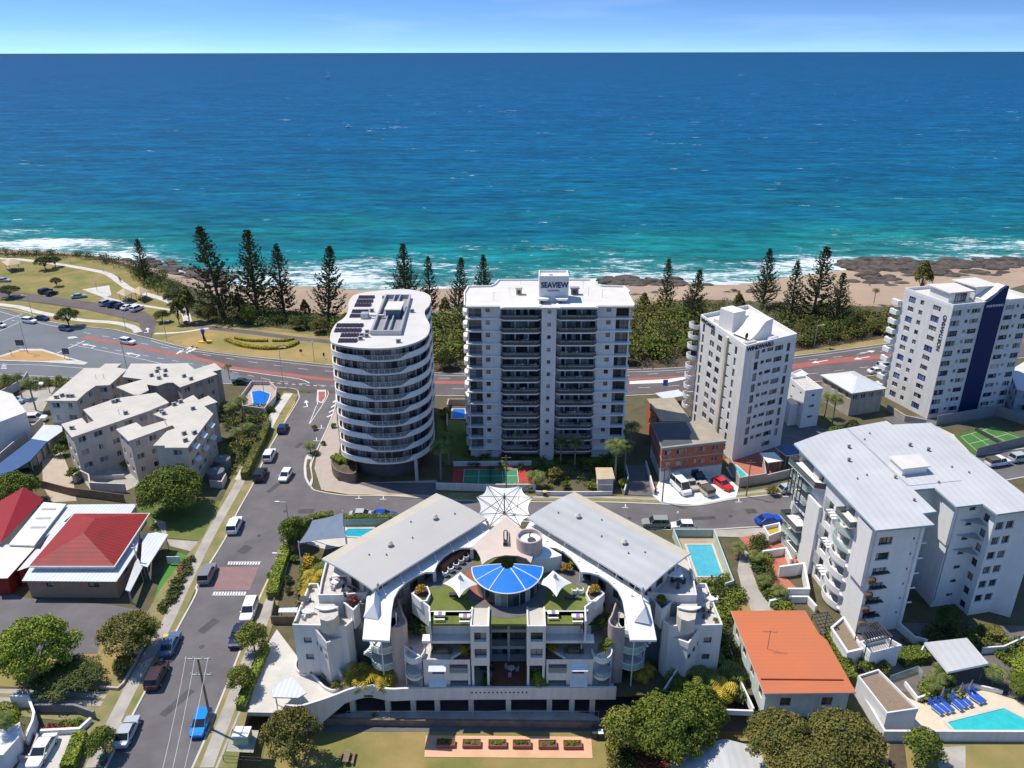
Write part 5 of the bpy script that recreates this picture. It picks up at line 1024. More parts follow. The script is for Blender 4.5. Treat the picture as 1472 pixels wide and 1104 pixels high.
# wing bodies and roofs
for sgn, pxs, lab in ((1, [(462, 801), (627, 707), (700, 742), (535, 844)], 'left'), (-1, [(993, 793), (826, 705), (758, 741), (928, 845)], 'right')):
 ZW = 15.0; c4 = [P(a, b_, ZW) for a, b_ in pxs]                      # outer-front, outer-back, inner-back, inner-front
 mb = MB(); nx, ny = 10, 6; grid = []; RM = ROOFG if sgn < 0 else M('warm_grey_roof_sheet', (.44, .42, .385), var=.05, scale=.12, rough=.55, wave=('DIAGONAL', 1.6, .04))
 for j in range(ny+1):
  for i in range(nx+1):
   u, v = i/nx, j/ny; a = lerp(c4[0], c4[1], u); b_ = lerp(c4[3], c4[2], u); q = lerp(a, b_, v); grid.append((q[0], q[1], ZW+.45*math.sin(math.pi*(.15+v*.8))-.45-.25*math.sin(math.pi*u)*0))
 F_ = lambda i, j: j*(nx+1)+i
 fs = [(F_(i, j), F_(i+1, j), F_(i+1, j+1), F_(i, j+1)) for j in range(ny) for i in range(nx)]
 nu = (Vector(grid[fs[0][1]])-Vector(grid[fs[0][0]])).cross(Vector(grid[fs[0][2]])-Vector(grid[fs[0][0]])).z
 if nu < 0: fs = [f[::-1] for f in fs]
 N_ = len(grid)
 mb.add(grid, fs[nx:], 0); mb.add(grid, fs[:nx], 2); mb.add([(x, y, z-.28) for x, y, z in grid], [f[::-1] for f in fs], 1)
 brd = [F_(i, 0) for i in range(nx+1)]+[F_(nx, j) for j in range(1, ny+1)]+[F_(i, ny) for i in range(nx-1, -1, -1)]+[F_(0, j) for j in range(ny-1, 0, -1)]
 bv = [grid[i] for i in brd]; k = len(bv); mb.add(bv+[(x, y, z-.28) for x, y, z in bv], [(i, (i+1) % k, k+(i+1) % k, k+i) for i in range(k)], 1)
 rf = mb.build('long_roof', [RM, WHITE2, M('sandy_roof_edge', (.47, .42, .33), var=.06)], r_)
 for u, v, s_ in ((.35, .5, 1), (.75, .5, 1), (.2, .45, .45), (.27, .62, .45), (.5, .6, .45), (.62, .3, .45), (.88, .62, .45)):
  q = lerp(lerp(c4[0], c4[1], u), lerp(c4[3], c4[2], u), v); mb = MB(); mb.tube((q[0], q[1], ZW-.15), (q[0], q[1], ZW+.4*s_), .25*s_, .25*s_, 8); mb.tube((q[0], q[1], ZW+.4*s_), (q[0], q[1], ZW+.75*s_), .5*s_, .15*s_, 8) if s_ > .5 else None; mb.build('roof_vent', CONCD if s_ < 1 else CREAMROOF, rf)
 p2 = [q[:2] for q in c4]; wp = inset(p2, 1.3); mb = MB()
 for i in range(4):
  a, c = wp[i], wp[(i+1) % 4]; L_ = math.dist(a, c); ops = []; cnt = int(L_/2.6)
  for j in range(cnt): s_ = L_*(j+.5)/cnt; ops.append((s_-.9, s_+.9, 11.5, 13.6, .15, dict(n=2)))
  if L_ > 10 and (a[1]+c[1])/2 > 0:
   for zz in (8.9, 6.1, 3.3, .5):
    for j in range(cnt): s_ = L_*(j+.5)/cnt; ops.append((s_-.8, s_+.8, zz, zz+1.6, .15, dict(n=2)))
  B.facade(mb, a, c, 0, ZW-.5, ops)
 mb.build('wing_wall', PINKW if sgn > 0 else WHITE, r_)
 for t in range(7):                                                  # struts under the inner eave
  q = lerp(c4[3], c4[2], (t+.5)/7); mb = MB(); mb.tube((q[0], q[1], ZW-.55), (q[0]+sgn*.5, q[1]-.5, ZW-1.8), .035); mb.tube((q[0]+sgn*.5, q[1]-.5, ZW-1.85), (q[0]+sgn*.5, q[1]-.5, ZW-1.65), .12, .12, 8); mb.build('eave_strut', WHITE2, r_)
# ribbons of white roof with scalloped inner edges and the tongues over the stairs
L1 = [(527, 858, 13.0), (545, 848, 13.2), (600, 808, 13.2), (660, 768, 13.2), (697, 748, 13.2), (706, 766, 13.2), (690, 780, 13.2), (678, 787, 13.2), (664, 787, 13.2), (650, 791, 13.2), (638, 799, 13.2), (629, 810, 13.2), (624, 822, 13.2), (612, 822, 13.2), (598, 827, 13.2), (584, 836, 13.2), (573, 847, 13.2), (566, 860, 13.0), (563, 878, 12.5), (560, 921, 11.2), (521, 919, 11.2)]
R1 = [(932, 858, 13.0), (914, 848, 13.2), (862, 812, 13.2), (800, 770, 13.2), (763, 748, 13.2), (754, 762, 13.2), (768, 776, 13.2), (784, 786, 13.2), (800, 788, 13.2), (812, 794, 13.2), (822, 802, 13.2), (830, 812, 13.2), (836, 822, 13.2), (848, 823, 13.2), (862, 827, 13.2), (876, 836, 13.2), (888, 848, 13.2), (895, 862, 13.0), (898, 880, 12.5), (906, 920, 11.2), (944, 920, 11.2)]
for pts in (L1, R1): strip3('ribbon_roof', pts, WHITE2, .3)
for (px, py) in ((537, 868), (551, 868)) if False else ((536, 872), (920, 878)):
 q = P(px, py, 12.6); mb = MB(); mb.add([(q[0]-1.0, q[1]-1.6, 12.2), (q[0]+1.0, q[1]-2.0, 12.1), (q[0]+.9, q[1]+1.4, 12.7), (q[0]-.8, q[1]+1.4, 12.7), (q[0]+.4, q[1]-.9, 14.0), (q[0]+.2, q[1]+1.2, 14.3), (q[0]+.1, q[1]+1.3, 14.3)], [(0, 1, 4), (1, 2, 5, 4), (2, 3, 5), (3, 0, 4, 5), (3, 2, 1, 0)]); mb.build('roof_fin', WHITE2, r_)
 mb = MB(); mb.tube((q[0]+.5, q[1]+1.8, 12.6), (q[0]+.5, q[1]+1.8, 14.6), .12, .12, 8); mb.tube((q[0]+.5, q[1]+1.8, 14.6), (q[0]+.5, q[1]+1.8, 15.0), .25, .1, 8); mb.build('flue', GALV, r_)
for (px, py) in ((624, 822), (836, 822), (678, 790), (778, 790)): q = P(px, py, 13.0); mb = MB(); mb.box(q[0]-.22, q[1]+.1, 8, q[0]+.22, q[1]+.5, 13.0); mb.build('column', WHITE2, r_)
# tan canopy over the centre, open slot, round tank, wedge roof
tan = [(727, 742, 15.2), (700, 766, 14.8), (677.7, 786, 14.4), (685, 791, 14.3), (690, 800, 14.2), (692.8, 812, 14.1), (700, 806, 14.2), (710, 801, 14.3), (727, 798, 14.4), (745, 799, 14.3), (757, 803, 14.2), (763, 809, 14.1), (766, 800, 14.2), (772, 788, 14.3), (768, 782, 14.4), (752, 762, 14.8)]
strip3('tan_canopy', tan, SAILB, .15, SAILB)
q = P(727, 772, 14.9); mb = MB(); mb.wall(spline([(q[0]-.35, q[1]-1.5), (q[0]-.4, q[1]+1.2), (q[0], q[1]+1.7), (q[0]+.4, q[1]+1.2), (q[0]+.35, q[1]-1.5)], 3), .08, 14.4, 15.05); mb.prism([(q[0]-.3, q[1]-1.5), (q[0]+.3, q[1]-1.5), (q[0]+.3, q[1]+1.4), (q[0]-.3, q[1]+1.4)], 14.7, 14.93, 1); mb.tube((q[0], q[1]-1.0, 14.6), (q[0], q[1]+.9, 15.3), .22, .18, 8); mb.build('mast_slot', [SAILB, DARK], r_)
q = P(761, 770, 16.2); cir = [(q[0]+1.75*math.cos(t*math.pi/14), q[1]+1.75*math.sin(t*math.pi/14)) for t in range(28)]
mb = MB(); mb.wall(cir, .25, 11.5, 16.2, closed=True); mb.prism(cir, 11.5, 15.6, 1); mb.tube((q[0]+.3, q[1]-.3, 15.6), (q[0]+.3, q[1]-.3, 15.75), .6, .6, 12, 2); mb.tube((q[0], q[1]+.7, 15.6), (q[0]+.2, q[1]+.4, 16.6), .09, .09, 6, 2); mb.build('round_tower', [PINKW, WHITE2, METAL], r_)
solid([(764, 807), (782, 783), (807.6, 797.5), (806, 799)], 13.6, 11.2, mtop=WHITE2)
# blue half-round canopy with white ribs
cb = P(729.5, 813.5, 14.2); RB_, RD = 4.95, 5.7; cv = BLUEC
mb = MB(); nseg = 24; hub = .85
def bp_(t, k, dz=0): a = math.pi*(1+t); return (cb[0]+math.cos(a)*RB_*k, cb[1]+math.sin(a)*RD*k, 14.5-.55*k*k+dz)
for i in range(nseg):
 for j in range(4):
  k0, k1 = .18+.82*j/4, .18+.82*(j+1)/4; mb.quad(bp_(i/nseg, k0), bp_(i/nseg, k1), bp_((i+1)/nseg, k1), bp_((i+1)/nseg, k0)); mb.quad(bp_((i+1)/nseg, k0, -.05), bp_((i+1)/nseg, k1, -.05), bp_(i/nseg, k1, -.05), bp_(i/nseg, k0, -.05))
blue = mb.build('blue_canopy', cv, r_)
for t in (0.0, .17, .335, .5, .665, .83, 1.0):
 if t in (.5,): continue
 mb = MB(); prev = None
 for j in range(5): k = .18+.82*j/4; c = bp_(t, k, .03); (mb.tube(prev, c, .07, .07, 6) if prev else None); prev = c
 mb.build('canopy_rib', WHITE2, blue)
mb = MB(); prev = bp_(0, 1, .02)
for i in range(1, 33): c = bp_(i/32, 1, .02); mb.tube(prev, c, .08, .08, 6); prev = c
mb.build('canopy_rim', WHITE2, blue)
mb = MB(); dr = [(cb[0]+math.cos(math.pi*(1+t/16))*4.3, cb[1]+math.sin(math.pi*(1+t/16))*5.0) for t in range(17)]; mb.wall(dr, .1, 11.2, 13.5); mb.build('glass_drum', GLASS, r_)
for i in range(0, 17, 2): mb = MB(); q = dr[i]; mb.tube((q[0], q[1]-.06, 11.2), (q[0], q[1]-.06, 13.7), .05); mb.build('drum_post', GALV, r_)
dk = [(cb[0]+math.cos(math.pi*(1+t/16))*5.8, cb[1]+math.sin(math.pi*(1+t/16))*7.3) for t in range(17)]
# roof lawn body
LW = [(618, 897), (618, 875), (600, 857), (603, 843), (618, 828), (640, 806), (668, 786), (700, 772), (727, 768), (760, 772), (790, 786), (818, 806), (840, 828), (855, 843), (858, 857), (838, 875), (838, 897)]
lw = ccw(PP(LW, 11.2)); YL = min(q[1] for q in lw); ctr = P(730, 900, 0)
def lawnz(): return 11.2
front = []
mb = MB(); mb.prism(lw, 10.9, 11.2); mb.build('roof_lawn', TURF, r_)
mb = MB(); mb.prism([q for q in dk if q[1] > YL+.4], 11.2, 11.235, bot=False); mb.build('pool_deck_floor', CONCD, r_)
mb = MB(); mb.prism([P(a, b_, 11.2)[:2] for a, b_ in ((655, 838), (682, 812), (700, 815), (684, 836), (690, 850), (703, 862), (698, 868), (684, 858), (676, 846))], 11.2, 11.26, bot=False); mb.build('red_deck', WOODR, r_)
# walls beneath the lawn down to the podium (side courts)
mb = MB(); n = len(lw)
for i in range(n):
 a, c = lw[i], lw[(i+1) % n]
 if min(a[1], c[1]) < YL+.6 and max(a[1], c[1]) < YL+1: continue
 L_ = math.dist(a, c); ops = [(L_*f-.3, L_*f+.3, 9.4-2.8*k, 10.0-2.8*k, .15, dict(n=1)) for k in range(2) for f in (.25, .5, .75)] if 2.5 < L_ < 5 and a[1] < 86 else []
 B.facade(mb, a, c, 0, 11.0, ops)
mb.wall([P(a, b_, 11.9)[:2] for a, b_ in ((618, 893), (617, 872), (592, 852))], .22, 8.5, 11.9); mb.wall([P(a, b_, 11.9)[:2] for a, b_ in ((842, 893), (841, 872), (867, 852))], .22, 8.5, 11.9)
mb.build('court_wall', WHITE, r_)
for sx, cx in ((1, 606), (-1, 855)):                 # raised corner planters on the lawn
 pts = [P(cx+sx*(-13), 853, 12)[:2], P(cx-sx*2, 844, 12)[:2], P(cx+sx*8, 843, 12)[:2], P(cx+sx*12, 853, 12)[:2], P(cx+sx*7, 863, 12)[:2], P(cx-sx*1, 864, 12)[:2]]
 mb = MB(); mb.wall(pts, .2, 10.6, 12.0, closed=True); mb.prism(pts, 10.6, 11.7, 1); mb.build('roof_planter', [WHITE2, DIRT], r_)
# front of the central block
Yf, Yu, Yc = 79.4, 82.0, P(730, 951, 0)[1]
X = lambda px, Y, z: ray(px, 900)[0]*0+((px-736)/FPX)*(Y*math.cos(PIT)+(CAMH-z)*math.sin(PIT))
zf = lambda py: zat(Yf, py); zu = lambda py: zat(Yu, py); zc_ = lambda py: zat(Yc, py)
mbW = MB()
for sgn in (1, -1):
 mbW = MB(); mx_ = lambda px: px if sgn > 0 else 1459.5-px
 xa, xb = X(mx_(608), Yf, 4), X(mx_(675), Yf, 4); x0, x1 = min(xa, xb), max(xa, xb); W_ = x1-x0
 m_ = (lambda a, c: (a, c)) if sgn > 0 else (lambda a, c: (W_-c, W_-a))
 z2 = zf(948); ops = []
 for (pa, pb, ya, yb, dp, kw) in ((621, 638, 961, 969, .2, dict(n=2, fr=FRG, rows=1)), (646, 672, 955, 967, 1.4, dict(n=3)), (621, 638, 982, 990, .2, dict(n=2, fr=FRG)), (646, 672, 978, 990, 1.4, dict(n=3))):
  s0, s1 = X(pa, Yf, 3)-X(608, Yf, 4), X(pb, Yf, 3)-X(608, Yf, 4); s0, s1 = m_(s0, s1); ops.append((s0, s1, max(.05, zf(yb)), zf(ya), dp, kw))
 B.facade(mbW, (x0, Yf), (x1, Yf), -.2, z2, ops)
 B.facade(mbW, (x1, Yf), (x1, Yu), -.2, z2, []); B.facade(mbW, (x0, Yu), (x0, Yf), -.2, z2, [])
 mb = MB(); mb.box(x0, Yf+.01, z2-.6, x1, Yu+3, z2-.4, 0); mb.build('terrace_floor', TERR, r_)
 for (pa, pb, ya) in ((616, 641, 954), (616, 641, 976)):              # small tilted sun hoods
  a, c = sorted((X(mx_(pa), Yf, 4), X(mx_(pb), Yf, 4))); zz = zf(ya); mb = MB(); mb.add([(a, Yf, zz), (c, Yf, zz), (c, Yf-.9, zz-.5), (a, Yf-.9, zz-.5), (a, Yf, zz-.06), (c, Yf, zz-.06), (c, Yf-.9, zz-.56), (a, Yf-.9, zz-.56)], [(3, 2, 1, 0), (4, 5, 6, 7), (0, 4, 7, 3), (1, 2, 6, 5), (3, 7, 6, 2)]); mb.build('sun_hood', WHITE2, r_)
 a, c = sorted((X(mx_(646), Yf, 3), X(mx_(672), Yf, 3)))
 for py in (967,): mb = MB(); mb.box(a, Yf-.12, zf(py)-.9+.9-.05, c, Yf-.06, zf(py)+.75); mb.box(a, Yf-.15, zf(py)+.75, c, Yf-.03, zf(py)+.82, 1); mb.build('balcony_railing', [BALW, GALV], r_)
 # recessed terrace level and the block above it
 ops = [(m_(W_*.50, W_*.96) if True else 0)+(z2-.35, z2+1.9, .2, dict(n=4, fr=FRG)) if False else (*m_(W_*.52, W_*.97), z2-.35, z2+1.9, .2, dict(n=4, fr=FRG))]
 B.facade(mbW, (x0, Yu+1.6), (x1, Yu+1.6), z2-.5, zu(911), ops)
 xa2, xb2 = sorted((X(mx_(616), Yu, 10), X(mx_(676), Yu, 10)))
 B.facade(mbW, (xa2, Yu), (xb2, Yu), zu(912), 11.75, [])
 mbW.quad((xa2, Yu, zu(912)), (xb2, Yu, zu(912)), (xb2, Yu+1.6, zu(912)), (xa2, Yu+1.6, zu(912))) ; mbW.box(xa2, Yu, 11.2, xb2, Yu+.2, 11.76)
 for e in (xa2, xb2): mbW.box(e-.1, Yu+.2, 10.5, e+.1, YL+2.2, 11.76)
 mb = MB(); mb.box(xa2-.9 if sgn > 0 else xa2, Yu-1.3, zu(913)-.25, xb2 if sgn > 0 else xb2+.9, Yu-.01, zu(911)-.05); mb.build('long_awning', WHITE2, r_)
 # diagonal planter wall on the terrace
 d0, d1 = X(mx_(648), Yf, z2), X(mx_(675), Yf, z2); mb = MB(); mb.wall([(d0, Yf+.15), (d1, Yf+2.4)], .2, z2-.5, z2+.15); mb.prism([(d0, Yf+.2), (d1, Yf+.2), (d1, Yf+2.3)], z2-.5, z2-.1, 1); mb.build('terrace_planter', [WHITE2, DIRT], r_)
 mb = MB(); a, c = x0+1.3, x0+1.3
 tx = X(mx_(634), Yf, z2); mb.box(tx-.8, Yf+1.4, z2-.4, tx+.8, Yf+2.3, z2+.3); mb.box(tx-1.3, Yf+1.5, z2-.4, tx-.95, Yf+2.1, z2+.1); mb.box(tx+.95, Yf+1.5, z2-.4, tx+1.3, Yf+2.1, z2+.1); mb.build('terrace_table', WOOD, r_)
 # projecting square block
 xa, xb = sorted((X(mx_(676.5), Yf, 6), X(mx_(703), Yf, 6))); W2 = xb-xa; zt_ = zf(899.5)
 ops = [(.2*W2, .85*W2, zf(922), zf(908.5), .5, dict(n=2)), (.2*W2, .85*W2, zf(945), zf(932), .5, dict(n=2))]
 B.facade(mbW, (xa, Yf-.1), (xb, Yf-.1), zf(956), zt_, ops); B.facade(mbW, (xb, Yf-.1), (xb, Yu+1), zf(956), zt_, []); B.facade(mbW, (xa, Yu+1), (xa, Yf-.1), zf(956), zt_, [])
 mbW.box(xa, Yf, zf(956)-.1, xb, Yc, zf(956)); mb = MB(); mb.box(xa+.2, Yf+.1, zt_-.5, xb-.2, Yu+1.2, zt_-.25); mb.build('block_roof', CREAMROOF, r_)
 mbW.wall([(xa+.1, Yu+1.1), (xa+.1, Yf), (xb-.1, Yf), (xb-.1, Yu+1.1)], .22, zt_-.3, zt_+.02)
 for e in (xa+.2, xb-.2): mb = MB(); mb.box(e-.15, Yf, -.1, e+.15, Yf+.3, zf(956)); mb.build('column', WHITE2, r_)
 mb = MB(); mb.box(xa, Yu+2.2, 0, xb, Yu+2.5, zf(956)-.1); mb.build('recess_wall', GLASS, r_)
 # round balconies at the outer corner
 ox = X(mx_(595), Yf, 3)
 for k, (zz, g_) in enumerate(((z2-.45, 0), (2.75, 1))):
  c = (ox, Yf+1.6); arc = [(c[0]+1.35*math.cos(math.pi*(1+t/10)), c[1]+1.9*math.sin(math.pi*(1+t/10))) for t in range(11)]
  mb = MB(); mb.prism(arc+[(arc[-1][0], Yf+4), (arc[0][0], Yf+4)], zz-.15, zz); mb.wall(arc, .14, zz, zz+(.85 if k == 0 else .3)); (mb.wall(arc, .04, zz+.3, zz+.95, 1) if k else None); mb.build('round_balcony', [WHITE2, BALG], r_)
 for t in (0, 10): mb = MB(); mb.tube((arc[t][0], arc[t][1], 0), (arc[t][0], arc[t][1], z2-.5), .12, .12, 8); mb.build('column', WHITE2, r_)
 mb = MB(); mb.box(ox-1.3, Yf+3.4, 0, ox+1.4, Yf+3.6, z2-.6); mb.build('recess_wall', GLASS, r_)
 mb = MB(); wv = [P(mx_(a), b_, z2+.3)[:2] for a, b_ in ((577, 925), (590, 935), (606, 945))]; mb.wall(wv, .18, z2-.5, z2+.4); mb.build('terrace_wall', WHITE2, r_)
 # deck of stepped terraces behind, towards the court
 mb = MB(); pts = PP([(mx_(a), b_) for a, b_ in ((606, 946), (578, 922), (584, 900), (600, 895), (616, 893), (618, 915), (610, 920))], z2-.4); mb.prism(pts, 0, z2-.4, mtop=1); mb.build('side_terrace', [WHITE, TERR], r_)
 # curved pinkish wall by the stairs
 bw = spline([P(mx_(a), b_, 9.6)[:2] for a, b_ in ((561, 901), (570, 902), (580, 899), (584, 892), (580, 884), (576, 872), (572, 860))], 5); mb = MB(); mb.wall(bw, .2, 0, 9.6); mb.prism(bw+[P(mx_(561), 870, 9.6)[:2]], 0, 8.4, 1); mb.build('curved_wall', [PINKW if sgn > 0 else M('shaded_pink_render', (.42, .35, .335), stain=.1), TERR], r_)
 # stair drum with ring balconies under the tongue
 sc = P(mx_(540), 930, 6); 
 for k in range(3):
  zz = 2.8+k*2.8; arc = [(sc[0]+sgn*1.0+1.9*math.cos(math.pi*(1+t/10)), sc[1]+1.0+1.9*math.sin(math.pi*(1+t/10))) for t in range(11)]; mb = MB(); mb.prism(arc+[(arc[-1][0], sc[1]+3), (arc[0][0], sc[1]+3)], zz-.15, zz); mb.wall(arc, .06, zz, zz+.9, 1); mb.wall(arc, .1, zz+.9, zz+.97); mb.build('ring_balcony', [WHITE2, BALG], r_)
 for t in (0, 5, 10): mb = MB(); mb.tube((arc[t][0], arc[t][1], 0), (arc[t][0], arc[t][1], 11), .09, .09, 8); mb.build('stair_post', WHITE2, r_)
 mb = MB()
 for s_ in range(22): a = s_*.32; mb.prism([(sc[0]-sgn*.6, sc[1]+.6), (sc[0]-sgn*.6+1.3*math.cos(a), sc[1]+.6+1.3*math.sin(a)), (sc[0]-sgn*.6+1.3*math.cos(a+.3), sc[1]+.6+1.3*math.sin(a+.3))], .3+s_*.42, .38+s_*.42)
 mb.build('spiral_stair', WHITE2, r_)
 xs_ = sorted((P(mx_(508), 905, 0)[0], P(mx_(560), 905, 0)[0])); mb = MB(); mb.box(xs_[0]+.8, sc[1]+3.2, 0, xs_[1], sc[1]+3.4, 10.6); mb.build('recess_wall', GLASS, r_)
 mb = MB(); cp = P(mx_(605), 940, 0)
 # wing terraces (upper, lower, wedge) built outwards from the long roof
 mbW.build('front_wall', WHITE, r_)
 g_ = lambda lst, z: [(mx_(a), b_) for a, b_ in lst]
 solid(g_([(458, 860), (462, 838), (470, 806), (480, 800), (535, 838), (530, 856), (486, 860)], 0), 11.2, 0, lip=.55)
 solid(g_([(421, 903), (445, 843), (458, 843), (462, 856), (487, 858), (508, 878), (507, 897), (498, 905)], 0), 8.4, 0, lip=.6, wn=([5.9, 3.0], 2.6, 1.1, 1.0))
 solid(g_([(452, 902), (474, 924), (491, 915), (504, 913), (503, 901)], 0), 6.6, 0, lip=.45)
 solid(g_([(457, 868), (480, 868), (486, 873), (486, 884), (480, 890), (470, 893), (460, 890)], 0)[0:7], 10.6, 8.4, mat=M('cream_render', (.60, .54, .45), stain=.06), mtop=TERR, wn=([8.6], 3, 1.4, 1.7))
 mb = MB(); hd = spline(PP(g_([(452, 872), (486, 872), (476, 876), (462, 877)], 0), 11.0), 4, True); mb.prism(hd, 10.85, 11.05); mb.build('door_canopy', WHITE2, r_)
 tri_ = PP(g_([(485, 859), (527, 855), (508, 877)], 0), 10.6); mb = MB(); mb.wall(tri_, .22, 7.5, 10.7, closed=True); mb.prism(tri_, 7.5, 10.2, 1); mb.build('triangular_planter', [WHITE2, DIRT], r_)
 hd = PP(g_([(481, 814), (500, 827), (478, 829)], 0), 13.4); mb = MB(); mb.prism(hd, 13.25, 13.4); mb.build('door_canopy', WHITE2, r_)
 sa, sb = P(mx_(478), 872, 9.0), P(mx_(505), 948+10, 0); mb = MB(); a, c = P(mx_(478), 958, 1.6), P(mx_(506), 990, 1.0); mb.wall([a[:2], c[:2]], .2, -.1, lambda i: 3.0 if i == 0 else .6); mb.build('raking_wall', WHITE2, r_)
# centre bay: parapet, stacked balconies, timber court
xa, xb = X(703, Yf, 6), X(758, Yf, 6); W_ = xb-xa; mb = MB()
rows_ = [(zc_(905), zc_(885)), (zc_(929), zc_(909)), (0.0, zc_(933))]; ops = []
for (za, zb_) in rows_:
 for f0, f1 in ((.02, .46), (.53, .97)): ops.append((f0*W_, f1*W_, za+.02, zb_, 1.5, dict(n=3, fr=FRD if za > 1 else FRG)))
B.facade(mb, (xa, Yc), (xb, Yc), 0, zc_(876)+.1, ops); mb.box(xa, Yc-.0+.02, 11.2, xb, Yc+.3, zc_(875)+.12)
mb.build('centre_wall', WHITE, r_)
for (za, zb_) in rows_[:2]:
 for f0, f1 in ((.02, .46), (.53, .97)): mb = MB(); mb.box(xa+f0*W_, Yc+.02, za+.1, xa+f1*W_, Yc+.06, za+.95); mb.box(xa+f0*W_, Yc-.02, za+.95, xa+f1*W_, Yc+.08, za+1.0, 1); mb.build('balcony_railing', [BALW, GALV], r_)
mb = MB()
for i in range(10): x = xa+W_*(i+.5)/10; zz = zc_(879.5); mb.box(x-.11, Yc-.03, zz-.1, x+.11, Yc-.005, zz+.1)
mb.build('vent_holes', DARK, r_)
mb = MB(); mb.box(xa+.2, Yf, .05, xb-.2, Yc-.1, .12); mb.build('timber_court', WOODR, r_)
# podium
zt_, zb_ = zat(79.0, 988), zat(79.0, 1004); xl, xr = P(606, 1004, zb_)[0], P(905, 1004, zb_)[0]
crv = spline([P(a, b_, z)[:2] for a, b_, z in ((886, 988, zt_), (740, 988, zt_), (600, 989, zt_), (560, 990, zt_), (530, 993, .6), (505, 999, .5), (480, 1009, .45), (455, 1018, .4), (430, 1025, .35), (412, 1023, .3))], 5)
nC = len(crv); mb = MB(); mb.wall(crv[::-1], .3, lambda i: (LOTZ if i < 14 else zb_) if False else max(zb_-(0 if i > nC-28 else 2.6*min(1, (nC-28-i)/10)), LOTZ), lambda i: zt_+.05); mb.build('podium_wall', WHITE, r_)
mb = MB()
for i in range(14): x = P(678+i*6.1, 994, zt_)[0]; mb.box(x-.1, 78.82, zat(79, 995), x+.1, 78.86, zat(79, 993)); 
mb.build('drain_holes', DARK, r_)
dkp = [q for q in crv[::-1]]
deck = PP([(345, 1002), (372, 950), (398, 905), (428, 905), (432, 960)], 0)
poly = crv[::-1]+[(crv[0][0], 84), P(900, 955, 0)[:2], P(560, 955, 0)[:2], P(432, 950, 0)[:2], P(398, 905)[:2], P(370, 950)[:2], P(343, 1003)[:2], P(343, 1024)[:2]]
mb = MB(); mb.prism(poly, -.6, .05); mb.build('podium_deck', CONCP, r_)
for px in (630, 678, 731, 789, 821, 850, 510, 560, 596):
 x = P(px, 1015, -3)[0]; mb = MB(); mb.box(x-.35, 79.1, LOTZ, x+.35, 79.9, zb_+.05); mb.build('garage_column', CONCP, r_)
mb = MB(); mb.box(lx0+6, 84, LOTZ, lx1-4, 84.3, 0); mb.box(lx0+8, 79.3, LOTZ, lx0+8.3, 84, -.1); mb.build('garage_back_wall', CONCD, r_)
B.finish()
struct('garage_floor', (lambda m_: (m_.prism([(lx0+2, 76.6), (lx1-1, 76.6), (lx1-1, 84), (lx0+2, 84)], LOTZ, LOTZ+.03, bot=False), m_)[1])(MB()), ASPH)
# garden bed walls by the drive
mb = MB(); cr_ = spline(PP([(430, 940), (425, 955), (428, 965), (438, 970), (446, 968), (455, 976), (466, 988), (478, 993), (487, 989)], .3), 4); mb.wall(cr_, .22, 0, .5); tag(mb.build('garden_kerb_wall', WHITE2), 'low curving white bed wall beside the concrete drive of the resort', 'garden wall')
mb = MB(); mb.prism(cr_+[P(474, 968)[:2], P(440, 935)[:2]], .03, .2, bot=False); struct('drive_garden_bed', mb, DIRT)
# tents and sails
def tent(name, label, corners, zc, zpk, mat, zb, sag=.35, group=None, invert=False, pole=True):
 ps = [P(a, b_, z) for a, b_, z in corners]; n = len(ps); c = (sum(q[0] for q in ps)/n, sum(q[1] for q in ps)/n, zpk)
 rt = thing(name, label, 'shade sail', (c[0], c[1], zb), group); mb = MB(); m_ = 6; k_ = 5; vs = []; fs = []
 for i in range(n):
  a, b_ = ps[i], ps[(i+1) % n]; edge = []
  for j in range(m_+1):
   t = j/m_; q = lerp(a, b_, t); s_ = 1-sag*4*t*(1-t)*.5; edge.append((c[0]+(q[0]-c[0])*s_, c[1]+(q[1]-c[1])*s_, a[2]+(b_[2]-a[2])*t+(.25*4*t*(1-t) if not invert else -.1*4*t*(1-t))))
  for r2 in range(k_):
   for j in range(m_):
    f = lambda e, u: (c[0]+(e[0]-c[0])*u, c[1]+(e[1]-c[1])*u, c[2]+(e[2]-c[2])*(u**.75 if not invert else u**1.3))
    u0, u1 = r2/k_, (r2+1)/k_; A_ = [f(edge[j], u0), f(edge[j], u1), f(edge[j+1], u1), f(edge[j+1], u0)]
    (mb.poly(A_[1:3]+[A_[0]]) if r2 == 0 else mb.poly(A_))
 mb.build('fabric', mat, rt, smooth=True)
 if pole: mb = MB(); mb.tube((c[0], c[1], zb), (c[0], c[1], zpk+.2), .09, .07, 8); mb.tube((c[0], c[1], zpk-.1), (c[0], c[1], zpk+.35), .3, .12, 8); mb.build('mast', GALV, rt)
 return rt, ps, c
tent('peaked_umbrella', 'white four-pointed sail umbrella on the roof lawn, left of the blue canopy', [(637, 839, 13.3), (662, 822, 13.6), (687, 840, 13.3), (660, 859, 13.3)], 0, 14.6, SAILW, 11.2, group='four-pointed umbrellas on the roof lawn')
tent('peaked_umbrella', 'white four-pointed sail umbrella on the roof lawn, right of the blue canopy', [(773, 839, 13.3), (795, 820, 13.6), (822, 838, 13.3), (800, 858, 13.3)], 0, 14.6, SAILW, 11.2, group='four-pointed umbrellas on the roof lawn')
rt, ps, c = tent('entry_tent', 'large white many-pointed tent with rods over the resort entrance between the two roofs', [(699.8, 697.7, 13.4), (749, 698.6, 13.4), (765.5, 715, 13), (762, 742, 12.6), (748, 757, 12.6), (704, 757, 12.6), (688, 740, 12.6), (684.5, 714, 13)], 0, 11.2, SAILW, 0, sag=.25, invert=True)
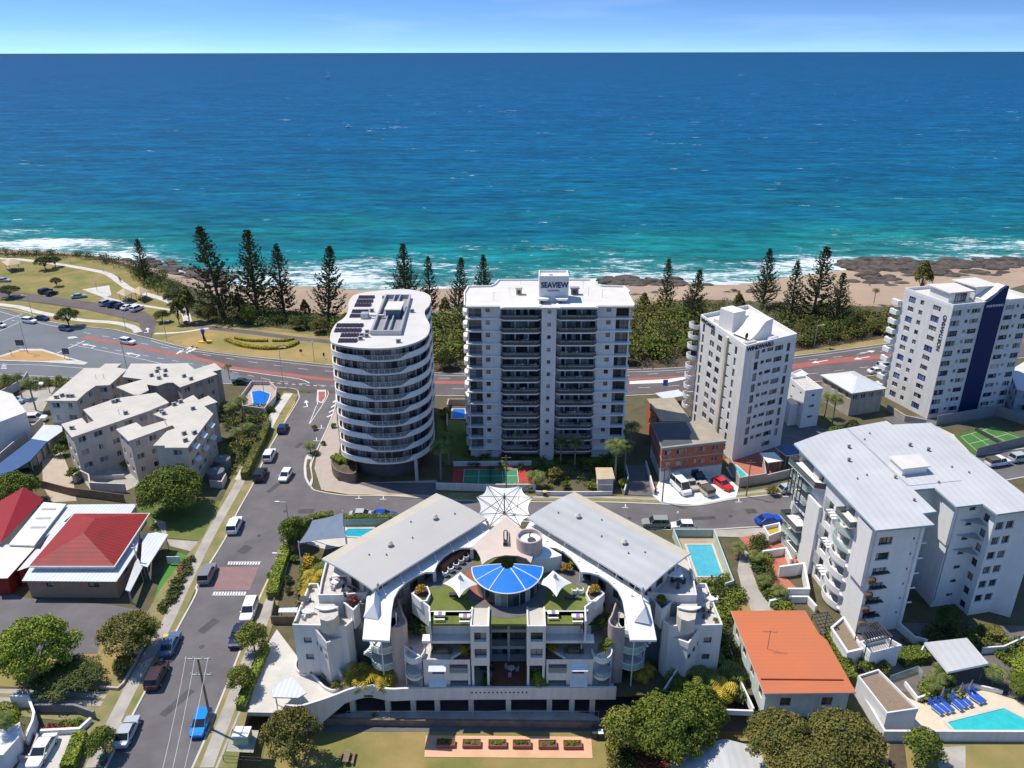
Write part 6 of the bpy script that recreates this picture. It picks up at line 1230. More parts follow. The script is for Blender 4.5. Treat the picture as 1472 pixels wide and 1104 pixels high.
for q in ps: mb = MB(); mb.tube((c[0], c[1], 14.6), (q[0], q[1], q[2]+.05), .05); mb.tube((c[0], c[1], 11.5), (q[0], q[1], q[2]+.1), .05); mb.build('strut', METAL, rt)
mb = MB(); mb.tube((c[0], c[1], 11), (c[0], c[1], 15.2), .1); mb.build('king_post', METAL, rt)
ps = [P(a, b_, z) for a, b_, z in ((493, 737, 6.5), (498, 773, 5), (429, 781, 4.6), (449, 748, 4.4))]
rt = thing('grey_shade_sail', 'blue-grey sail shading the corner pool left of the long roof', 'shade sail', (*P(465, 765)[:2], 0)); mb = MB(); G_ = []
for j in range(7):
 for i in range(7):
  u, v = i/6, j/6; uu = u; a = Vector(lerp(ps[0], ps[1], u)); b_ = Vector(lerp(ps[3], ps[2], u)); q = a.lerp(b_, v); a3 = [Vector(p_) for p_ in ps]
  q = (a3[0]*(1-u)+a3[1]*u)*(1-v)+(a3[3]*(1-u)+a3[2]*u)*v; cen = sum(a3, Vector())/4; k = .07*(math.sin(math.pi*v) if u in (0, 1) else 0)+.07*(math.sin(math.pi*u) if v in (0, 1) else 0); q = q.lerp(cen, k); G_.append(tuple(q-Vector((0, 0, .35*math.sin(math.pi*u)*math.sin(math.pi*v)))))
mb.add(G_, [(j*7+i, j*7+i+1, (j+1)*7+i+1, (j+1)*7+i) for j in range(6) for i in range(6)]); mb.build('fabric', SAILG, rt, True)
for q in ps: mb = MB(); mb.tube((q[0], q[1], 0), (q[0], q[1], q[2]+.4), .1, .08, 8); mb.build('post', WHITE2, rt)
# ================================================================ PLANTS
def leafcloud(mb, lobes, n, size, rs, under=.35, flat=1.0, mi=0):
 wts = [l[3]**2 for l in lobes]; tot = sum(wts); vs = []; fs = []
 for (cx, cy, cz, r, ry) in lobes:
  k = int(n*r*r/tot)
  for _ in range(k):
   z = rs.uniform(-1, 1)
   if z < -.1 and rs.random() > under: z = -z
   a = rs.uniform(0, 6.2832); h = math.sqrt(1-z*z); d = Vector((h*math.cos(a), h*math.sin(a), z)); rad = r*(rs.random()**.35)*rs.uniform(.85, 1.12)
   p = Vector((cx+d.x*rad, cy+d.y*rad, cz+d.z*rad*ry)); nn_ = (d+Vector((rs.gauss(0, .55), rs.gauss(0, .55), rs.gauss(.25, .5)))).normalized()
   u = nn_.orthogonal().normalized(); v = nn_.cross(u); th = rs.uniform(0, 3.14); u, v = u*math.cos(th)+v*math.sin(th), v*math.cos(th)-u*math.sin(th); s = size*rs.uniform(.6, 1.35); t = s*rs.uniform(.45, .8)
   o = len(vs); vs += [tuple(p-u*s*.5), tuple(p+v*t*.5+nn_*s*.1), tuple(p+u*s*.5), tuple(p-v*t*.5+nn_*s*.1)]; fs.append((o, o+1, o+2, o+3))
 mb.add(vs, fs, mi)
def lobes_(R_, H_, zb, n, rs, rl=.38, ry=.8):
 out = []
 for i in range(n):
  a = i*2.39996+rs.uniform(-.4, .4); k = math.sqrt((i+.5)/n)*rs.uniform(.85, 1.05); r = R_*rl*rs.uniform(.75, 1.2)
  out.append((math.cos(a)*(R_-r*.8)*k, math.sin(a)*(R_-r*.8)*k, zb+(H_-zb-r*ry)*(1-.75*k*k)*rs.uniform(.8, 1.0)+r*.2, r, ry))
 return out
PROTO = Vector((0, 0, 0))
def proto(name, cat): t = bpy.data.objects.new(name, None); COL.objects.link(t); ORG[t.name] = Vector((0, 0, 0)); t['category'] = cat; return t
def mk_tree(name, R_, H_, zb, n, nl, size, leaf, seed, rl=.38, ry=.8, trunk=.28, under=.35, limbs=6, cat='tree', bark=None):
 rs = random.Random(seed); t = proto(name, cat); L_ = lobes_(R_, H_, zb, n, rs, rl, ry)
 mb = MB(); z0 = zb*.75; mb.tube((0, 0, -.1), (.12*R_*.3, 0, z0), trunk, trunk*.7, 8)
 for l in sorted(L_, key=lambda q: -q[3])[:limbs]: m = (l[0]*.45, l[1]*.45, z0+(l[2]-z0)*.55); mb.tube((.1*R_*.3, 0, z0*.95), m, trunk*.55, trunk*.36, 6); mb.tube(m, (l[0]*.95, l[1]*.95, l[2]), trunk*.36, trunk*.12, 5)
 mb.build('trunk', bark or BARK, t); mb = MB(); leafcloud(mb, L_, nl, size, rs, under); mb.build('crown', leaf, t); return t
T_BIG = mk_tree('broadleaf_tree', 6, 8, 2.2, 44, 24000, .38, LG, 1, rl=.30)
T_BIG2 = mk_tree('broadleaf_tree', 6, 9, 2.5, 54, 22000, .37, LG, 2, rl=.235)
T_SPARSE = mk_tree('open_crowned_tree', 5, 7.5, 2.8, 40, 8500, .32, LD, 3, rl=.22, limbs=14)
T_MED = mk_tree('street_tree', 2.6, 5.2, 1.6, 24, 5600, .28, LY, 4, rl=.36, trunk=.14)
T_BUSH = mk_tree('bush', 1.0, 1.5, .3, 9, 900, .24, LG, 5, rl=.45, trunk=.05, limbs=3, cat='shrub')
T_COL = mk_tree('upright_shrub', 1.0, 3.0, .5, 12, 1400, .26, LG, 6, rl=.5, ry=1.3, trunk=.07, limbs=3, cat='shrub')
def mk_palm(name, H_, nf, fl_, seed, tr=.16, droop=1.0, leaf=None):
 rs = random.Random(seed); t = proto(name, 'palm'); mb = MB(); seg = 5; lean = rs.uniform(-.4, .4)
 for i in range(seg): z0, z1 = H_*i/seg, H_*(i+1)/seg; mb.tube((lean*(i/seg)**2, 0, z0-.05), (lean*((i+1)/seg)**2, 0, z1), tr*(1.2-.4*i/seg), tr*(1.2-.4*(i+1)/seg), 7)
 mb.build('trunk', PBARK, t); mb = MB()
 for i in range(nf):
  a = i*2.39996+rs.uniform(-.2, .2); el = rs.uniform(-.1, 1.15); d = Vector((math.cos(a), math.sin(a), 0)); sd_ = Vector((-math.sin(a), math.cos(a), 0)); L2 = fl_*rs.uniform(.8, 1.1); p = Vector((lean, 0, H_)); ang = el; prev = p; m_ = 9
  for j in range(m_):
   step = L2/m_; q = prev+(d*math.cos(ang)+Vector((0, 0, 1))*math.sin(ang))*step; ang -= droop*(.14+.035*j); w_ = fl_*.26*math.sin(math.pi*min(1, (j+1.2)/(m_+1)))**.7
   for s_ in (-1, 1):
    dr = Vector((0, 0, -1))*w_*.45; tip = (prev+q)/2+sd_*s_*w_+dr+(q-prev)*.6
    mb.add([tuple(prev), tuple(q-(q-prev)*.25), tuple(tip+(q-prev)*.12), tuple(tip-(q-prev)*.2)], [(0, 1, 2, 3)])
   prev = q
 mb.build('fronds', leaf or LP2, t); return t
LP2 = leafmat('palm', (0.065, 0.10, 0.02), (0.17, 0.19, 0.045), .4)
LPY = leafmat('golden_palm', (0.28, 0.24, 0.02), (0.50, 0.33, 0.04), .4)
T_PALM = mk_palm('tall_palm', 8.0, 20, 2.6, 7); T_PALMS = mk_palm('short_palm', 2.6, 20, 2.1, 8, tr=.14); T_FAN = mk_palm('clumping_palm', 1.2, 28, 2.2, 9, tr=.2, droop=.8)
def mk_pine(name, H_, seed, dens=1.0, w_=.19, leaf=LP):
 rs = random.Random(seed); t = proto(name, 'pine tree'); mb = MB(); mb.tube((0, 0, -.3), (0, 0, H_*.6), .42, .24, 8); mb.tube((0, 0, H_*.6), (0, 0, H_), .24, .04, 6); vs = []; fs = []; br = mb
 z = H_*.10
 while z < H_*.985:
  f = (z/H_); Lb = H_*w_*(1-f)**.85*min(1, .5+f*2.4)*rs.uniform(.85, 1.1); nb = int(rs.choice([5, 6, 7])*dens+.5); a0 = rs.uniform(0, 6)
  for b_ in range(nb):
   if rs.random() < .12: continue
   a = a0+b_*6.2832/nb+rs.uniform(-.2, .2); L2 = Lb*rs.uniform(.75, 1.12); d = Vector((math.cos(a), math.sin(a), 0)); up0 = rs.uniform(-.05, .25); P0 = Vector((0, 0, z)); k = max(4, int(L2/.34)); prev = P0
   for j in range(k):
    tt = (j+1)/k; q = P0+d*L2*tt+Vector((0, 0, L2*(up0*tt-.30*tt*(1-tt)+.30*tt**3)))
    if j > k*.18:
     for _ in range(3):
      s = .52*rs.uniform(.6, 1.2)*(1-.3*tt); dv = Vector((rs.gauss(0, 1), rs.gauss(0, 1), rs.uniform(.1, 1.0))).normalized(); sd_ = d.cross(dv).normalized()*.22; c = q+Vector((rs.gauss(0, .16), rs.gauss(0, .16), rs.gauss(0, .05))); o = len(vs)
      vs += [tuple(c-sd_), tuple(c+sd_), tuple(c+sd_*.4+dv*s+d*.15), tuple(c-sd_*.4+dv*s+d*.15)]; fs.append((o, o+1, o+2, o+3))
    prev = q
   br.tube(P0, P0+d*L2*.7+Vector((0, 0, L2*(up0*.7-.06))), .07, .03, 3, cap=False)
  z += max(.5, H_*.046*rs.uniform(.85, 1.15)*(1-.35*f))
 mb.build('trunk', BARK, t); mb = MB(); mb.add(vs, fs); mb.build('foliage', leaf, t); return t
T_PINE = [mk_pine('norfolk_pine', 20, 11, 1.1, .32), mk_pine('norfolk_pine', 20, 12, 1.05, .28), mk_pine('norfolk_pine', 20, 13, 1.1, .36)]
T_CAS = mk_tree('she_oak', 3.2, 11, 2.5, 26, 3000, .55, LB, 14, rl=.24, ry=1.25, trunk=.2, limbs=12)
USED = set()
def place(T, px, py, label, group=None, s=1.0, z=0.0, rz=None, mats=None, sz=None, cat=None, xy=None):
 q = xy or P(px, py, z); rz = random.uniform(0, 6.28) if rz is None else rz
 sc = (s, s, sz if sz else s)
 if T.name not in USED and not mats:
  USED.add(T.name); o = T; KIDS[T.name] = [(c, list(c.children)) for c in T.children]; o.location = (q[0], q[1], z); o.rotation_euler.z = rz; o.scale = sc; o['label'] = label
  if group: o['group'] = group
 else: o = dup(T, (q[0], q[1], z), rz, label, group, sc, mats)
 if not group and 'group' in o: del o['group']
 if cat: o['category'] = cat
 o['category'] = cat or T['category']; return o
ORD = ['first', 'second', 'third', 'fourth', 'fifth', 'sixth', 'seventh', 'eighth', 'ninth', 'tenth', 'eleventh', 'twelfth', 'thirteenth', 'fourteenth', 'fifteenth', 'sixteenth']
GP = 'Norfolk pines along the beach front'
pines = [(208, 402, 343, 1.15, 'short dense Norfolk pine beside the bend of the coast path'), (322, 458, 322, 1.0, 'tallest Norfolk pine, leaning left above the park'), (371, 452, 330, 1.0, 'tall Norfolk pine just right of the tallest one'), (409, 452, 350, 1.0, 'Norfolk pine third from left of the close row above the dry lawn'), (472, 463, 352, .9, 'Norfolk pine standing against the bare sand left of the curved tower'),
 (584, 444, 350, .95, 'Norfolk pine rising behind the roof of the curved tower'), (619, 452, 368, .85, 'small Norfolk pine behind the right end of the curved tower'), (658, 455, 370, .8, 'slim Norfolk pine left of the wide tower'), (696, 448, 366, .85, 'Norfolk pine whose top shows over the left wing of the wide tower'),
 (956, 447, 370, .85, 'Norfolk pine in the gap, nearer the wide tower'), (991, 468, 384, .95, 'broad Norfolk pine just left of the slim tower'), (1096, 442, 357, .85, 'thin Norfolk pine behind the slim tower roof'), (1135, 460, 374, .95, 'Norfolk pine right of the slim tower, leftmost of three together'), (1166, 461, 354, 1.0, 'tall middle pine of the three right of the slim tower'), (1200, 468, 392, 1.0, 'lower pine, rightmost of the three right of the slim tower')]
for i, (bx, by, ty, ws, lab) in enumerate(pines):
 h = HT(bx, by, bx, ty); s = h/20.0; T = T_PINE[(i*2+1) % 3]; o = place(T, bx, by, lab, GP, s*ws, sz=s)
 if i == 1: o.rotation_euler.y = -.11; o.rotation_euler.z = 0
 if i == 0: o.rotation_euler.z = 1
for (bx, by, s, lab) in ((272, 463, 1.1, 'thin brownish she-oak beside the path fork'), (258, 466, .8, 'small sparse she-oak at the park edge left of the pines'), (345, 452, .7, 'low she-oak between two tall pines'), (440, 458, .6, 'small she-oak at the foot of the pines near the sand'), (540, 452, .7, 'she-oak at the sand edge behind the curved tower'), (640, 462, .75, 'she-oak between the two towers'), (1322, 424, 1.15, 'spreading dark tree on the sand behind the striped tower'), (925, 452, .7, 'round dark tree by the sand right of the wide tower'), (1060, 452, .7, 'brown she-oak on the dune behind the slim tower')):
 place(T_CAS, bx, by, lab, 'she-oaks on the foreshore', s)
# park trees and shore shrubs on the headland
place(T_SPARSE, 100, 470, 'dark leaning tree between the park road and the traffic lights', None, .85, mats={LD: LD})
place(T_SPARSE, 66, 388, 'spreading dark tree on the headland beside the coast path', None, .85, sz=.75); place(T_SPARSE, 80, 384, 'second dark tree on the headland, right of its larger neighbour', None, .6, mats={LD: LP})
place(T_SPARSE, 82, 412, 'small lone tree in the middle of the park lawn', None, .48, mats={LD: LB}); place(T_SPARSE, 14, 428, 'low dark tree over the verge at the left edge', None, .9, sz=.6, mats={LD: LP})
place(T_MED, 234, 463, 'round green tree at the bend of the park road', None, 1.1, sz=.8, mats={LY: LG})
def planting(name, label, poly, n, r0, r1, leaves, leaf, seed, z=0.0, cat='planting', leaf2=None, hfac=.85):
 rs = random.Random(seed); pw = PP(poly, z) if len(poly[0]) == 2 else [q[:2] for q in poly]; xs = [q[0] for q in pw]; ys = [q[1] for q in pw]
 def inside(x, y):
  c = False; j = len(pw)-1
  for i in range(len(pw)):
   if (pw[i][1] > y) != (pw[j][1] > y) and x < (pw[j][0]-pw[i][0])*(y-pw[i][1])/(pw[j][1]-pw[i][1])+pw[i][0]: c = not c
   j = i
  return c
 L_ = [[], []]; k = 0
 while k < n:
  x, y = rs.uniform(min(xs), max(xs)), rs.uniform(min(ys), max(ys))
  if inside(x, y): r = rs.uniform(r0, r1); L_[1 if (leaf2 and noise.noise(Vector((x*.25, y*.25, seed))) > .08) else 0].append((x, y, z+r*.45, r, hfac)); k += 1
 mb = MB(); sz = .26+.12*(r0+r1)/2
 for i in (0, 1):
  if L_[i]: leafcloud(mb, L_[i], int(leaves*len(L_[i])/n), sz, rs, .2, mi=i)
 o = mb.build(name, [leaf, leaf2 or leaf]); return tag(o, label, cat, kind='stuff')
planting('coastal_scrub', 'dense green scrub between beach and park left of the curved tower', [(180, 388), (235, 400), (275, 420), (330, 438), (420, 452), (480, 455), (480, 480), (420, 474), (340, 468), (290, 462), (272, 446), (240, 428), (200, 408)], 330, 1.2, 2.6, 17000, LD, 21, cat='scrub', leaf2=LG)
planting('coastal_scrub', 'dark shrub fringe along the headland edge above the waves', [(-60, 361), (0, 362), (60, 363), (120, 365), (160, 371), (195, 380), (240, 396), (235, 402), (182, 389), (150, 380), (100, 373), (0, 370), (-60, 369)], 230, 1.0, 2.1, 9500, LD, 22, cat='scrub')
planting('coastal_scrub', 'thicket of olive trees between the curved tower and the wide tower', [(600, 458), (700, 455), (700, 520), (660, 532), (615, 530), (600, 500)], 75, 2.4, 4.4, 11000, LB, 23, cat='thicket', leaf2=LG, hfac=1.2)
planting('coastal_scrub', 'mass of green trees between the wide tower and the slim tower', [(885, 455), (1010, 448), (1015, 470), (1000, 500), (960, 524), (900, 527), (885, 500)], 110, 2.4, 4.6, 16000, LB, 24, cat='thicket', leaf2=LG, hfac=1.1)
planting('coastal_scrub', 'broad green thicket on the dune between slim and striped towers', [(1120, 462), (1180, 458), (1300, 458), (1310, 474), (1290, 484), (1200, 494), (1145, 500)], 150, 1.8, 3.4, 17000, LD, 25, cat='thicket', leaf2=LB, hfac=1.0)
planting('coastal_scrub', 'low scrub on the dune far right behind the striped tower', [(1420, 440), (1560, 420), (1600, 450), (1450, 470)], 60, 1.2, 2.6, 5000, LD, 26, cat='scrub', leaf2=LB)
planting('coastal_scrub', 'scattered brown dune scrub behind the slim tower roof', [(985, 434), (1060, 434), (1150, 440), (1300, 444), (1300, 462), (1120, 464), (1000, 466)], 190, .7, 1.9, 9000, LB, 27, cat='scrub')
planting('coastal_scrub', 'low green scrub on the bank behind the curved tower', [(475, 460), (600, 458), (600, 500), (475, 484)], 130, 1.5, 3.0, 10000, LD, 28, cat='scrub', leaf2=LG)
planting('coastal_scrub', 'shrubs hidden behind the wide tower', [(700, 456), (885, 456), (885, 500), (700, 500)], 60, 1.5, 3.0, 4000, LD, 29, cat='scrub')
for pts, lab in (([(625, 505), (655, 512), (640, 530), (682, 505), (622, 480), (668, 485)], 'rounded olive tree in the thicket between the curved and wide towers'), ([(905, 500), (935, 512), (965, 495), (920, 478), (955, 470), (990, 485), (900, 522), (985, 508)], 'rounded green tree in the mass between the wide and slim towers'), ([(1150, 488), (1185, 485), (1220, 480), (1255, 478), (1290, 476), (1165, 474), (1240, 468)], 'rounded dark tree in the dune thicket left of the striped tower'), ([(300, 462), (360, 466), (430, 472), (460, 478), (500, 476), (250, 436)], 'rounded dark tree in the scrub along the park side of the beach')):
 for k, (x, y) in enumerate(pts): place(T_BIG2 if k % 2 else T_BIG, x, y, lab, lab[8:], random.uniform(.42, .62), sz=random.uniform(.5, .75), mats={LG: (LB, LG, LD)[k % 3]})
# hedges
def hedge(label, pts, wd, h, leaf, n, z=0.0, zoff=0.0, name='hedge', closed=False):
 q = PP(pts, z); q = spline(q, 4) if len(q) > 2 else q; rs = random.Random(len(pts)*7+int(abs(q[0][0])*10)); mb = MB(); mb.wall(q, wd*.85, z+zoff, z+zoff+h*.9, 1); vs = []; fs = []
 tl = [math.dist(a, c) for a, c in zip(q, q[1:])]; T_ = sum(tl)
 for _ in range(n):
  s_ = rs.uniform(0, T_); i = 0
  while i < len(tl)-1 and s_ > tl[i]: s_ -= tl[i]; i += 1
  a, c = Vector(q[i]), Vector(q[i+1]); d = (c-a).normalized(); nr = Vector((-d.y, d.x)); p = a+d*s_; side = rs.choice([-1, 0, 0, 1])
  if side == 0: pos = Vector((*(p+nr*rs.uniform(-wd/2, wd/2)), z+zoff+h*rs.uniform(.92, 1.06))); nn_ = Vector((0, 0, 1))
  else: pos = Vector((*(p+nr*side*wd/2), z+zoff+rs.uniform(0, h))); nn_ = Vector((nr.x*side, nr.y*side, .2))
  nn_ = (nn_+Vector((rs.gauss(0, .5), rs.gauss(0, .5), rs.gauss(0, .5)))).normalized(); u = nn_.orthogonal().normalized(); v = nn_.cross(u); s = .28*rs.uniform(.6, 1.3); o = len(vs)
  vs += [tuple(pos-u*s*.5), tuple(pos+v*s*.35), tuple(pos+u*s*.5), tuple(pos-v*s*.35)]; fs.append((o, o+1, o+2, o+3))
 mb.add(vs, fs, 0); return tag(mb.build(name, [leaf, LD]), label, 'hedge')
hedge('bright clipped hedge along the street wall left of the resort', [(413, 792), (405, 815), (396, 842), (392, 862)], 1.7, 1.5, LBR, 2600)
hedge('dark hedge curving round the corner pool beside the street tree', [(418, 782), (430, 765), (452, 752), (480, 748)], 1.5, 1.7, LG, 1800)
hedge('green hedge along the side road behind the parked silver car', [(490, 752), (560, 751), (600, 752)], 1.3, 1.6, LG, 1500)
hedge('long brownish hedge beside the street in front of the flats with pool', [(352, 690), (364, 664), (380, 632), (386, 616)], 1.6, 1.9, LB, 2200)
hedge('narrow hedge lining the concrete drive near the street', [(384, 935), (371, 965), (356, 1000), (345, 1022)], 1.0, 1.2, LBR, 1500)
hedge('rounded bright hedge by the white car driveway at the bottom left', [(118, 1062), (108, 1090), (98, 1112)], 1.6, 1.4, LBR, 1500)
hedge('trimmed green hedge beneath the large white block near the pavilion', [(1290, 952), (1305, 948), (1330, 945)], 2.4, 1.3, LG, 1600)
hedge('low clipped hedge in the shaded court below the tall block', [(1412, 914), (1440, 916)], 2.2, 1.2, LB, 900)
hedge('hedge between the orange roof and the gravel-roofed garage', [(1190, 912), (1203, 945), (1225, 985)], 1.2, 1.6, LG, 1600)
hedge('yellow flowering hedge, outer arc on the dry park lawn', [(325, 489), (345, 497), (378, 502), (412, 500), (428, 493)], 1.6, .8, LFL, 1700)
hedge('yellow flowering hedge, inner arc on the dry park lawn', [(338, 487), (360, 491), (385, 491)], .9, .7, LFL, 700)
hedge('yellow flowering hedge, short right arc on the dry park lawn', [(392, 491), (410, 491), (422, 488)], .9, .7, LFL, 500)
hedge('dark green clipped top of the planter wall by the curved tower', [(482, 676), (495, 672), (508, 676)], 3.0, .8, LBR, 1600, zoff=2.0)
hedge('thin hedge along the red and green tennis court', [(655, 699), (700, 700), (765, 700)], 1.0, .7, LY, 900)
# street and garden trees
place(T_BIG, 250, 735, 'large dense round tree shading the lawn beside the beige flats', None, 1.08, sz=1.15, mats={LG: LG})
place(T_BIG, 26, 728, 'bushy green tree at the left edge behind the red gable', None, .82, sz=.9); place(T_BIG, -18, 735, 'green tree half cut by the left edge above the red gable', None, .7)
place(T_BIG2, 62, 972, 'wide bright green tree over the car park by the red-roofed hall', None, .98, sz=1.05, mats={LG: LBR})
place(T_SPARSE, 192, 944, 'dark open-crowned tree on the fenced lawn corner', None, .95, mats={LD: LB}); place(T_SPARSE, 100, 990, 'low dark sparse tree below the bright green one', None, 1.0, sz=.45)
place(T_SPARSE, 210, 930, 'thin small tree behind the dark open-crowned one', None, .5, mats={LD: LG})
place(T_MED, 152, 1085, 'small green tree beside the driveway with the white car', None, .8, mats={LY: LG}); place(T_MED, 366, 938, 'yellow-green street tree leaning over the parked dark car', None, 1.0, rz=1); place(T_MED, 349, 994, 'yellow-green street tree above the concrete drive entrance', None, .82, rz=2)
place(T_MED, 424, 786, 'dense green tree on the corner by the blue-grey sail', None, 1.08, sz=1.2, mats={LY: LG})
place(T_SPARSE, 424, 1098, 'brownish slanting tree on the dry lawn left of the picnic bench', None, .86, z=LOTZ, sz=1.15, mats={LD: LB})
place(T_BIG2, 958, 1085, 'huge dark green tree in front of the resort right end', None, .95, z=LOTZ, sz=1.05); place(T_BIG, 992, 1062, 'large green tree right of the huge one, above the shed', None, .78, z=LOTZ, sz=1.1); place(T_MED, 893, 1082, 'pale green tree at the left of the big tree group', None, 1.2, z=LOTZ, mats={LY: LY}, sz=1.4)
place(T_BIG2, 1118, 1096, 'big brown-tinged tree below the orange roof, left of its pair', None, .80, z=0, mats={LG: LB}); place(T_BIG, 1205, 1106, 'big brown-tinged tree below the orange roof, right of its pair', None, .92, mats={LG: LB}, sz=.95); place(T_BIG2, 1160, 1150, 'brown-green tree cut by the bottom edge', None, .8, mats={LG: LB})
place(T_MED, 1322, 1098, 'green bushy tree before the white pool wall', None, 1.0, mats={LY: LG}); place(T_BIG, 1490, 985, 'leafy green tree cut by the right edge by the pavilion', None, .62, mats={LG: LBR}); place(T_BIG, 1400+70, 1000, 'dense round tree right of the sun loungers', None, .42, mats={LG: LG})
place(T_MED, 1360, 905, 'dark tree in the shaded court between the wings', None, .8, mats={LY: LD}); place(T_MED, 774, 1000, 'bright round tree in the resort courtyard', None, .52, sz=.68, mats={LY: LBR}, z=0, xy=(X(775, 79.8, 1), 79.9))
GPP = 'palms in the gardens'
for (bx, by, s, T, lab) in ((806, 668, .72, T_PALM, 'left of two slim palms before the wide tower'), (826, 672, .78, T_PALM, 'right of two slim palms before the wide tower'), (884, 692, 1.05, T_PALM, 'tallest palm at the right corner of the wide tower'), (898, 680, .85, T_PALM, 'palm beside the tallest one by the brick flats'), (905, 655, .9, T_PALM, 'shaded palm next to the brick flats'),
  (634, 690, 1.0, T_PALM, 'tall palm in the shade between the two towers'), (645, 668, .85, T_PALM, 'second shaded palm between the two towers'), (770, 702, 1.1, T_PALMS, 'yellowish short palm beside the tennis court'), (447, 652, .8, T_PALMS, 'little palm on the kerb buildout'),
  (338, 620, .8, T_PALM, 'palm in the garden below the kerbside pool, nearest the flats'), (352, 612, .85, T_PALM, 'palm just below the kerbside pool'), (345, 650, .65, T_PALM, 'palm between the hedge and the beige flats'), (362, 640, .6, T_PALM, 'palm leaning over the long brownish hedge'), (330, 545, .5, T_PALM, 'small palm behind the dark-sided flats'),
  (52, 590, .95, T_PALM, 'tall palm in the beige car park'), (32, 572, .75, T_PALM, 'palm at the back of the beige car park'), (14, 565, .6, T_PALM, 'palm against the pink boundary wall'), (72, 565, .5, T_PALM, 'short palm beside the farthest beige flats'), (88, 560, .45, T_PALM, 'low palm against the farthest beige flats'),
  (1085, 812, .75, T_PALMS, 'palm right of the resort lap pool'), (1062, 800, .8, T_PALMS, 'palm behind the resort lap pool'), (1098, 845, .7, T_PALMS, 'palm midway along the path by the red court'), (1118, 862, .75, T_PALMS, 'palm nearest the orange roof along the path'),
  (1196, 610, .85, T_PALM, 'palm in front of the white-roofed house'), (1185, 600, .7, T_PALM, 'leaning palm left of the white-roofed house'), (1340, 995, .8, T_PALMS, 'palm behind the sun loungers, left'), (1350, 985, .9, T_PALMS, 'taller palm behind the sun loungers'), (1425, 985, .9, T_PALMS, 'golden palm beside the pavilion'),
  (18, 1075, .6, T_PALM, 'palm beside the white garage at the bottom left'), (1256, 436, .6, T_PALM, 'lone palm on the sand behind the thicket'), (1128, 480, .5, T_PALM, 'pale palm by the esplanade right of the slim tower')):
 place(T, bx, by, lab, GPP, s*1.2, sz=s)
for i, (bx, by, z, s, lab, m_) in enumerate(((519, 984, 0, 1.35, 'golden clumping palm left of the resort stair drum', LPY), (549, 985, 0, 1.3, 'golden-green clumping palm right of the resort stair drum', LPY), (535, 978, 0, 1.2, 'clumping palm between the two golden ones', LP2), (922, 972, 0, 1.0, 'clumping palm beneath the right tongue roof', LPY), (1010, 985, 0, 1.3, 'leafy clumping palm at the right end of the resort', LP2), (1035, 1000, 0, 1.2, 'clumping palm nearest the mint wall', LPY), (992, 968, 0, 1.2, 'clumping palm against the right wing wall', LP2), (1050, 975, 0, 1.1, 'clumping palm beside the orange-roofed house', LP2), (1022, 950, 0, 1.0, 'clumping palm high in the right garden', LP2), (975, 985, 0, 1.0, 'clumping palm left in the right garden', LP2),
  (452, 838, 0, 1.1, 'orange-tinged clumping palm by the street-side pool cabins', LPY), (462, 828, 0, 1.0, 'clumping palm by the left long roof corner', LP2), (446, 858, 0, 1.0, 'golden clumping palm beside the terrace wall', LPY))):
 place(T_FAN, bx, by, lab, 'clumping palms round the resort', s, z=z, mats={LP2: m_} if m_ != LP2 else None)
# shrubs
GS = 'garden shrubs'
sh = [(390, 833, 'ball-shaped shrub, topmost beside the street hedge', LG, .9), (396, 822, 'ball-shaped shrub next to the pool cabin', LD, .85), (414, 838, 'third ball shrub down from the sail', LD, .9), (424, 808, 'ball shrub directly below the sail post', LG, .9), (415, 852, 'lowest ball shrub beside the bright hedge', LB, .8),
 (452, 618, 'small round shrub on the pink paving, topmost', LG, .8), (465, 640, 'round shrub on the pink paving, middle', LB, .7), (455, 655, 'round shrub on the pink paving, lowest', LG, .8), (480, 615, 'low shrub against the curved tower foot', LG, .8), (488, 690, 'shrub at the foot of the curved planter wall', LG, .7),
 (798, 690, 'grey-brown bush beside the small cream gatehouse', LB, 2.0), (812, 702, 'low green shrub before the grey-brown bush', LG, 1.1), (850, 703, 'shrub left of the cream gatehouse', LBR, 1.1), (896, 700, 'shrub right of the cream gatehouse', LBR, 1.2), (760, 706, 'small shrub at the end of the tennis court', LBR, .9), (640, 600, 'flowering bush between the towers near the esplanade', LY, 1.6), (1110, 712, 'grey shrub by the long beige wall', LB, 1.3), (1150, 690, 'shrub behind the grey wall near the side road', LG, 1.3),
 (1060, 640, 'orange flowering shrub beside the slim tower foot', LO, 1.2), (180, 965, 'spreading shrub under the dark open-crowned tree', LB, 1.7), (100, 640, 'dark bush climbing the middle beige flats', LD, 2.2), (88, 655, 'dark bush beside the long carport', LG, 1.8), (108, 690, 'bush at the corner of the beige forecourt', LG, 1.8), (172, 655, 'red-leaved shrub against the front beige flats', LR, 1.3), (182, 675, 'green shrub below the red-leaved one', LG, 1.4),
 (1250, 905, 'shrub at the foot of the gravel annex', LG, 1.2), (1215, 965, 'bush between the orange roof and the annex', LG, 1.4), (1244, 965, 'low bush before the entry annex', LG, 1.4), (1268, 968, 'bush below the tall block by the garage', LB, 1.3), (1225, 620, 'dark bush beside the white-roofed house', LD, 1.8), (1200, 632, 'leafy bush below the palms of the white-roofed house', LG, 2.2), (1218, 640, 'bush behind the tall block roof', LG, 1.9), (1262, 625, 'bush at the foot of the striped tower', LD, 1.6),
 (1395, 498, 'bush on the verge behind the striped tower', LG, 1.2), (300, 560, 'bush between beige flats and kerbside pool', LG, 1.5), (325, 590, 'yellow bush by the kerbside pool wall', LY, 1.5), (392, 592, 'low bush on the verge outside the kerbside pool', LG, .8), (400, 575, 'tiny bush at the kerbside pool corner', LG, .8)]
for (bx, by, lab, m_, s) in sh: place(T_BUSH, bx, by, lab, GS, s, mats={LG: m_} if m_ != LG else None)
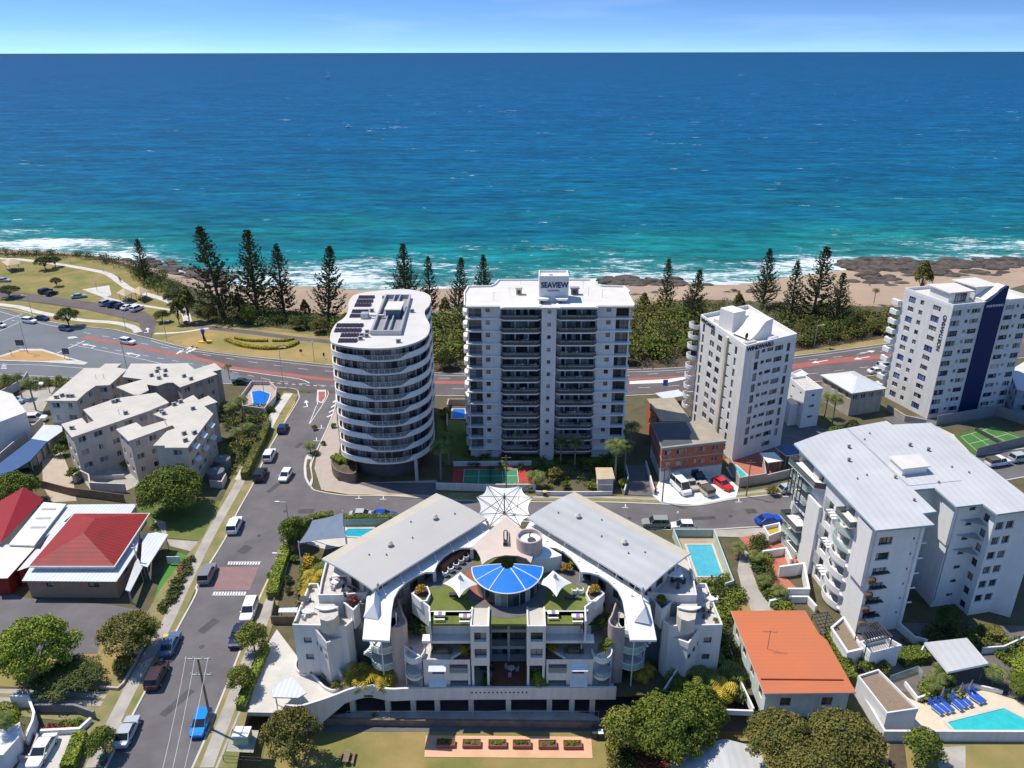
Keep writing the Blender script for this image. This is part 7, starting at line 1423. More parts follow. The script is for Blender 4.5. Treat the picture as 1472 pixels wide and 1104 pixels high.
planting('garden_planting', 'mixed garden planting right of the resort below the lap pool', [(1012, 840), (1045, 835), (1075, 862), (1050, 880), (1046, 905), (1058, 950), (1070, 1000), (1062, 1018), (1000, 1018), (985, 1000), (1032, 975), (1034, 900), (1005, 850)], 130, .7, 1.5, 12000, LG, 31, cat='garden', leaf2=LD)
planting('garden_planting', 'dark planted strip along the path right of the lap pool', [(1085, 770), (1098, 775), (1110, 830), (1130, 865), (1140, 885), (1118, 884), (1095, 850), (1078, 800)], 90, .6, 1.2, 6500, LD, 32, cat='garden', leaf2=LG)
planting('garden_planting', 'garden shrubs around the palms below the kerbside pool', [(318, 600), (340, 590), (392, 585), (386, 612), (352, 680), (335, 690), (330, 650)], 90, .7, 1.5, 6500, LD, 33, cat='garden', leaf2=LY)
planting('garden_planting', 'shaded ground cover around the wide tower garden', [(668, 655), (780, 660), (890, 655), (894, 690), (860, 700), (790, 705), (765, 680), (668, 672)], 110, .5, 1.1, 6000, LD, 34, cat='garden', leaf2=LG)
planting('garden_planting', 'orange and green planting beside the pool cabins', [(440, 800), (462, 815), (466, 840), (450, 872), (432, 875), (428, 850)], 60, .5, 1.0, 4500, LY, 35, cat='garden', leaf2=LO)
planting('garden_planting', 'flowers and shrubs along the turf beside the red-roofed hall', [(272, 800), (283, 808), (262, 850), (238, 885), (228, 880), (250, 840)], 60, .4, .9, 3500, LD, 36, cat='garden', leaf2=LR)
planting('garden_planting', 'red-leaved bedding in the stone planter by the white car', [(62, 1046), (118, 1040), (118, 1050), (62, 1052)], 40, .4, .7, 2200, LR, 37, cat='garden', leaf2=LG)
planting('garden_planting', 'tropical shrubs spilling over the white wall at the bottom left', [(-10, 1020), (20, 1022), (25, 1050), (-10, 1070)], 30, .7, 1.3, 2600, LBR, 38, cat='garden', leaf2=LG)
planting('garden_planting', 'planted bed behind the blue and white sun loungers', [(1322, 985), (1365, 980), (1385, 1000), (1360, 1008), (1330, 1010)], 40, .5, 1.0, 2600, LY, 39, cat='garden', leaf2=LG)
planting('garden_planting', 'green planting filling the shaded court below the tall block', [(1290, 925), (1350, 900), (1420, 905), (1468, 920), (1468, 930), (1400, 935), (1320, 940)], 80, .5, 1.1, 4500, LD, 40, cat='garden', leaf2=LG)
planting('garden_planting', 'clipped lawn shrubs right of the pavilion', [(1432, 935), (1500, 930), (1500, 975), (1440, 965)], 50, .5, 1.0, 3000, LG, 41, cat='garden', leaf2=LY)
planting('garden_planting', 'leaf litter and low shrubs under the big trees by the shed', [(865, 1060), (960, 1070), (960, 1110), (880, 1110)], 60, .4, .9, 3500, LB, 42, z=LOTZ, cat='garden', leaf2=LR)
planting('garden_planting', 'yellow-green shrubs screening the beige car park from the road', [(0, 545), (100, 548), (95, 556), (40, 562), (0, 560)], 60, .6, 1.2, 4000, LY, 43, cat='garden', leaf2=LG)
for sx, pts, zz, nm in ((1, [(585, 895), (600, 870), (612, 862), (616, 892)], 0, 'left'), (-1, [(875, 895), (860, 868), (848, 862), (843, 892)], 0, 'right')):
 planting('garden_planting', 'planting in the %s curved court beside the roof lawn' % nm, [P(a, b_, 8.4) for a, b_ in pts], 35, .6, 1.2, 3500, LD, 44+sx, z=7.6 if sx < 0 else 6.5, cat='garden', leaf2=LO)
for (px, py, z, m_, lab) in ((606, 853, 11.7, LO, 'orange bromeliads in the left corner planter of the roof lawn'), (855, 853, 11.7, LO, 'orange bromeliads in the right corner planter of the roof lawn'), (815, 822, 11.3, LO, 'golden plants beside the white wedge wall on the roof'), (874, 930, 6.0, LBR, 'green bush spilling over the right round balcony'), (866, 938, 6.0, LG, 'bush beside the right terrace wall'), (667, 940, 5.4, LO, 'potted plants in the left terrace corner'), (793, 938, 5.4, LO, 'potted plants in the right terrace corner'), (508, 868, 10.3, LR, 'reddish plants in the left triangular planter'), (950, 868, 10.3, LG, 'green plants in the right triangular planter'), (700, 985, .1, LG, 'slim shrub at the left side of the timber court'), (760, 975, .1, LY, 'pale shrub at the right side of the timber court'), (825, 815, 11.3, LBR, 'green shrub right of the white wedge wall')):
 place(T_BUSH, px, py, lab, 'potted and planter shrubs on the resort', .9, z=z, mats={LG: m_} if m_ != LG else None)
# ================================================================ POOLS, COURTS, WALLS
def pool(name, label, px, water, z=.1, cop=.35, deck=None, copm=None, rise=.12, curve=False):
 pts = PP(px, z+rise); pts = spline(pts, 5, True) if curve else pts; pts = ccw(pts); o = (sum(q[0] for q in pts)/len(pts), sum(q[1] for q in pts)/len(pts))
 rt = thing(name, label, 'swimming pool', (o[0], o[1], z)); mb = MB(); mb.prism(pts, z, z+rise*.4, bot=False); mb.build('water', water, rt); mb = MB(); mb.wall(inset(pts, -cop/2), cop, z, z+rise, closed=True); mb.build('coping', copm or CONCP, rt); return rt
sheet('lap_pool_deck', [(968, 765), (1026, 765), (1053, 838), (1000, 838)], M('tan_pool_deck', (.40, .31, .20), scale=.5, c2=(.33, .255, .17)), .08)
pool('lap_pool', 'long light-blue lap pool at the right end of the resort', [(987, 783), (1023, 783), (1039, 828), (1003, 828)], POOLL)
mb = MB(); mb.wall(PP([(998, 836), (968, 764), (1026, 764), (1054, 838), (1042, 842)], 1.2), .2, 0, 1.7); tag(mb.build('pool_wall', M('pale_green_wall', (.42, .50, .44), var=.08)), 'pale green wall around three sides of the lap pool', 'wall')
sheet('corner_pool_deck', [(440, 782), (450, 760), (500, 757), (540, 757), (520, 778), (470, 790)], CONCP, .08)
pool('corner_pool', 'turquoise pool between the blue-grey sail and the long roof', [(492, 770), (500, 760), (545, 760), (530, 772)], poolmat('teal_pool_water', (.02, .33, .42)))
mb = MB(); mb.wall(PP([(494, 757), (560, 756)], 0), .06, 0, 1.6); tag(mb.build('glass_pool_fence', BALG), 'green glass fence behind the corner pool', 'fence')
pool('kerbside_pool', 'bright blue pool with pink paving at the street corner beside the flats', [(362, 563), (374, 561), (388, 566), (386, 574), (380, 584), (365, 582)], POOLB, z=.9)
mb = MB(); kp = PP([(347, 574), (362, 553), (388, 553), (398, 563), (396, 574), (380, 592), (350, 588)], .9); mb.prism(kp, 0, .88, mtop=1); mb.wall(kp, .2, .8, 1.9, closed=True); tag(mb.build('pool_court_wall', [M('pink_wall', (.55, .46, .40), var=.06), M('pinkish_paving', (.42, .345, .295))]), 'pinkish wall around the bright blue kerbside pool', 'wall')
sheet('terracotta_pool_court', [(1042, 660), (1075, 650), (1120, 650), (1125, 668), (1100, 688), (1062, 690)], TERRA, .1)
pool('plunge_pool', 'turquoise pool on the terracotta court below the slim tower', [(1046, 672), (1058, 669), (1074, 683), (1062, 688), (1053, 684)], POOLT)
mb = MB(); mb.wall(PP([(1048, 670), (1062, 700), (1099, 694), (1096, 672)], 0), .25, 0, 2.2); tag(mb.build('court_wall', CONC), 'grey masonry wall around the terracotta pool court', 'wall')
pool('tower_pool', 'blue pool beside the foot of the wide tower, left', [(651, 588), (668, 588), (668, 601), (650, 601)], POOLB)
mb = MB(); mb.wall(PP([(643, 620), (643, 590), (645, 582), (672, 582)], 0), .25, 0, 1.6); tag(mb.build('pink_garden_wall', PINKW), 'pink wall beside the small blue pool left of the wide tower', 'wall')
pdk = [(1298, 1000), (1326, 1012), (1370, 1000), (1410, 990), (1472, 1010), (1600, 1050), (1600, 1056), (1270, 1052)]
sheet('lounger_deck', pdk, M('cream_pool_deck', (.60, .51, .37), var=.08, scale=.5), .06)
pool('large_pool', 'large turquoise pool at the bottom right behind the white wall', [(1362, 1038), (1443, 1018), (1530, 1062), (1530, 1066), (1375, 1052)], POOLT)
mb = MB(); mb.wall(PP([(1236, 990), (1272, 1051), (1600, 1052)], 1.6), .3, 0, 1.7); tag(mb.build('pool_boundary_wall', WHITE), 'long white wall in front of the large pool and the loungers', 'wall')
for i, (x, y) in enumerate(((1344, 1021), (1352, 1019), (1360, 1017), (1373, 1015), (1379, 1011), (1387, 1009), (1399, 1006), (1405, 1004))):
 q = P(x, y, .1); d = Vector((.45, -1)).normalized(); a = math.atan2(d.y, d.x)
 if i == 0:
  lg = thing('sun_lounger', 'blue and white sun lounger on the cream deck', 'sun lounger', (0, 0, 0), 'sun loungers by the large pool'); mb = MB()
  mb.box(-.9, -.3, .28, .45, .3, .34); mb.build('frame', WHITE2, lg)
  mb = MB(); mb.box(-.88, -.27, .34, .4, .27, .42); mb.add([(.4, -.27, .36), (.4, .27, .36), (-.0+1.0, .27, .85), (1.0, -.27, .85), (.4, -.27, .43), (.4, .27, .43), (1.0, .27, .92), (1.0, -.27, .92)], [(0, 1, 2, 3), (7, 6, 5, 4), (1, 5, 6, 2), (0, 3, 7, 4), (3, 2, 6, 7)]); mb.build('cushion', M('blue_cushion', (.02, .09, .45), var=.1), lg)
  for sx in (-.8, .35):
   for sy in (-.25, .25): mb = MB(); mb.box(sx-.03, sy-.03, 0, sx+.03, sy+.03, .28); mb.build('leg', WHITE2, lg)
  lg.location = (q[0], q[1], .1); lg.rotation_euler.z = a+math.pi; lg.scale = (1.15,)*3; KIDS[lg.name] = [(c, []) for c in lg.children]
 else: dup(lg, (q[0], q[1], .1), a+math.pi+random.uniform(-.1, .1), None, None, 1.15)
# closed umbrellas by the loungers
for (x, y, lab) in ((1352, 1008, 'folded grey umbrella nearest the garage among the loungers'), (1378, 1002, 'folded grey umbrella in the middle of the loungers'), (1392, 998, 'folded grey umbrella nearest the pavilion')):
 q = P(x, y, .1); rt = thing('folded_umbrella', lab, 'umbrella', (q[0], q[1], .1), 'folded umbrellas by the pool'); mb = MB(); mb.tube((q[0], q[1], .1), (q[0], q[1], 2.5), .03); mb.build('pole', METAL, rt); mb = MB(); mb.tube((q[0], q[1], 1.0), (q[0], q[1], 2.6), .26, .05, 8); mb.build('canopy', M('taupe_fabric', (.25, .20, .19)), rt)
# tennis courts
def court(name, label, px, base_m, inner_m, z, inn=(.14, .82), two=None):
 p = PP(px, z); rt = thing(name, label, 'tennis court', (sum(q[0] for q in p)/4, sum(q[1] for q in p)/4, z)); mb = MB(); mb.prism(p, z-.05, z, bot=False); mb.build('surface', base_m, rt)
 bl = lambda u, v: lerp(lerp(p[0], p[1], u), lerp(p[3], p[2], u), v); mb = MB(); mb.prism([bl(inn[0], .12), bl(inn[1], .12), bl(inn[1], .9), bl(inn[0], .9)], z+.002, z+.012, bot=False); mb.build('playing_area', inner_m, rt); mb = MB()
 for (a, b_) in (((inn[0], .12), (inn[1], .12)), ((inn[0], .9), (inn[1], .9)), ((inn[0], .12), (inn[0], .9)), ((inn[1], .12), (inn[1], .9)), ((inn[0], .5), (inn[1], .5)), (((inn[0]+inn[1])/2-.15, .12), ((inn[0]+inn[1])/2-.15, .9)), (((inn[0]+inn[1])/2+.15, .12), ((inn[0]+inn[1])/2+.15, .9))): mb.wall([bl(*a), bl(*b_)], .08, z+.014, z+.02)
 mb.build('court_lines', MARK, rt); m_ = (inn[0]+inn[1])/2; a, b_ = bl(m_, .05), bl(m_, .97); mb = MB(); mb.wall([a, b_], .03, z, z+.95); mb.build('net', METAL, rt); return rt
court('red_green_tennis_court', 'half tennis court, red surround with green playing area, before the wide tower', [(652, 672), (763, 671), (767, 697), (649, 698)], M('red_court', (.38, .055, .04)), M('green_court', (.05, .22, .11)), .16)
court('grass_green_tennis_court', 'all-green tennis court behind the big grey roof at the right edge', [(1372, 626), (1425, 610), (1490, 634), (1400, 655)], M('court_green_dark', (.06, .13, .03)), M('court_green', (.06, .16, .035)), .16, (.1, .9))
mb = MB(); mb.wall(PP([(627, 704), (700, 706), (770, 706)], .0), .25, 0, 1.6); tag(mb.build('street_wall', WHITE), 'low white wall between the red and green court and the side road', 'wall')
mb = MB(); mb.wall(PP([(652, 670), (764, 669)], 0), .2, 0, 1.1); tag(mb.build('court_back_wall', WHITE), 'low white wall behind the red and green court', 'wall')
mb = MB(); mb.wall(PP([(1402, 657), (1500, 632)], 0), .06, 0, 2.2); tag(mb.build('court_screen', FASCIA), 'grey mesh screen at the front of the all-green court', 'fence')
mb = MB(); mb.wall(PP([(1345, 612), (1430, 597), (1500, 620)], 0), .1, 0, 2.6); tag(mb.build('court_back_fence', FASCIA), 'grey fence behind the all-green court below the striped tower', 'fence')
# assorted walls
for nm, lab, pts, h, m_, wd in (
 ('forecourt_wall', 'beige L-shaped wall at the front of the beige flats forecourt', [(108, 695), (118, 688), (130, 694), (132, 706), (182, 708)], 2.0, CREAM, .25), ('timber_fence', 'long dark timber fence behind the red-roofed hall', [(55, 700), (100, 712), (180, 722)], 1.8, WOOD, .12),
 ('ramp_wall', 'beige ramp wall under the front beige flats', [(128, 690), (146, 690), (180, 688)], 1.0, CREAM, .2), ('garden_wall', 'low white wall lining the concrete drive', [(378, 955), (366, 985), (352, 1018)], .5, WHITE2, .15),
 ('lawn_kerb_wall', 'low brick edging round the fenced lawn corner', [(145, 990), (170, 992), (178, 985), (205, 935), (222, 905)], .5, PINKW, .25), ('path_wall', 'thin pink wall above the fenced lawn by the car park', [(152, 902), (200, 902), (222, 908)], .4, PINKW, .2),
 ('gate_wall', 'white wall beside the cream gatehouse', [(770, 712), (800, 713), (850, 713), (880, 712)], 1.0, WHITE, .25), ('drive_wall', 'white wall right of the sunken dark driveway', [(897, 712), (903, 690), (898, 670)], 1.2, WHITE, .2), ('brick_side_wall', 'pale wall between the dark driveway and the white forecourt', [(928, 670), (940, 712)], 1.3, WHITE, .25),
 ('long_beige_wall', 'long beige wall beside the terracotta pool court along the side road', [(1099, 694), (1140, 684), (1145, 676)], 1.8, M('beige_grey_wall', (.40, .37, .34)), .25), ('striped_tower_wall', 'rough stone wall at the foot of the striped tower', [(1275, 590), (1300, 606), (1330, 612)], 1.6, CONC, .4),
 ('mint_side_wall', 'white wall between resort garden and orange-roofed house', [(1045, 930), (1062, 985), (1082, 1028)], 1.2, WHITE2, .2), ('resort_side_wall', 'white wall edge of the right resort garden', [(1030, 1026), (1082, 1028)], .8, WHITE2, .25),
 ('court_glass_fence', 'glass fence beside the bed below the pavilion', [(1278, 980), (1318, 966), (1325, 975)], 1.1, BALG, .05), ('planter_wall', 'curved white planter wall around the bed behind the loungers', [(1300, 985), (1318, 1008), (1345, 1000), (1395, 988), (1440, 998)], .7, WHITE2, .25), ('palm_court_wall', 'pink wall behind the palms of the beige car park', [(0, 575), (35, 556), (42, 545)], 2.2, CREAM, .2),
 ('side_gate_wall', 'pale wall at the foot of the large round tree by the street', [(303, 700), (320, 702), (326, 690)], 1.6, CREAM, .25), ('court_boundary_wall', 'white wall round the shaded court at the right edge', [(1410, 940), (1440, 938), (1475, 922), (1478, 905)], 1.2, WHITE2, .2), ('shaded_path_wall', 'white wall snaking through the shaded court', [(1290, 905), (1312, 925), (1330, 930), (1322, 945)], 1.4, WHITE2, .2)):
 mb = MB(); mb.wall(PP(pts, 0), wd, 0, h); tag(mb.build(nm, m_), lab, 'fence' if 'fence' in nm else 'wall')
mb = MB(); q = spline(PP([(484, 664), (478, 675), (484, 688), (500, 694), (512, 692), (513, 676)], 0), 4); mb.wall(q, .3, 0, 2.2); mb.prism(q, 1.2, 1.9, 1); tag(mb.build('stone_planter', [M('brown_stone', (.13, .10, .08), c2=(.2, .16, .13), scale=2), DIRT]), 'curved brown stone planter at the foot of the curved tower', 'planter')
B = Bld('gatehouse', 'little cream gatehouse with a flat roof beside the side road', 'gatehouse', (*P(870, 700)[:2], 0)); vol(B, [(856, 672), (880, 672), (884, 688), (858, 689)], 3.0, WHITE, M('sandy_roof', (.50, .40, .26)), eave=.25); mb = MB(); a, c = P(861, 711), P(879, 711); mb.box(a[0], a[1]-.02, .1, c[0], a[1]+.1, 2.2); mb.build('roller_door', M('grey_door', (.35, .34, .34)), B.root); B.finish()
canopy('driveway_shelter', 'small white hipped shelter on the concrete drive left of the resort', [(420, 973), (440.5, 996), (428, 1003), (392, 1002), (391, 992), (405, 978)], 2.6, SHEETW, cat='shelter')
canopy('bin_enclosure_roof', 'small white lean-to roof in the timber enclosure by the street hedge', [(401, 874), (428, 873), (427, 880), (400, 880)], 2.0, SHEETW, cat='shelter')
mb = MB(); mb.wall(PP([(396, 870), (391, 897), (428, 897), (434, 880)], 0), .12, 0, 1.5); tag(mb.build('timber_enclosure', WOOD), 'weathered timber enclosure below the street hedge', 'fence')
canopy('court_shade_roof', 'cream flat shade on the terracotta court beside the slim tower', [(1092, 651), (1113, 650), (1126, 662), (1104, 665)], 2.6, SAILW, cat='shelter'); canopy('blue_shed_roof', 'blue-grey lean-to roof between the slim tower and the grey-roofed block', [(1115, 643), (1142, 638), (1155, 652), (1130, 655)], 2.8, BLUESH, cat='shelter')
canopy('white_carport', 'white curved carport roof over cars behind the brick flats', [(942, 565), (975, 560), (985, 568), (955, 574)], 2.6, SHEETW, cat='carport')
for (a, lab) in (([(2, 376), (28, 374), (29, 379), (10, 382)], 'small tan-roofed picnic shelter on the headland lawn'), ([(167, 421), (178, 415), (192, 420), (180, 426)], 'left of two tan pyramid picnic shelters by the coast path'), ([(190, 418), (202, 412), (214, 418), (201, 424)], 'right of two tan pyramid picnic shelters by the coast path')):
 z = 3.0; ps = PP(a, z); c = (sum(q[0] for q in ps)/4, sum(q[1] for q in ps)/4); rt = thing('picnic_shelter', lab, 'shelter', (*c, 0), 'picnic shelters in the park'); mb = MB(); v = [(*q, z) for q in ccw(ps)]+[(*c, 4.6)]; mb.add(v, [(0, 1, 4), (1, 2, 4), (2, 3, 4), (3, 0, 4), (3, 2, 1, 0)]); mb.build('roof', M('tan_shelter_roof', (.50, .38, .24)), rt)
 for q in inset(ps, .8): mb = MB(); mb.tube((*q, 0), (*q, z), .1, .1, 6); mb.build('post', CONCP, rt)
 mb = MB(); mb.obox(c[0], c[1], .65, .75, 2.2, .8, 0); mb.obox(c[0], c[1]-.8, .35, .43, 2.2, .3, 0); mb.obox(c[0], c[1]+.8, .35, .43, 2.2, .3, 0); mb.obox(c[0], c[1], 0, .65, .2, .6, 0); mb.build('picnic_table', CONC, rt)
# ground surfaces round the houses
sheet('beige_car_park', [(0, 585), (40, 560), (80, 556), (62, 590), (66, 622), (30, 625), (0, 625)], CONC, .04)
sheet('beige_forecourt', [(60, 660), (85, 640), (105, 690), (110, 720), (75, 722), (62, 700)], M('beige_paving', (.42, .335, .25), scale=.4, var=.1), .04)
sheet('flats_court', [(118, 688), (180, 660), (215, 690), (180, 706), (130, 704)], CONC, .05)
sheet('shaded_tree_lawn', [(196, 722), (318, 720), (306, 770), (290, 778), (230, 772), (200, 740)], GRASSG, .04)
sheet('hall_dirt_path', [(220, 745), (238, 750), (240, 775), (310, 780), (303, 800), (245, 785)], CONC, .06)
sheet('hall_turf', [(218, 872), (245, 790), (273, 800), (250, 840), (232, 880)], TURFB, .05)
sheet('hall_car_park', [(-60, 835), (40, 860), (150, 868), (222, 880), (220, 905), (150, 902), (140, 945), (-60, 955)], ASPH, .04)
sheet('corner_lawn', [(-60, 945), (140, 940), (150, 903), (218, 908), (200, 940), (176, 985), (165, 992), (-60, 985)], GRASSD, .06)
sheet('lane_grass', [(-60, 990), (170, 994), (210, 1000), (170, 1030), (130, 1040), (-60, 1020)], VERGE, .05)
for pts in ([(-60, 992), (60, 996), (190, 1004)], [(-60, 1004), (60, 1008), (184, 1014)]): strip('gravel_lane', pts, .8, CONC, .07)
sheet('white_car_driveway', [(52, 1052), (118, 1054), (102, 1110), (20, 1110)], CONCP, .05)
sheet('resort_path', [(1060, 820), (1080, 818), (1092, 850), (1115, 880), (1100, 885), (1075, 878)], CONC, .05); sheet('resort_path_upper', [(1065, 790), (1085, 795), (1080, 818), (1060, 820)], CONC, .055); sheet('side_lawn', [(1050, 855), (1068, 850), (1080, 878), (1052, 878)], GRASSD, .06)
sheet('lot_strip_right', [(1270, 1062), (1600, 1062), (1600, 1120), (1270, 1120)], GRASSD, .03); sheet('shed_slab', [(1340, 1075), (1388, 1072), (1388, 1104), (1350, 1104)], CONC, .05); sheet('dirt_track', [(1280, 1068), (1300, 1068), (1305, 1110), (1275, 1110)], DIRT, .045)
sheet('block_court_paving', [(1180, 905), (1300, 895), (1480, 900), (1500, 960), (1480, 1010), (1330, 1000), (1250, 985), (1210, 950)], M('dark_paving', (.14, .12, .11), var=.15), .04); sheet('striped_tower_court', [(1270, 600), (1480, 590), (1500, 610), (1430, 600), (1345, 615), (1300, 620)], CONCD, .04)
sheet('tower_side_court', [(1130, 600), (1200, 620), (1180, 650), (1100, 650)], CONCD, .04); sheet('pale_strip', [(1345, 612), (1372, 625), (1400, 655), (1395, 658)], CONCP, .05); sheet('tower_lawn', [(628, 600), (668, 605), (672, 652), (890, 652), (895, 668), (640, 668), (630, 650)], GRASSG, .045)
sheet('planter_pad', [(612, 1057), (850, 1059), (852, 1090), (610, 1088)], M('pinkish_sand_paving', (.62, .36, .22), scale=.3, var=.12), LOTZ+.06)
mb = MB(); mb.wall(PP([(395, 1040), (610, 1043), (860, 1046)], LOTZ), .35, LOTZ, LOTZ+1.1); tag(mb.build('rear_retaining_wall', M('aged_brown_wall', (.14, .11, .085), c2=(.24, .18, .14), scale=.8)), 'aged retaining wall behind the garages above the dry lawn', 'wall')
mb = MB(); mb.prism(PP([(470, 1028), (520, 1023), (600, 1021), (700, 1023), (730, 1020), (812, 1021), (850, 1026), (862, 1032), (862, 1038), (610, 1035), (470, 1034)], LOTZ+1.0), LOTZ, LOTZ+1.0, bot=False); struct('rear_concrete_terrace', mb, CONC)
mb = MB()
for i in range(13): x = 500+i*30; q = P(x, 1038, LOTZ); mb.tube(q, (q[0], q[1], LOTZ+2.0), .03)
mb.wall([P(500, 1038, LOTZ)[:2], P(860, 1038, LOTZ)[:2]], .03, LOTZ+1.95, LOTZ+2.0); tag(mb.build('wire_fence', GALV), 'thin wire fence along the rear retaining wall', 'fence')
for i, x in enumerate((641, 678, 715, 750, 787, 823)):
 q = P(x, 1068+i*.4, LOTZ+.4); lab = ['leftmost wooden planter box on the pink pad', 'second wooden planter box from the left on the pink pad', 'third wooden planter box from the left on the pink pad', 'third wooden planter box from the right on the pink pad', 'second wooden planter box from the right on the pink pad', 'rightmost wooden planter box on the pink pad'][i]
 rt = thing('planter_box', lab, 'planter', (q[0], q[1], LOTZ+.06), 'wooden planter boxes on the pink pad'); mb = MB(); mb.wall([(q[0]-1.15, q[1]-.5), (q[0]+1.15, q[1]-.5), (q[0]+1.15, q[1]+.5), (q[0]-1.15, q[1]+.5)], .09, LOTZ+.06, LOTZ+.6, closed=True); mb.build('box', M('red_brown_timber', (.34, .09, .06)), rt)
 mb = MB(); mb.box(q[0]-1.1, q[1]-.45, LOTZ+.1, q[0]+1.1, q[1]+.45, LOTZ+.5); mb.build('soil', DIRT, rt); mb = MB(); rs = random.Random(i); leafcloud(mb, [(q[0]+rs.uniform(-.8, .8), q[1]+rs.uniform(-.25, .25), LOTZ+.55, rs.uniform(.2, .38), .8) for _ in range(7)], 420, .16, rs); mb.build('plants', [LG, LY, LBR][i % 3], rt)
q = P(499, 1092, LOTZ); rt = thing('picnic_bench', 'timber picnic table with benches on the dry lawn', 'picnic table', (q[0], q[1], LOTZ)); 
for nm, dx, z0, w_ in (('tabletop', 0, .7, .75), ('bench', -.85, .4, .3), ('bench', .85, .4, .3)): mb = MB(); mb.box(q[0]-w_/2+dx, q[1]-.95, LOTZ+z0, q[0]+w_/2+dx, q[1]+.95, LOTZ+z0+.06); mb.build(nm, WOOD, rt)
for dy in (-.6, .6): mb = MB(); mb.box(q[0]-1.0, q[1]+dy-.04, LOTZ+.34, q[0]+1.0, q[1]+dy+.04, LOTZ+.4); mb.tube((q[0]-.5, q[1]+dy, LOTZ), (q[0]-.2, q[1]+dy, LOTZ+.7), .05); mb.tube((q[0]+.5, q[1]+dy, LOTZ), (q[0]+.2, q[1]+dy, LOTZ+.7), .05); mb.build('leg_frame', WOOD, rt)
# roof furniture on the lawn
for (x, y, lab) in ((655, 862, 'dark sun lounger on the roof lawn left of the blue canopy'), (822, 866, 'dark sun lounger pair corner on the roof lawn, right')):
 q = P(x, y-6, 11.25); rt = thing('deck_lounger', lab, 'sun lounger', (q[0], q[1], 11.2)); mb = MB(); mb.box(q[0]-.9, q[1]-.3, 11.5, q[0]+.3, q[1]+.3, 11.58); mb.add([(q[0]+.3, q[1]-.3, 11.5), (q[0]+.3, q[1]+.3, 11.5), (q[0]+1, q[1]+.3, 11.95), (q[0]+1, q[1]-.3, 11.95)], [(0, 1, 2, 3)]); mb.build('seat', METAL, rt)
 for sx in (-.8, .4): mb = MB(); mb.box(q[0]+sx-.03, q[1]-.28, 11.2, q[0]+sx+.03, q[1]+.28, 11.5); mb.build('leg', METAL, rt)
for j, (x, y, lab) in enumerate(((632, 882, 'white table with mauve cloth at the left front of the roof lawn'), (668, 885, 'small white table set at the front of the roof lawn beside the flat roof block'), (795, 880, 'white and mauve table at the front of the roof lawn, right half'), (830, 885, 'white picnic table in the right front corner of the roof lawn'))):
 q = P(x, y, 11.9); rt = thing('roof_table', lab, 'table', (q[0], q[1], 11.2), 'tables on the roof lawn'); mb = MB(); mb.box(q[0]-.75, q[1]-.35, 11.88, q[0]+.75, q[1]+.35, 11.94); mb.build('tabletop', WHITE2, rt)
 for sx in (-.6, .6): mb = MB(); mb.box(q[0]+sx-.04, q[1]-.3, 11.2, q[0]+sx+.04, q[1]+.3, 11.88); mb.build('leg', GALV, rt)
 mb = MB(); mb.box(q[0]-.2, q[1]-.36, 11.945, q[0]+.3, q[1]+.36, 11.96); mb.build('cloth', M('mauve_cloth', (.30, .18, .36)), rt); mb = MB(); mb.box(q[0]-.7, q[1]-.85, 11.55, q[0]+.7, q[1]-.6, 11.6); mb.box(q[0]-.6, q[1]-.8, 11.2, q[0]-.5, q[1]-.65, 11.55); mb.box(q[0]+.5, q[1]-.8, 11.2, q[0]+.6, q[1]-.65, 11.55); mb.build('bench', WHITE2, rt)
for j, (x, y) in enumerate(((640, 824), (648, 818), (656, 812), (663, 806), (670, 801), (676, 797), (826, 849), (835, 849))):
 q = P(x, y, 11.7); lab = ('white tub chair in the row by the dark restaurant deck' if j < 6 else 'white egg chair on the roof lawn near the right planter'); rt = thing('tub_chair', lab, 'chair', (q[0], q[1], 11.2), 'white tub chairs by the restaurant' if j < 6 else 'white egg chairs on the lawn'); mb = MB(); arc = [(q[0]+.4*math.cos(t), q[1]+.4*math.sin(t)) for t in [math.pi*(.9+i*.17) for i in range(9)]]; mb.wall(arc, .08, 11.45, 12.0); mb.build('backrest', WHITE2, rt); mb = MB(); mb.tube((q[0], q[1], 11.2), (q[0], q[1], 11.6), .25, .38, 10); mb.build('seat', WHITE2, rt)
strip3('restaurant_floor_shade', [(a, b_, 11.22) for a, b_ in ((600, 843), (620, 846), (637, 843), (652, 828), (672, 822), (680, 812), (692, 778), (668, 788), (642, 806), (618, 828))], CONCD, .02, CONCD, RS_); strip3('restaurant_floor_shade', [(a, b_, 11.22) for a, b_ in ((858, 843), (838, 846), (822, 838), (806, 826), (788, 822), (780, 812), (768, 778), (791, 788), (817, 806), (840, 828))], CONCD, .02, CONCD, RS_)  # dark deck colour paints in the shade under the ribbon roofs, over the lawn
mb = MB(); mb.wall([P(a, b_, 11.9)[:2] for a, b_ in ((634, 816), (655, 801), (672, 790))], .5, 11.2, 12.2); mb.build('timber_bar', WOODR, RS_)
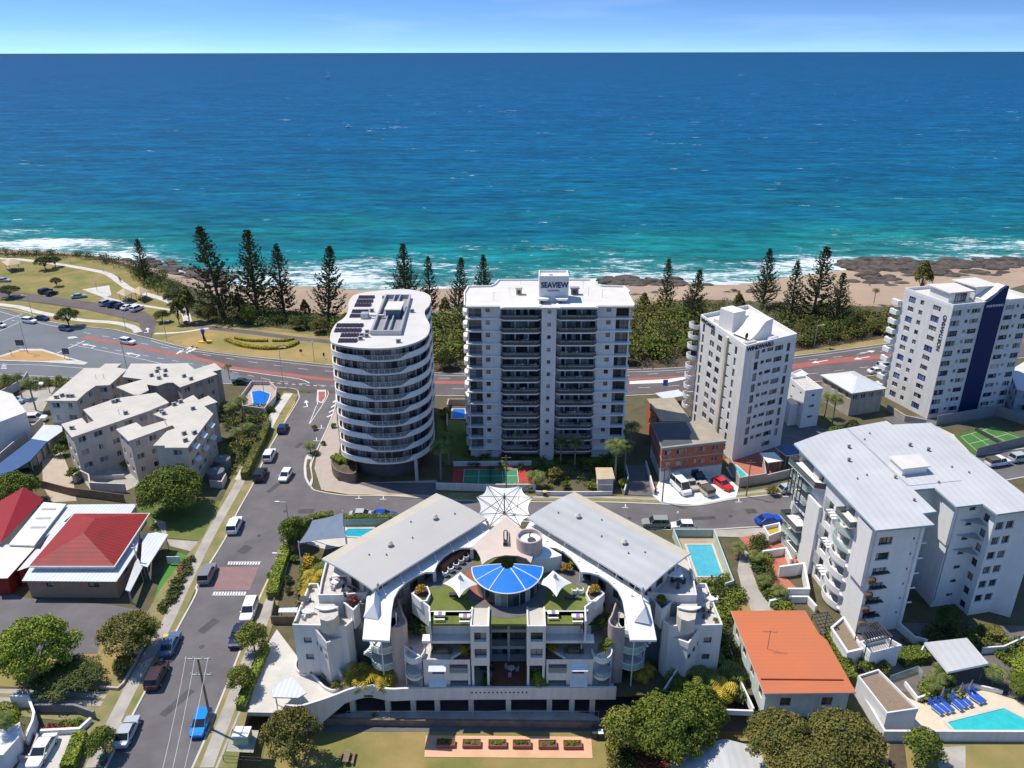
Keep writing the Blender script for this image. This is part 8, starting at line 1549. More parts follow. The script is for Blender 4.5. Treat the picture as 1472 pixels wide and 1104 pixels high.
# wedge walls at the corners of both wings
for sg in (1, -1):
 m2 = lambda a: a if sg > 0 else 1459.5-a
 a, t_, c, d_ = P(m2(455), 966, 0), P(m2(477), 986, 0), P(m2(500), 972, 0), P(m2(505), 955, 0); pl = [a[:2], t_[:2], c[:2], d_[:2], (d_[0], d_[1]+2), (a[0], a[1]+2)]
 mb = MB(); mb.prism(pl, -.1, 6.6, mtop=1); mb.wall([pl[0], pl[1], pl[2], pl[3]], .22, 6.5, lambda i: (8.9, 7.6, 7.0, 7.0)[i]); mb.build('wedge_wall', [WHITE, TERR], RS_)
 dv = Vector((t_[0]-a[0], t_[1]-a[1])); l_ = dv.length; dv.normalize(); 
 for k, f in enumerate((.22, .5, .78)): x = Vector(a[:2])+dv*l_*f; w_ = win_geo(.5, .6, 1); mb = MB(); nr_ = Vector((dv.y, -dv.x)); nr_ = nr_ if nr_.y < 0 else -nr_; mb.add([(*(x+nr_*.03), 5.6-k*.5), (*(x+dv*.55+nr_*.03), 5.6-k*.5), (*(x+dv*.55+nr_*.03), 6.3-k*.5), (*(x+nr_*.03), 6.3-k*.5)], [(0, 1, 2, 3)]); mb.build('window', GLASS, RS_)

for (x, y, z, lab, kind) in ((440, 880, 8.9, 'white table set on the lower left terrace of the resort', 1), (436, 862, 8.9, 'dark chairs along the wall of the lower left terrace', 0), (482, 838, 11.7, 'round table on the upper left terrace under the long roof', 1), (500, 848, 11.7, 'dark chair near the left triangular planter', 0), (1012, 878, 8.9, 'dark table set on the lower right terrace of the resort', 0), (1022, 862, 8.9, 'white chair set on the lower right terrace wall side', 1), (975, 836, 11.7, 'sun chair on the upper right terrace under the grey roof', 0), (700, 962, .6, 'long dark table on the left of the timber court', 0), (735, 962, .6, 'white table frame on the timber court', 1)):
 q = P(x, y, z); z0 = z-.5; rt = thing('terrace_set', lab, 'table set', (q[0], q[1], z0), 'terrace furniture of the resort'); m_ = WHITE2 if kind else METAL
 mb = MB(); mb.tube((q[0], q[1], z0), (q[0], q[1], z0+.72), .05); mb.tube((q[0], q[1], z0+.72), (q[0], q[1], z0+.77), .55, .55, 12); mb.build('table', m_, rt)
 for a in (0.3, 2.4, 4.5): c = (q[0]+.85*math.cos(a), q[1]+.85*math.sin(a)); mb = MB(); mb.obox(c[0], c[1], z0+.05, z0+.46, .42, .42, a); mb.obox(c[0]+.2*math.cos(a), c[1]+.2*math.sin(a), z0+.05, z0+.9, .06, .42, a); mb.build('chair', m_, rt)
for (x, y, z, s, lab) in ((446, 848, 8.5, .5, 'small potted shrub at the back of the lower left terrace'), (425, 899, 8.5, .4, 'small potted shrub at the front corner of the lower left terrace'), (492, 900, 6.7, .45, 'dry shrub on the left wedge roof'), (962, 905, 6.7, .6, 'green shrub on the right wedge roof'), (1028, 895, 8.5, .5, 'potted shrub at the front corner of the lower right terrace'), (648, 940, 5.5, .35, 'potted plant beside the left terrace table'), (590, 938, 5.5, .5, 'shrub in the left round balcony planter'), (600, 900, 5.5, .7, 'shrub in the left court beside the pink curved wall'), (862, 905, 5.5, .8, 'leafy shrub in the right court beside the curved wall'), (884, 915, 5.5, .6, 'trailing green plant over the right round balcony')):
 place(T_BUSH, x, y, lab, 'small terrace plants on the resort', s, z=z, mats={LG: random.choice([LY, LBR, LO])})
for (x, y, lab, m_) in ((352, 1000, 'shadowed strip shrub by the drive gate', LG), (470, 975, 'dry shrub in the curved bed by the drive', LO), (452, 968, 'low shrub at the top of the curved bed', LB), (484, 990, 'shrub at the lower end of the curved bed', LB), (402, 1036, 'shrub below the podium curve at the lot corner', LG), (540, 1036, 'climbing green at the left of the rear terrace', LY)):
 place(T_BUSH, x, y, lab, GS, .8, z=0 if y < 1030 else LOTZ, mats={LG: m_} if m_ != LG else None)
# ================================================================ VEHICLES
def loft(mb, st, mi=0):
 n = len(st[0]); o = len(mb.v); vs = [p for s in st for p in s]; fs = []
 for i in range(len(st)-1):
  for j in range(n): a, b_ = i*n+j, i*n+(j+1) % n; fs.append((a, b_, b_+n, a+n))
 fs.append(tuple(range(n))[::-1]); fs.append(tuple(range((len(st)-1)*n, len(st)*n))); mb.add(vs, fs, mi)
PAINT = {}
def paint(nm, c):
 if nm not in PAINT: PAINT[nm] = M('car_paint_'+nm, c, rough=.22, spec=.5, var=.03)
 return PAINT[nm]
PW = paint('white', (.74, .74, .73)); CG = M('car_glass', (.02, .025, .03), rough=.05, spec=.6, var=.05); LH = M('headlight_lens', (.75, .75, .72), rough=.2); LT = M('tail_light_lens', (.45, .02, .02), rough=.2)
def mk_car(name, cat, L_, W_, H_, belt, hood, cab, box=None):
 """cab = (rear base, rear roof, front roof, front base) as fractions of the length from the rear"""
 t = proto(name, cat); w_ = W_/2
 def sec(x, hw, zb, zt): return [(x, -hw*.86, zb), (x, hw*.86, zb), (x, hw, zb+.18), (x, hw, zt-.22), (x, hw*.93, zt), (x, -hw*.93, zt), (x, -hw, zt-.22), (x, -hw, zb+.18)]
 xs = [(-.5, .78, .38, belt-.18), (-.485, .93, .26, belt-.05), (-.42, 1, .22, belt), (-.15, 1, .2, belt), (.12, 1, .2, belt), (.24, 1, .2, (belt+hood)/2+.03), (.42, .97, .22, hood), (.485, .86, .27, hood-.12), (.5, .68, .34, hood-.22)]
 mb = MB(); loft(mb, [sec(x*L_, w_*a, zb, zt) for x, a, zb, zt in xs]); b_ = mb.build('body', PW, t, world=False)
 c = [(-.5+f)*L_ for f in cab]; gi = .80; z0, z1 = belt-.04, H_-.05
 mb = MB(); vs = [(c[0], -w_*.9, z0), (c[3], -w_*.88, z0), (c[3], w_*.88, z0), (c[0], w_*.9, z0), (c[1], -w_*gi, z1), (c[2], -w_*gi*.97, z1), (c[2], w_*gi*.97, z1), (c[1], w_*gi, z1)]
 mb.add(vs, [(0, 1, 5, 4), (1, 2, 6, 5), (2, 3, 7, 6), (3, 0, 4, 7), (4, 5, 6, 7)]); mb.build('windows', CG, t, world=False)
 mb = MB(); mb.prism([(c[1]-.03, -w_*gi-.015), (c[2]+.03, -w_*gi*.97-.01), (c[2]+.08, 0), (c[2]+.03, w_*gi*.97+.01), (c[1]-.03, w_*gi+.015), (c[1]-.06, 0)], z1-.03, H_)
 for s_ in (-1, 1):
  mb.tube((c[2], s_*w_*gi*.97, z1-.01), (c[3], s_*w_*.885, z0+.02), .035, .045, 4); mb.tube((c[1], s_*w_*gi, z1-.01), (c[0], s_*w_*.905, z0+.02), .05, .07, 4); m_ = (c[1]+c[2])/2; mb.tube((m_, s_*w_*gi*1.0, z1), (m_, s_*w_*.9, z0), .035, .04, 4)
 mb.build('roof', PW, t, world=False)
 if box == 'canopy': mb = MB(); mb.box(-L_/2+.05, -w_*.92, belt-.02, c[0]+.02, w_*.92, H_-.08); mb.build('canopy', M('dark_canvas', (.10, .09, .075)), t, world=False)
 for s_ in (-1, 1):
  for x in (-.31*L_, .31*L_): mb = MB(); mb.tube((x, s_*(w_-.16), .32), (x, s_*(w_+.01), .32), .32, .32, 14, 0); mb.tube((x, s_*(w_+.005), .32), (x, s_*(w_+.02), .32), .2, .2, 10, 1); mb.build('wheel', [RUB, GALV], t, world=False)
  mb = MB(); mb.box(.455*L_, s_*w_*.55-.16, hood-.26, .487*L_, s_*w_*.55+.2*s_*0+.16, hood-.12); mb.build('headlight', LH, t, world=False)
  mb = MB(); mb.box(-.497*L_, s_*w_*.62-.14, belt-.32, -.47*L_, s_*w_*.62+.14, belt-.12); mb.build('tail_light', LT, t, world=False)
  mb = MB(); mb.box(c[3]-.35, s_*(w_+.02)-.1, belt-.02, c[3]-.2, s_*(w_+.02)+.1, belt+.12); mb.build('mirror', PW, t, world=False)
 return t
C_H = mk_car('hatchback_car', 'car', 4.15, 1.78, 1.5, .92, .86, (.02, .13, .56, .76)); C_S = mk_car('sedan_car', 'car', 4.7, 1.82, 1.46, .92, .86, (.12, .27, .56, .74)); C_U = mk_car('suv_car', 'car', 4.75, 1.9, 1.75, 1.05, 1.0, (.02, .09, .58, .74)); C_V = mk_car('delivery_van', 'van', 5.4, 2.0, 2.45, 1.35, 1.15, (.01, .03, .74, .87)); C_T = mk_car('pickup_truck', 'pickup truck', 5.2, 1.88, 1.8, 1.02, 1.0, (.42, .46, .64, .76), box='canopy')
S_UP = (P(255, 905), P(340, 739)); 
def hd(p, q): a, b_ = P(*p), P(*q); return math.atan2(b_[1]-a[1], b_[0]-a[0])
UP = hd((209, 994), (285, 838)); DN = UP+math.pi; UP2 = hd((345, 690), (395, 600)); RT = 0.0
blu = paint('bright_blue', (.01, .22, .62)); slv = paint('silver', (.42, .44, .46)); mar = paint('dark_maroon', (.055, .03, .035)); bg_ = paint('blue_grey', (.10, .15, .24)); nvy = paint('navy', (.02, .03, .07)); gry = paint('grey', (.20, .21, .23)); dkb = paint('dark_blue', (.015, .035, .10)); blk = paint('black', (.02, .02, .022)); red = paint('red', (.60, .02, .03)); bge = paint('beige', (.48, .42, .34)); rblu = paint('royal_blue', (.01, .06, .42)); lbl = paint('light_blue', (.28, .42, .52)); dgr = paint('dark_green', (.02, .05, .045)); sgr = paint('sage', (.25, .28, .25))
CS = 'parked and moving cars'
cars = [(C_H, 290, 1044, DN, blu, 'bright blue hatchback parked beside the large power pole'), (C_S, 184, 1056, UP, slv, 'silver sedan parked by the kerb nearest the bottom edge'), (C_U, 227, 976, UP, mar, 'dark maroon station wagon under the tree shade, left kerb'), (C_S, 246, 930, UP, bg_, 'blue-grey sedan parked on the left kerb under the dark open tree'),
 (C_S, 343, 918, DN, nvy, 'navy car parked behind the yellow-green street tree'), (C_U, 359, 882, DN, PW, 'white wagon parked on the right kerb below the brick hump'), (C_U, 299, 829, UP, gry, 'grey four-wheel drive parked left of the brick hump'), (C_U, 338, 759, UP, PW, 'white four-wheel drive parked above the hump, left kerb'), (C_U, 375, 686, UP2, blk, 'black car half hidden by verge bushes on the left kerb'), (C_U, 388, 658, UP2, PW, 'white van-like wagon parked on the left kerb in tree shade'), (C_H, 407, 619, UP2, dkb, 'dark blue hatchback parked farthest up the left kerb'), (C_H, 411, 687, DN-.12, PW, 'white hatchback driving down the middle of the street'),
 (C_S, 521, 744, RT, slv, 'silver car parked on the side road behind the long hedge'), (C_S, 551, 745, RT, rblu, 'blue car parked behind the silver one at the roof edge'), (C_U, 942, 756, RT+math.pi, sgr, 'dark sage wagon parked right of the right long roof'), (C_H, 981, 760, RT+math.pi, PW, 'white hatchback parked right behind the sage wagon'),
 (C_V, 978, 704, -1.25, PW, 'tall white van on the white forecourt'), (C_H, 993, 700, -1.4, bge, 'small beige car between the van and the canopied pickup'), (C_T, 1011, 706, -1.2+math.pi, bge, 'beige pickup with a dark canopy on the white forecourt'), (C_S, 1038, 699, -1.1, red, 'red sports car on the white forecourt'), (C_S, 1003, 688, -1.3, dkb, 'dark blue car parked behind the canopied pickup'),
 (C_S, 1104, 751, .25, rblu, 'bright blue sedan on the side road near the white block'), (C_H, 1134, 706, .3, slv, 'silver hatchback at the kerb behind the balconies'), (C_T, 1434, 668, .25, PW, 'white pickup on the side road right of the grey roof'), (C_U, 1466, 662, .25, slv, 'silver car on the side road at the right edge'), (C_S, 62, 1084, UP+math.pi, PW, 'white sedan on the driveway at the bottom left'),
 (C_H, 21, 580, .2, lbl, 'light blue hatchback in the beige car park'), (C_U, 52, 605, .1, PW, 'white wagon in front of the farthest beige flats'), (C_H, 50, 556, .2, PW, 'white car at the back of the beige car park'), (C_S, 349, 552, -.05, dgr, 'dark green sedan on the esplanade beside the kerbside pool'),
 (C_U, 184, 494, -.35, PW, 'white car driving beside the red median lane'), (C_S, 61, 460, -.3, dkb, 'dark blue car at the traffic lights'), (C_U, 43, 464, -.35, PW, 'white car at the stop line left of the dark blue one'), (C_H, 95, 475, -.35, bg_, 'blue-grey hatchback turning below the leaning tree'), (C_H, 0, 470, -.3, PW, 'white car cut by the left edge of the intersection'),
 (C_U, 153, 438, 1.2, slv, 'silver four-wheel drive, leftmost in the beach parking row'), (C_U, 164, 440, 1.2, dkb, 'dark blue car, second in the beach parking row'), (C_H, 174, 442, 1.2, nvy, 'navy hatchback, third in the beach parking row'), (C_S, 184, 444, 1.2, PW, 'white sedan, fourth in the beach parking row'), (C_U, 197, 446, 1.25, PW, 'white car, rightmost in the beach parking row'), (C_U, 66, 421, 1.2, nvy, 'dark van-like car parked left on the park road'), (C_H, 75, 424, 1.2, blk, 'black hatchback next to the dark car on the park road'), (C_S, 114, 428, .4, lbl, 'light blue car beyond the leaning tree'), (C_S, 6, 405, .0, slv, 'silver car at the left edge of the park road'),
 (C_S, 1260, 536, .2, PW, 'white car on the esplanade by the striped tower'), (C_U, 1272, 529, .2, slv, 'silver car behind the white one near the striped tower')]
for (T, px, py, a, m_, lab) in cars:
 place(T, px, py, lab, CS, 1.06, z=.05 if (px, py) != (62, 1084) else .06, rz=a, mats={PW: m_} if m_ is not PW else None)
for T in (C_H, C_S, C_U, C_V, C_T):
 if T.name not in USED: [bpy.data.objects.remove(c) for c in list(T.children)]; bpy.data.objects.remove(T)
# ================================================================ STREET FURNITURE
def pole(name, label, bx, by, tx, ty, cat, group=None, arm=None, mat=GALV, r=.09, z=0):
 q = P(bx, by, z); h = HT(bx, by, tx, ty, z); rt = thing(name, label, cat, (q[0], q[1], z), group); mb = MB(); mb.tube((q[0], q[1], z), (q[0], q[1], h), r, r*.7, 8); mb.build('pole', mat, rt); return rt, q, h
rt, q, h = pole('power_pole', 'large timber power pole with two crossarms beside the bright blue hatchback', 306, 1050, 289, 947, 'power pole', 'power poles', mat=WOOD, r=.17)
for zz, w_ in ((h-.1, 1.6), (h-2.6, 1.4)): mb = MB(); mb.box(q[0]-w_, q[1]-.06, zz, q[0]+w_, q[1]+.06, zz+.14); mb.build('crossarm', GALV, rt); mb = MB(); [mb.tube((q[0]+w_*f, q[1], zz+.14), (q[0]+w_*f, q[1], zz+.4), .07, .04, 6) for f in (-.9, -.35, .35, .9)]; mb.build('insulators', WHITE2, rt)
for i, dx in enumerate((-1.4, -.3, 1.3)):
 mb = MB(); a = Vector((q[0]+dx, q[1], h+.3)); b_ = Vector(P((215, 230, 246)[i], 1180, 7.5)); prev = a
 for j in range(1, 11): t = j/10; c = a.lerp(b_, t)-Vector((0, 0, 1.2*4*t*(1-t)*.5)); mb.tube(prev, c, .022, .022, 4, cap=False); prev = c
 tag(mb.build('power_line', WHITE2), ['leftmost wire running down the street from the large pole', 'middle wire running down the street from the large pole', 'rightmost wire running down the street from the large pole'][i], 'power line', 'wires from the large pole')
for (bx, by, tx, ty, lab) in ((951.6, 722.6, 956, 672, 'power pole at the left edge of the white forecourt'), (1072.5, 714, 1076.6, 662, 'power pole by the grey court wall'), (728, 740, 729, 655, 'power pole in front of the red and green court')):
 rt, q, h = pole('power_pole', lab, bx, by, tx, ty, 'power pole', 'power poles', mat=WOOD, r=.13); mb = MB(); mb.box(q[0]-.9, q[1]-.05, h-.5, q[0]+.9, q[1]+.05, h-.38); mb.build('crossarm', WOOD, rt)
mb = MB()
lamps = [(408, 557, 410, 500, 1, 'lamp post at the street corner beside the kerbside pool'), (182, 528, 174, 488, -1, 'lamp post by the esplanade behind the beige flats'), (240, 490, 240, 462, 1, 'lamp post on the dry lawn beside the park road exit'), (40, 508, 35, 462, -1, 'tall signal post on the traffic island'), (1170, 500, 1178, 468, 1, 'lamp post beside the thicket right of the slim tower'), (47, 455, 43, 425, -1, 'slim lamp post by the footpath at the traffic lights'), (972, 762, 974, 738, 0, 'short lamp post behind the white hatchback'), (415, 752, 397, 722, -1, 'curved street lamp at the corner tree'), (410, 808, 388, 796, -1, 'street lamp leaning over the brick hump'), (383, 590, 380, 545, 0, 'flag-like banner post at the kerbside pool'), (316, 464, 317, 440, 0, 'thin post near the she-oaks'), (140, 419, 138, 404, 0, 'lamp post on the basketball slab'), (102, 379, 101, 366, 0, 'thin lamp post on the headland, left'), (149, 391, 146, 376, 0, 'thin lamp post on the headland, right'), (181, 474, 180, 450, 0, 'small lamp beside the footpath curve'), (452, 520, 453, 492, 0, 'sign post on the dry lawn near the curved tower'), (270, 1, 0, 0, 0, '')]
for (bx, by, tx, ty, arm, lab) in lamps[:-1]:
 rt, q, h = pole('street_lamp', lab, bx, by, tx, ty, 'street lamp', 'street lamps'); mb = MB()
 if arm: mb.tube((q[0], q[1], h), (q[0]+arm*1.3, q[1]-.2, h+.25), .05); mb.obox(q[0]+arm*1.5, q[1]-.2, h+.18, h+.32, .8, .28)
 else: mb.tube((q[0], q[1], h), (q[0], q[1], h+.3), .2, .16, 8)
 mb.build('lamp_head', WHITE2, rt)
def sign(name, label, bx, by, w_, h_, zb, mat, cat='sign', a=0.0, post=2, mat2=None):
 q = P(bx, by); rt = thing(name, label, cat, (q[0], q[1], 0)); mb = MB(); mb.obox(q[0], q[1], zb, zb+h_, w_, .1, a); mb.build('panel', mat, rt)
 for s_ in ((-.35, .35) if post == 2 else (0,)): mb = MB(); mb.tube((q[0]+w_*s_, q[1]+.08, 0), (q[0]+w_*s_, q[1]+.08, zb+h_*.5), .06); mb.build('post', GALV, rt)
 return rt, q
sign('road_sign_board', 'dark back of a road sign on the traffic island', 31, 504, 2.4, 1.7, 1.6, M('sign_back', (.10, .11, .13))); sign('road_sign_board', 'dark back of a road sign by the esplanade stop line', 97, 517, 1.9, 1.7, 1.7, M('sign_back', (.10, .11, .13))); sign('small_sign', 'small yellow sign on the left of the traffic island', 17, 512, .6, .6, 1.4, YELP, post=1)
sign('blue_sign', 'blue and white sign on the esplanade beyond the brick flats', 955, 570, 1.2, 1.6, 3.0, M('blue_sign_paint', (.03, .12, .45)), post=1); sign('purple_sign', 'small purple sign on the dry lawn by the curved tower', 466, 516, .5, 1.0, .9, M('purple_sign_paint', (.16, .06, .22)), post=1); sign('red_sign', 'small red-brown sign on the dry lawn left of the curved tower', 433, 510, .8, .8, .9, M('rust_sign_paint', (.25, .09, .06)), post=1)
sign('white_lawn_sign', 'white folded sign standing on the bright turf by the hall', 251, 812, 2.2, 1.4, .3, WHITE2)
# sculpture on the park lawn, splash of blue over a yellow bed
q = P(295, 492); rt = thing('garden_sculpture', 'blue-topped dark sculpture on a yellow plinth on the park lawn', 'sculpture', (q[0], q[1], 0)); mb = MB(); mb.prism(spline([(q[0]-1.6, q[1]-.8), (q[0]+1.8, q[1]-.9), (q[0]+1.5, q[1]+.9), (q[0]-1.4, q[1]+.8)], 3, True), 0, .4); mb.build('plinth', LFL, rt); mb = MB(); mb.tube((q[0], q[1], .3), (q[0]-.3, q[1], 2.6), .5, .25, 8); mb.tube((q[0]-.3, q[1], 2.5), (q[0]-.2, q[1], 3.6), .35, .6, 8); mb.build('figure', METAL, rt); mb = MB(); mb.tube((q[0]-.3, q[1], 3.55), (q[0]-.1, q[1], 4.1), .75, .5, 8); mb.build('blue_top', M('blue_sculpture_paint', (.03, .08, .55)), rt)
# transformer box, water tanks, bins, white rock
q = P(350, 1066, 0); rt = thing('transformer_box', 'pale green electrical cabinet on its slab below the street pole', 'electrical cabinet', (q[0], q[1], 0)); GRN = M('pale_green_paint', (.30, .40, .30)); mb = MB(); mb.obox(q[0], q[1], .15, 1.6, 1.9, 1.5, 0); mb.obox(q[0], q[1], 0, .15, 2.4, 2.0, 0, 1); mb.build('cabinet', [GRN, CONC], rt); mb = MB(); mb.obox(q[0]-.5, q[1], 1.6, 1.72, 1.0, 1.7, 0); mb.obox(q[0]+.55, q[1], 1.6, 1.68, .9, 1.7, 0); mb.build('lid', WHITE2, rt)
sheet('cabinet_slab', [(334, 1048), (372, 1050), (364, 1082), (325, 1080)], CONC, .12)
mb = MB(); mb.wall([P(a, b_, 0)[:2] for a, b_ in ((322, 1095), (378, 1098), (383, 1065))], .04, 1.0, 1.06); mb.wall([P(a, b_, 0)[:2] for a, b_ in ((322, 1095), (378, 1098), (383, 1065))], .03, .5, .54)
for a, b_ in ((322, 1095), (350, 1096), (378, 1098), (383, 1065)): q = P(a, b_); mb.tube(q, (q[0], q[1], 1.1), .04)
tag(mb.build('pipe_railing', METAL), 'rusty pipe railing around the electrical cabinet slab', 'railing')
for (x, y, lab) in ((321, 672, 'upper round grey water tank beside the beige flats'), (312, 690, 'lower round grey water tank beside the beige flats')):
 q = P(x, y); rt = thing('water_tank', lab, 'water tank', (q[0], q[1], 0), 'water tanks'); mb = MB(); mb.tube((q[0], q[1], 0), (q[0], q[1], 2.2), 1.7, 1.7, 24); mb.tube((q[0], q[1], 2.2), (q[0], q[1], 2.5), 1.72, .3, 24); mb.build('tank', M('grey_tank', (.16, .17, .18), var=.1), rt); mb = MB(); mb.tube((q[0], q[1], 2.5), (q[0], q[1], 2.6), .3, .3, 10); mb.build('hatch', GALV, rt)
for (x, y, m_, lab) in ((783, 713, YELP, 'yellow-lidded bin on the side road footpath'), (941, 708, LT, 'red-lidded bin at the edge of the white forecourt'), (855, 1060, METAL, 'dark bin beside the rear retaining wall'), (863, 1060, WHITE2, 'pale bin beside the dark one at the rear wall'), (150, 1098, M('green_bin', (.03, .22, .12)), 'green bin under the small tree at the bottom left'), (240, 922, YELP, 'yellow-lidded bin behind the blue-grey sedan')):
 z = LOTZ if y == 1060 else 0; q = P(x, y, z); rt = thing('wheelie_bin', lab, 'bin', (q[0], q[1], z), 'wheelie bins'); mb = MB(); mb.prism([(q[0]-.3, q[1]-.35), (q[0]+.3, q[1]-.35), (q[0]+.3, q[1]+.35), (q[0]-.3, q[1]+.35)], z+.05, z+1.0); mb.build('bin_body', METAL, rt); mb = MB(); mb.prism([(q[0]-.34, q[1]-.4), (q[0]+.34, q[1]-.4), (q[0]+.34, q[1]+.38), (q[0]-.34, q[1]+.38)], z+1.0, z+1.08); mb.build('lid', m_, rt)
# white garage walls and stone planter at the bottom left
mb = MB(); mb.wall(PP([(20, 1016), (45, 1016), (54, 1040), (52, 1052), (42, 1075)], 0), .3, 0, 2.0); tag(mb.build('entry_wall', WHITE2), 'bright white angular wall left of the white sedan driveway', 'wall')
mb = MB(); mb.wall(PP([(60, 1056), (116, 1053), (132, 1038)], 0), .35, 0, .8); tag(mb.build('driveway_planter_wall', WHITE2), 'white wall topping the planter above the driveway', 'wall'); mb = MB(); mb.wall(PP([(52, 1024), (110, 1024), (138, 1034)], 0), .3, 0, 1.4); tag(mb.build('stone_garden_wall', M('grey_block_wall', (.16, .155, .15), c2=(.24, .23, .22), scale=1.5)), 'grey block wall behind the red bedding plants', 'wall')
mb = MB(); w4 = PP([(20, 1092), (50, 1060), (56, 1064), (44, 1096)], 0); mb.wall(w4, .22, 0, .9, closed=True); mb.prism(w4, 0, .5, 1); tag(mb.build('brick_planter', [PINKW, DIRT]), 'pink-rimmed planter beside the white sedan', 'planter'); B = Bld('white_garage', 'curved white garage roof terrace cut by the bottom left corner', 'garage', (*P(0, 1080)[:2], 0)); vol(B, [(-60, 1085), (-60, 1040), (10, 1052), (30, 1040), (28, 1062), (5, 1088)], 2.6, WHITE2, WHITE2, eave=.05, lip=.3); B.finish()
# far right low buildings
B = Bld('grey_end_building', 'grey-blue low building at the right edge below the striped tower', 'building', (*P(1478, 585)[:2], 0)); vol(B, [(1452, 532), (1472, 520), (1540, 530), (1540, 575), (1462, 560)], 6.5, M('blue_grey_render', (.30, .36, .42), stain=.1), ROOFW, eave=.2, wins=dict(floors=2, sp=3)); B.finish()
# ================================================================ SHORE ROCKS, BOATS, PEOPLE
def rocks(label, pts, n, r0, r1, seed, z0=-4.8):
 rs = random.Random(seed); mb = MB(); pw = PP(pts, z0); m_ = len(pw)
 for _ in range(n):
  t = rs.random()*(m_-1); i = int(t); q = lerp(pw[i], pw[i+1], t-i); r = rs.uniform(r0, r1); x, y = q[0]+rs.gauss(0, r1*1.6), q[1]+rs.gauss(0, r1*1.3); k = 9; vs = []; h = r*rs.uniform(.28, .55)
  for lv, (f, zz) in enumerate(((1.1, -.6), (1, .35), (.72, .85), (.3, 1.0))):
   for a in range(k): an = a*6.2832/k; rr_ = r*f*(1+.3*noise.noise(Vector((x+math.cos(an)*1.3, y+math.sin(an)*1.3, lv*.4)))+rs.uniform(-.08, .08)); vs.append((x+rr_*1.4*math.cos(an), y+rr_*math.sin(an), z0+h*zz+.15*rs.uniform(-.5, .5)*r*.4))
  fs = [(l*k+a, l*k+(a+1) % k, (l+1)*k+(a+1) % k, (l+1)*k+a) for l in range(3) for a in range(k)]+[tuple(3*k+a for a in range(k))]; mb.add(vs, fs)
 return tag(mb.build('shore_rocks', ROCK), label, 'rocks', kind='stuff')
rocks('dark wave-washed rocks below the headland, left', [(195, 374), (225, 380), (260, 390), (300, 398), (330, 402)], 90, .8, 2.4, 51); rocks('dark rocks in the surf right of the wide tower', [(880, 405), (920, 404), (950, 410), (990, 412)], 90, .9, 2.6, 52); rocks('broken rocks at the foot of the sand behind the wide tower', [(900, 425), (950, 424), (990, 428)], 40, .6, 1.5, 53, -3.2)
rocks('long dark rock shelf in the surf behind the striped tower', [(1225, 385), (1270, 381), (1320, 384), (1380, 384), (1440, 381), (1500, 380), (1580, 376)], 210, 1.3, 3.8, 54); rocks('flat rock ledge lying on the sand right of the pines', [(1240, 398), (1262, 404), (1285, 410)], 30, 1.0, 2.6, 55, -3.6); rocks('scattered rocks on the sand behind the pines', [(1030, 430), (1060, 420), (1100, 420), (1180, 425)], 60, .5, 1.4, 56, -3.2); rocks('rocks along the sand at the far right', [(1300, 392), (1380, 394), (1470, 396), (1560, 392)], 90, .8, 2.4, 57, -4.0)
q = P(472, 112, SEA); rt = thing('sailing_boat', 'distant sailing boat with a white sail near the horizon', 'sailing boat', q); mb = MB(); s_ = 9.0; loft(mb, [[(q[0]+x*s_, q[1]-w_*s_, SEA+.8*s_*.25), (q[0]+x*s_, q[1]+w_*s_, SEA+.2*s_), (q[0]+x*s_, q[1], SEA-.1)] for x, w_ in ((-1.1, .18), (-.4, .3), (.5, .25), (1.2, .02))]); mb.build('hull', WHITE2, rt); mb = MB(); mb.add([(q[0]-.1*s_, q[1], SEA+.4*s_), (q[0]+.9*s_, q[1], SEA+.4*s_), (q[0]-.1*s_, q[1]+.1, SEA+3.2*s_), (q[0]-.1*s_, q[1]+.4, SEA+.4*s_), (q[0]-.9*s_, q[1], SEA+.4*s_)], [(0, 1, 2), (3, 4, 2)]); mb.build('sail', SAILW, rt); mb = MB(); mb.tube((q[0]-.1*s_, q[1], SEA), (q[0]-.1*s_, q[1], SEA+3.3*s_), .15); mb.build('mast', GALV, rt)
q = P(501, 183, SEA); rt = thing('fishing_boat', 'small white motor boat leaving a wake on the open sea', 'motor boat', q); mb = MB(); s_ = 2.6; loft(mb, [[(q[0]+x*s_, q[1]-w_*s_, SEA+.35*s_), (q[0]+x*s_, q[1]+w_*s_, SEA+.35*s_), (q[0]+x*s_, q[1]+w_*s_*.6, SEA-.1), (q[0]+x*s_, q[1]-w_*s_*.6, SEA-.1)] for x, w_ in ((-1.3, .4), (0, .45), (.9, .32), (1.5, .04))]); mb.build('hull', WHITE2, rt); mb = MB(); mb.box(q[0]-.6*s_, q[1]-.3*s_, SEA+.35*s_, q[0]+.4*s_, q[1]+.3*s_, SEA+1.0*s_); mb.tube((q[0], q[1], SEA+s_), (q[0], q[1], SEA+1.9*s_), .06); mb.build('cabin', WHITE2, rt)
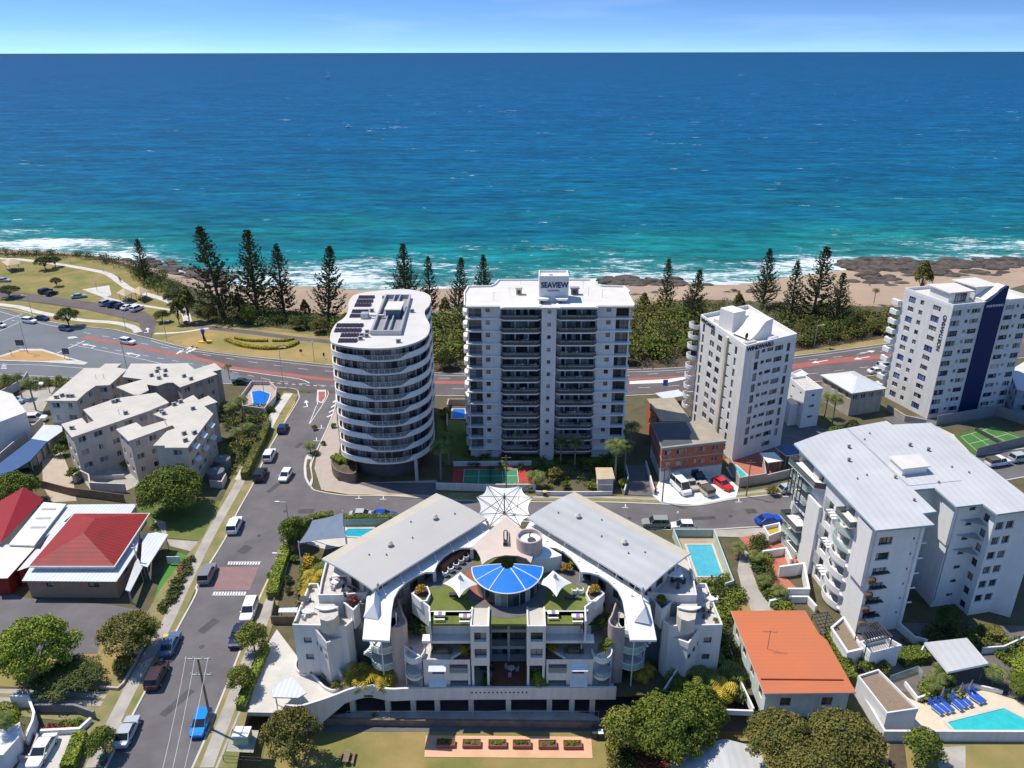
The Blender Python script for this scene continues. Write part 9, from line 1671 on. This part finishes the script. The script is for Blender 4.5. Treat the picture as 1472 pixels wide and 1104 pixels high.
def person(label, px, py, z, cols, rz=0.0, stride=.18):
 q = P(px, py, z); rt = thing('person', label, 'person', (q[0], q[1], z)); pts = [((0, 0, .95), .14), ((0, 0, 1.2), .15), ((0, 0, 1.42), .15), ((0, 0, 1.52), .06), ((0, .02, 1.66), .105), ((.09, stride, .5), .07), ((.09, stride*1.3, .06), .05), ((-.09, -stride*.6, .5), .07), ((-.09, -stride*1.5, .06), .05), ((.24, -.05, 1.15), .045), ((.26, .05, .88), .035), ((-.24, .05, 1.15), .045), ((-.26, .12, .88), .035), ((.17, 0, 1.4), .06), ((-.17, 0, 1.4), .06)]
 ed = [(0, 1), (1, 2), (2, 3), (3, 4), (0, 5), (5, 6), (0, 7), (7, 8), (2, 13), (13, 9), (9, 10), (2, 14), (14, 11), (11, 12)]; me = bpy.data.meshes.new('body'); me.from_pydata([p_[0] for p_ in pts], ed, []); ob = bpy.data.objects.new('body', me); COL.objects.link(ob); sk = ob.modifiers.new('Skin', 'SKIN'); me.skin_vertices.new() if not me.skin_vertices else None
 for i, (_, r) in enumerate(pts): me.skin_vertices[0].data[i].radius = (r, r)
 me.skin_vertices[0].data[0].use_root = True; ob.modifiers.new('Subsurf', 'SUBSURF').levels = 1; dg = bpy.context.evaluated_depsgraph_get(); m2 = bpy.data.meshes.new_from_object(ob.evaluated_get(dg)); bpy.data.objects.remove(ob)
 for m_ in cols: m2.materials.append(m_)
 for p_ in m2.polygons: c = p_.center; p_.material_index = 2 if (c.z > 1.5 or abs(c.x) > .2) else (0 if c.z > .95 else 1)
 b_ = bpy.data.objects.new('body', m2); COL.objects.link(b_); b_.parent = rt; rt.rotation_euler.z = rz; mb = MB(); mb.tube((0, .0, 1.70), (0, -.01, 1.79), .11, .06, 8); h_ = mb.build('hair', M('dark_hair', (.03, .02, .015)), None, world=False); h_.parent = rt; return rt
SK = M('skin', (.45, .27, .19)); 
person('person in dark clothes walking on the coast path above the shelters', 174, 406, .1, [M('navy_shirt', (.03, .04, .09)), METAL, SK], .8); person('person in a red top walking beside the one in dark clothes', 172, 404, .1, [M('red_shirt', (.4, .05, .05)), METAL, SK], .8); person('person on the coast path near the scrub, right', 227, 424, .1, [M('grey_shirt', (.2, .22, .26)), METAL, SK], 2.4); person('person in blue standing on the beach sand', 1250, 412, -2.2, [M('blue_shirt', (.04, .08, .25)), METAL, SK], 1.0)
# protos never placed are dropped
for T in (T_BIG, T_BIG2, T_SPARSE, T_MED, T_BUSH, T_COL, T_PALM, T_PALMS, T_FAN, T_CAS, *T_PINE):
 if T.name not in USED: [bpy.data.objects.remove(c) for c in list(T.children)]; bpy.data.objects.remove(T)
bpy.context.view_layer.update()
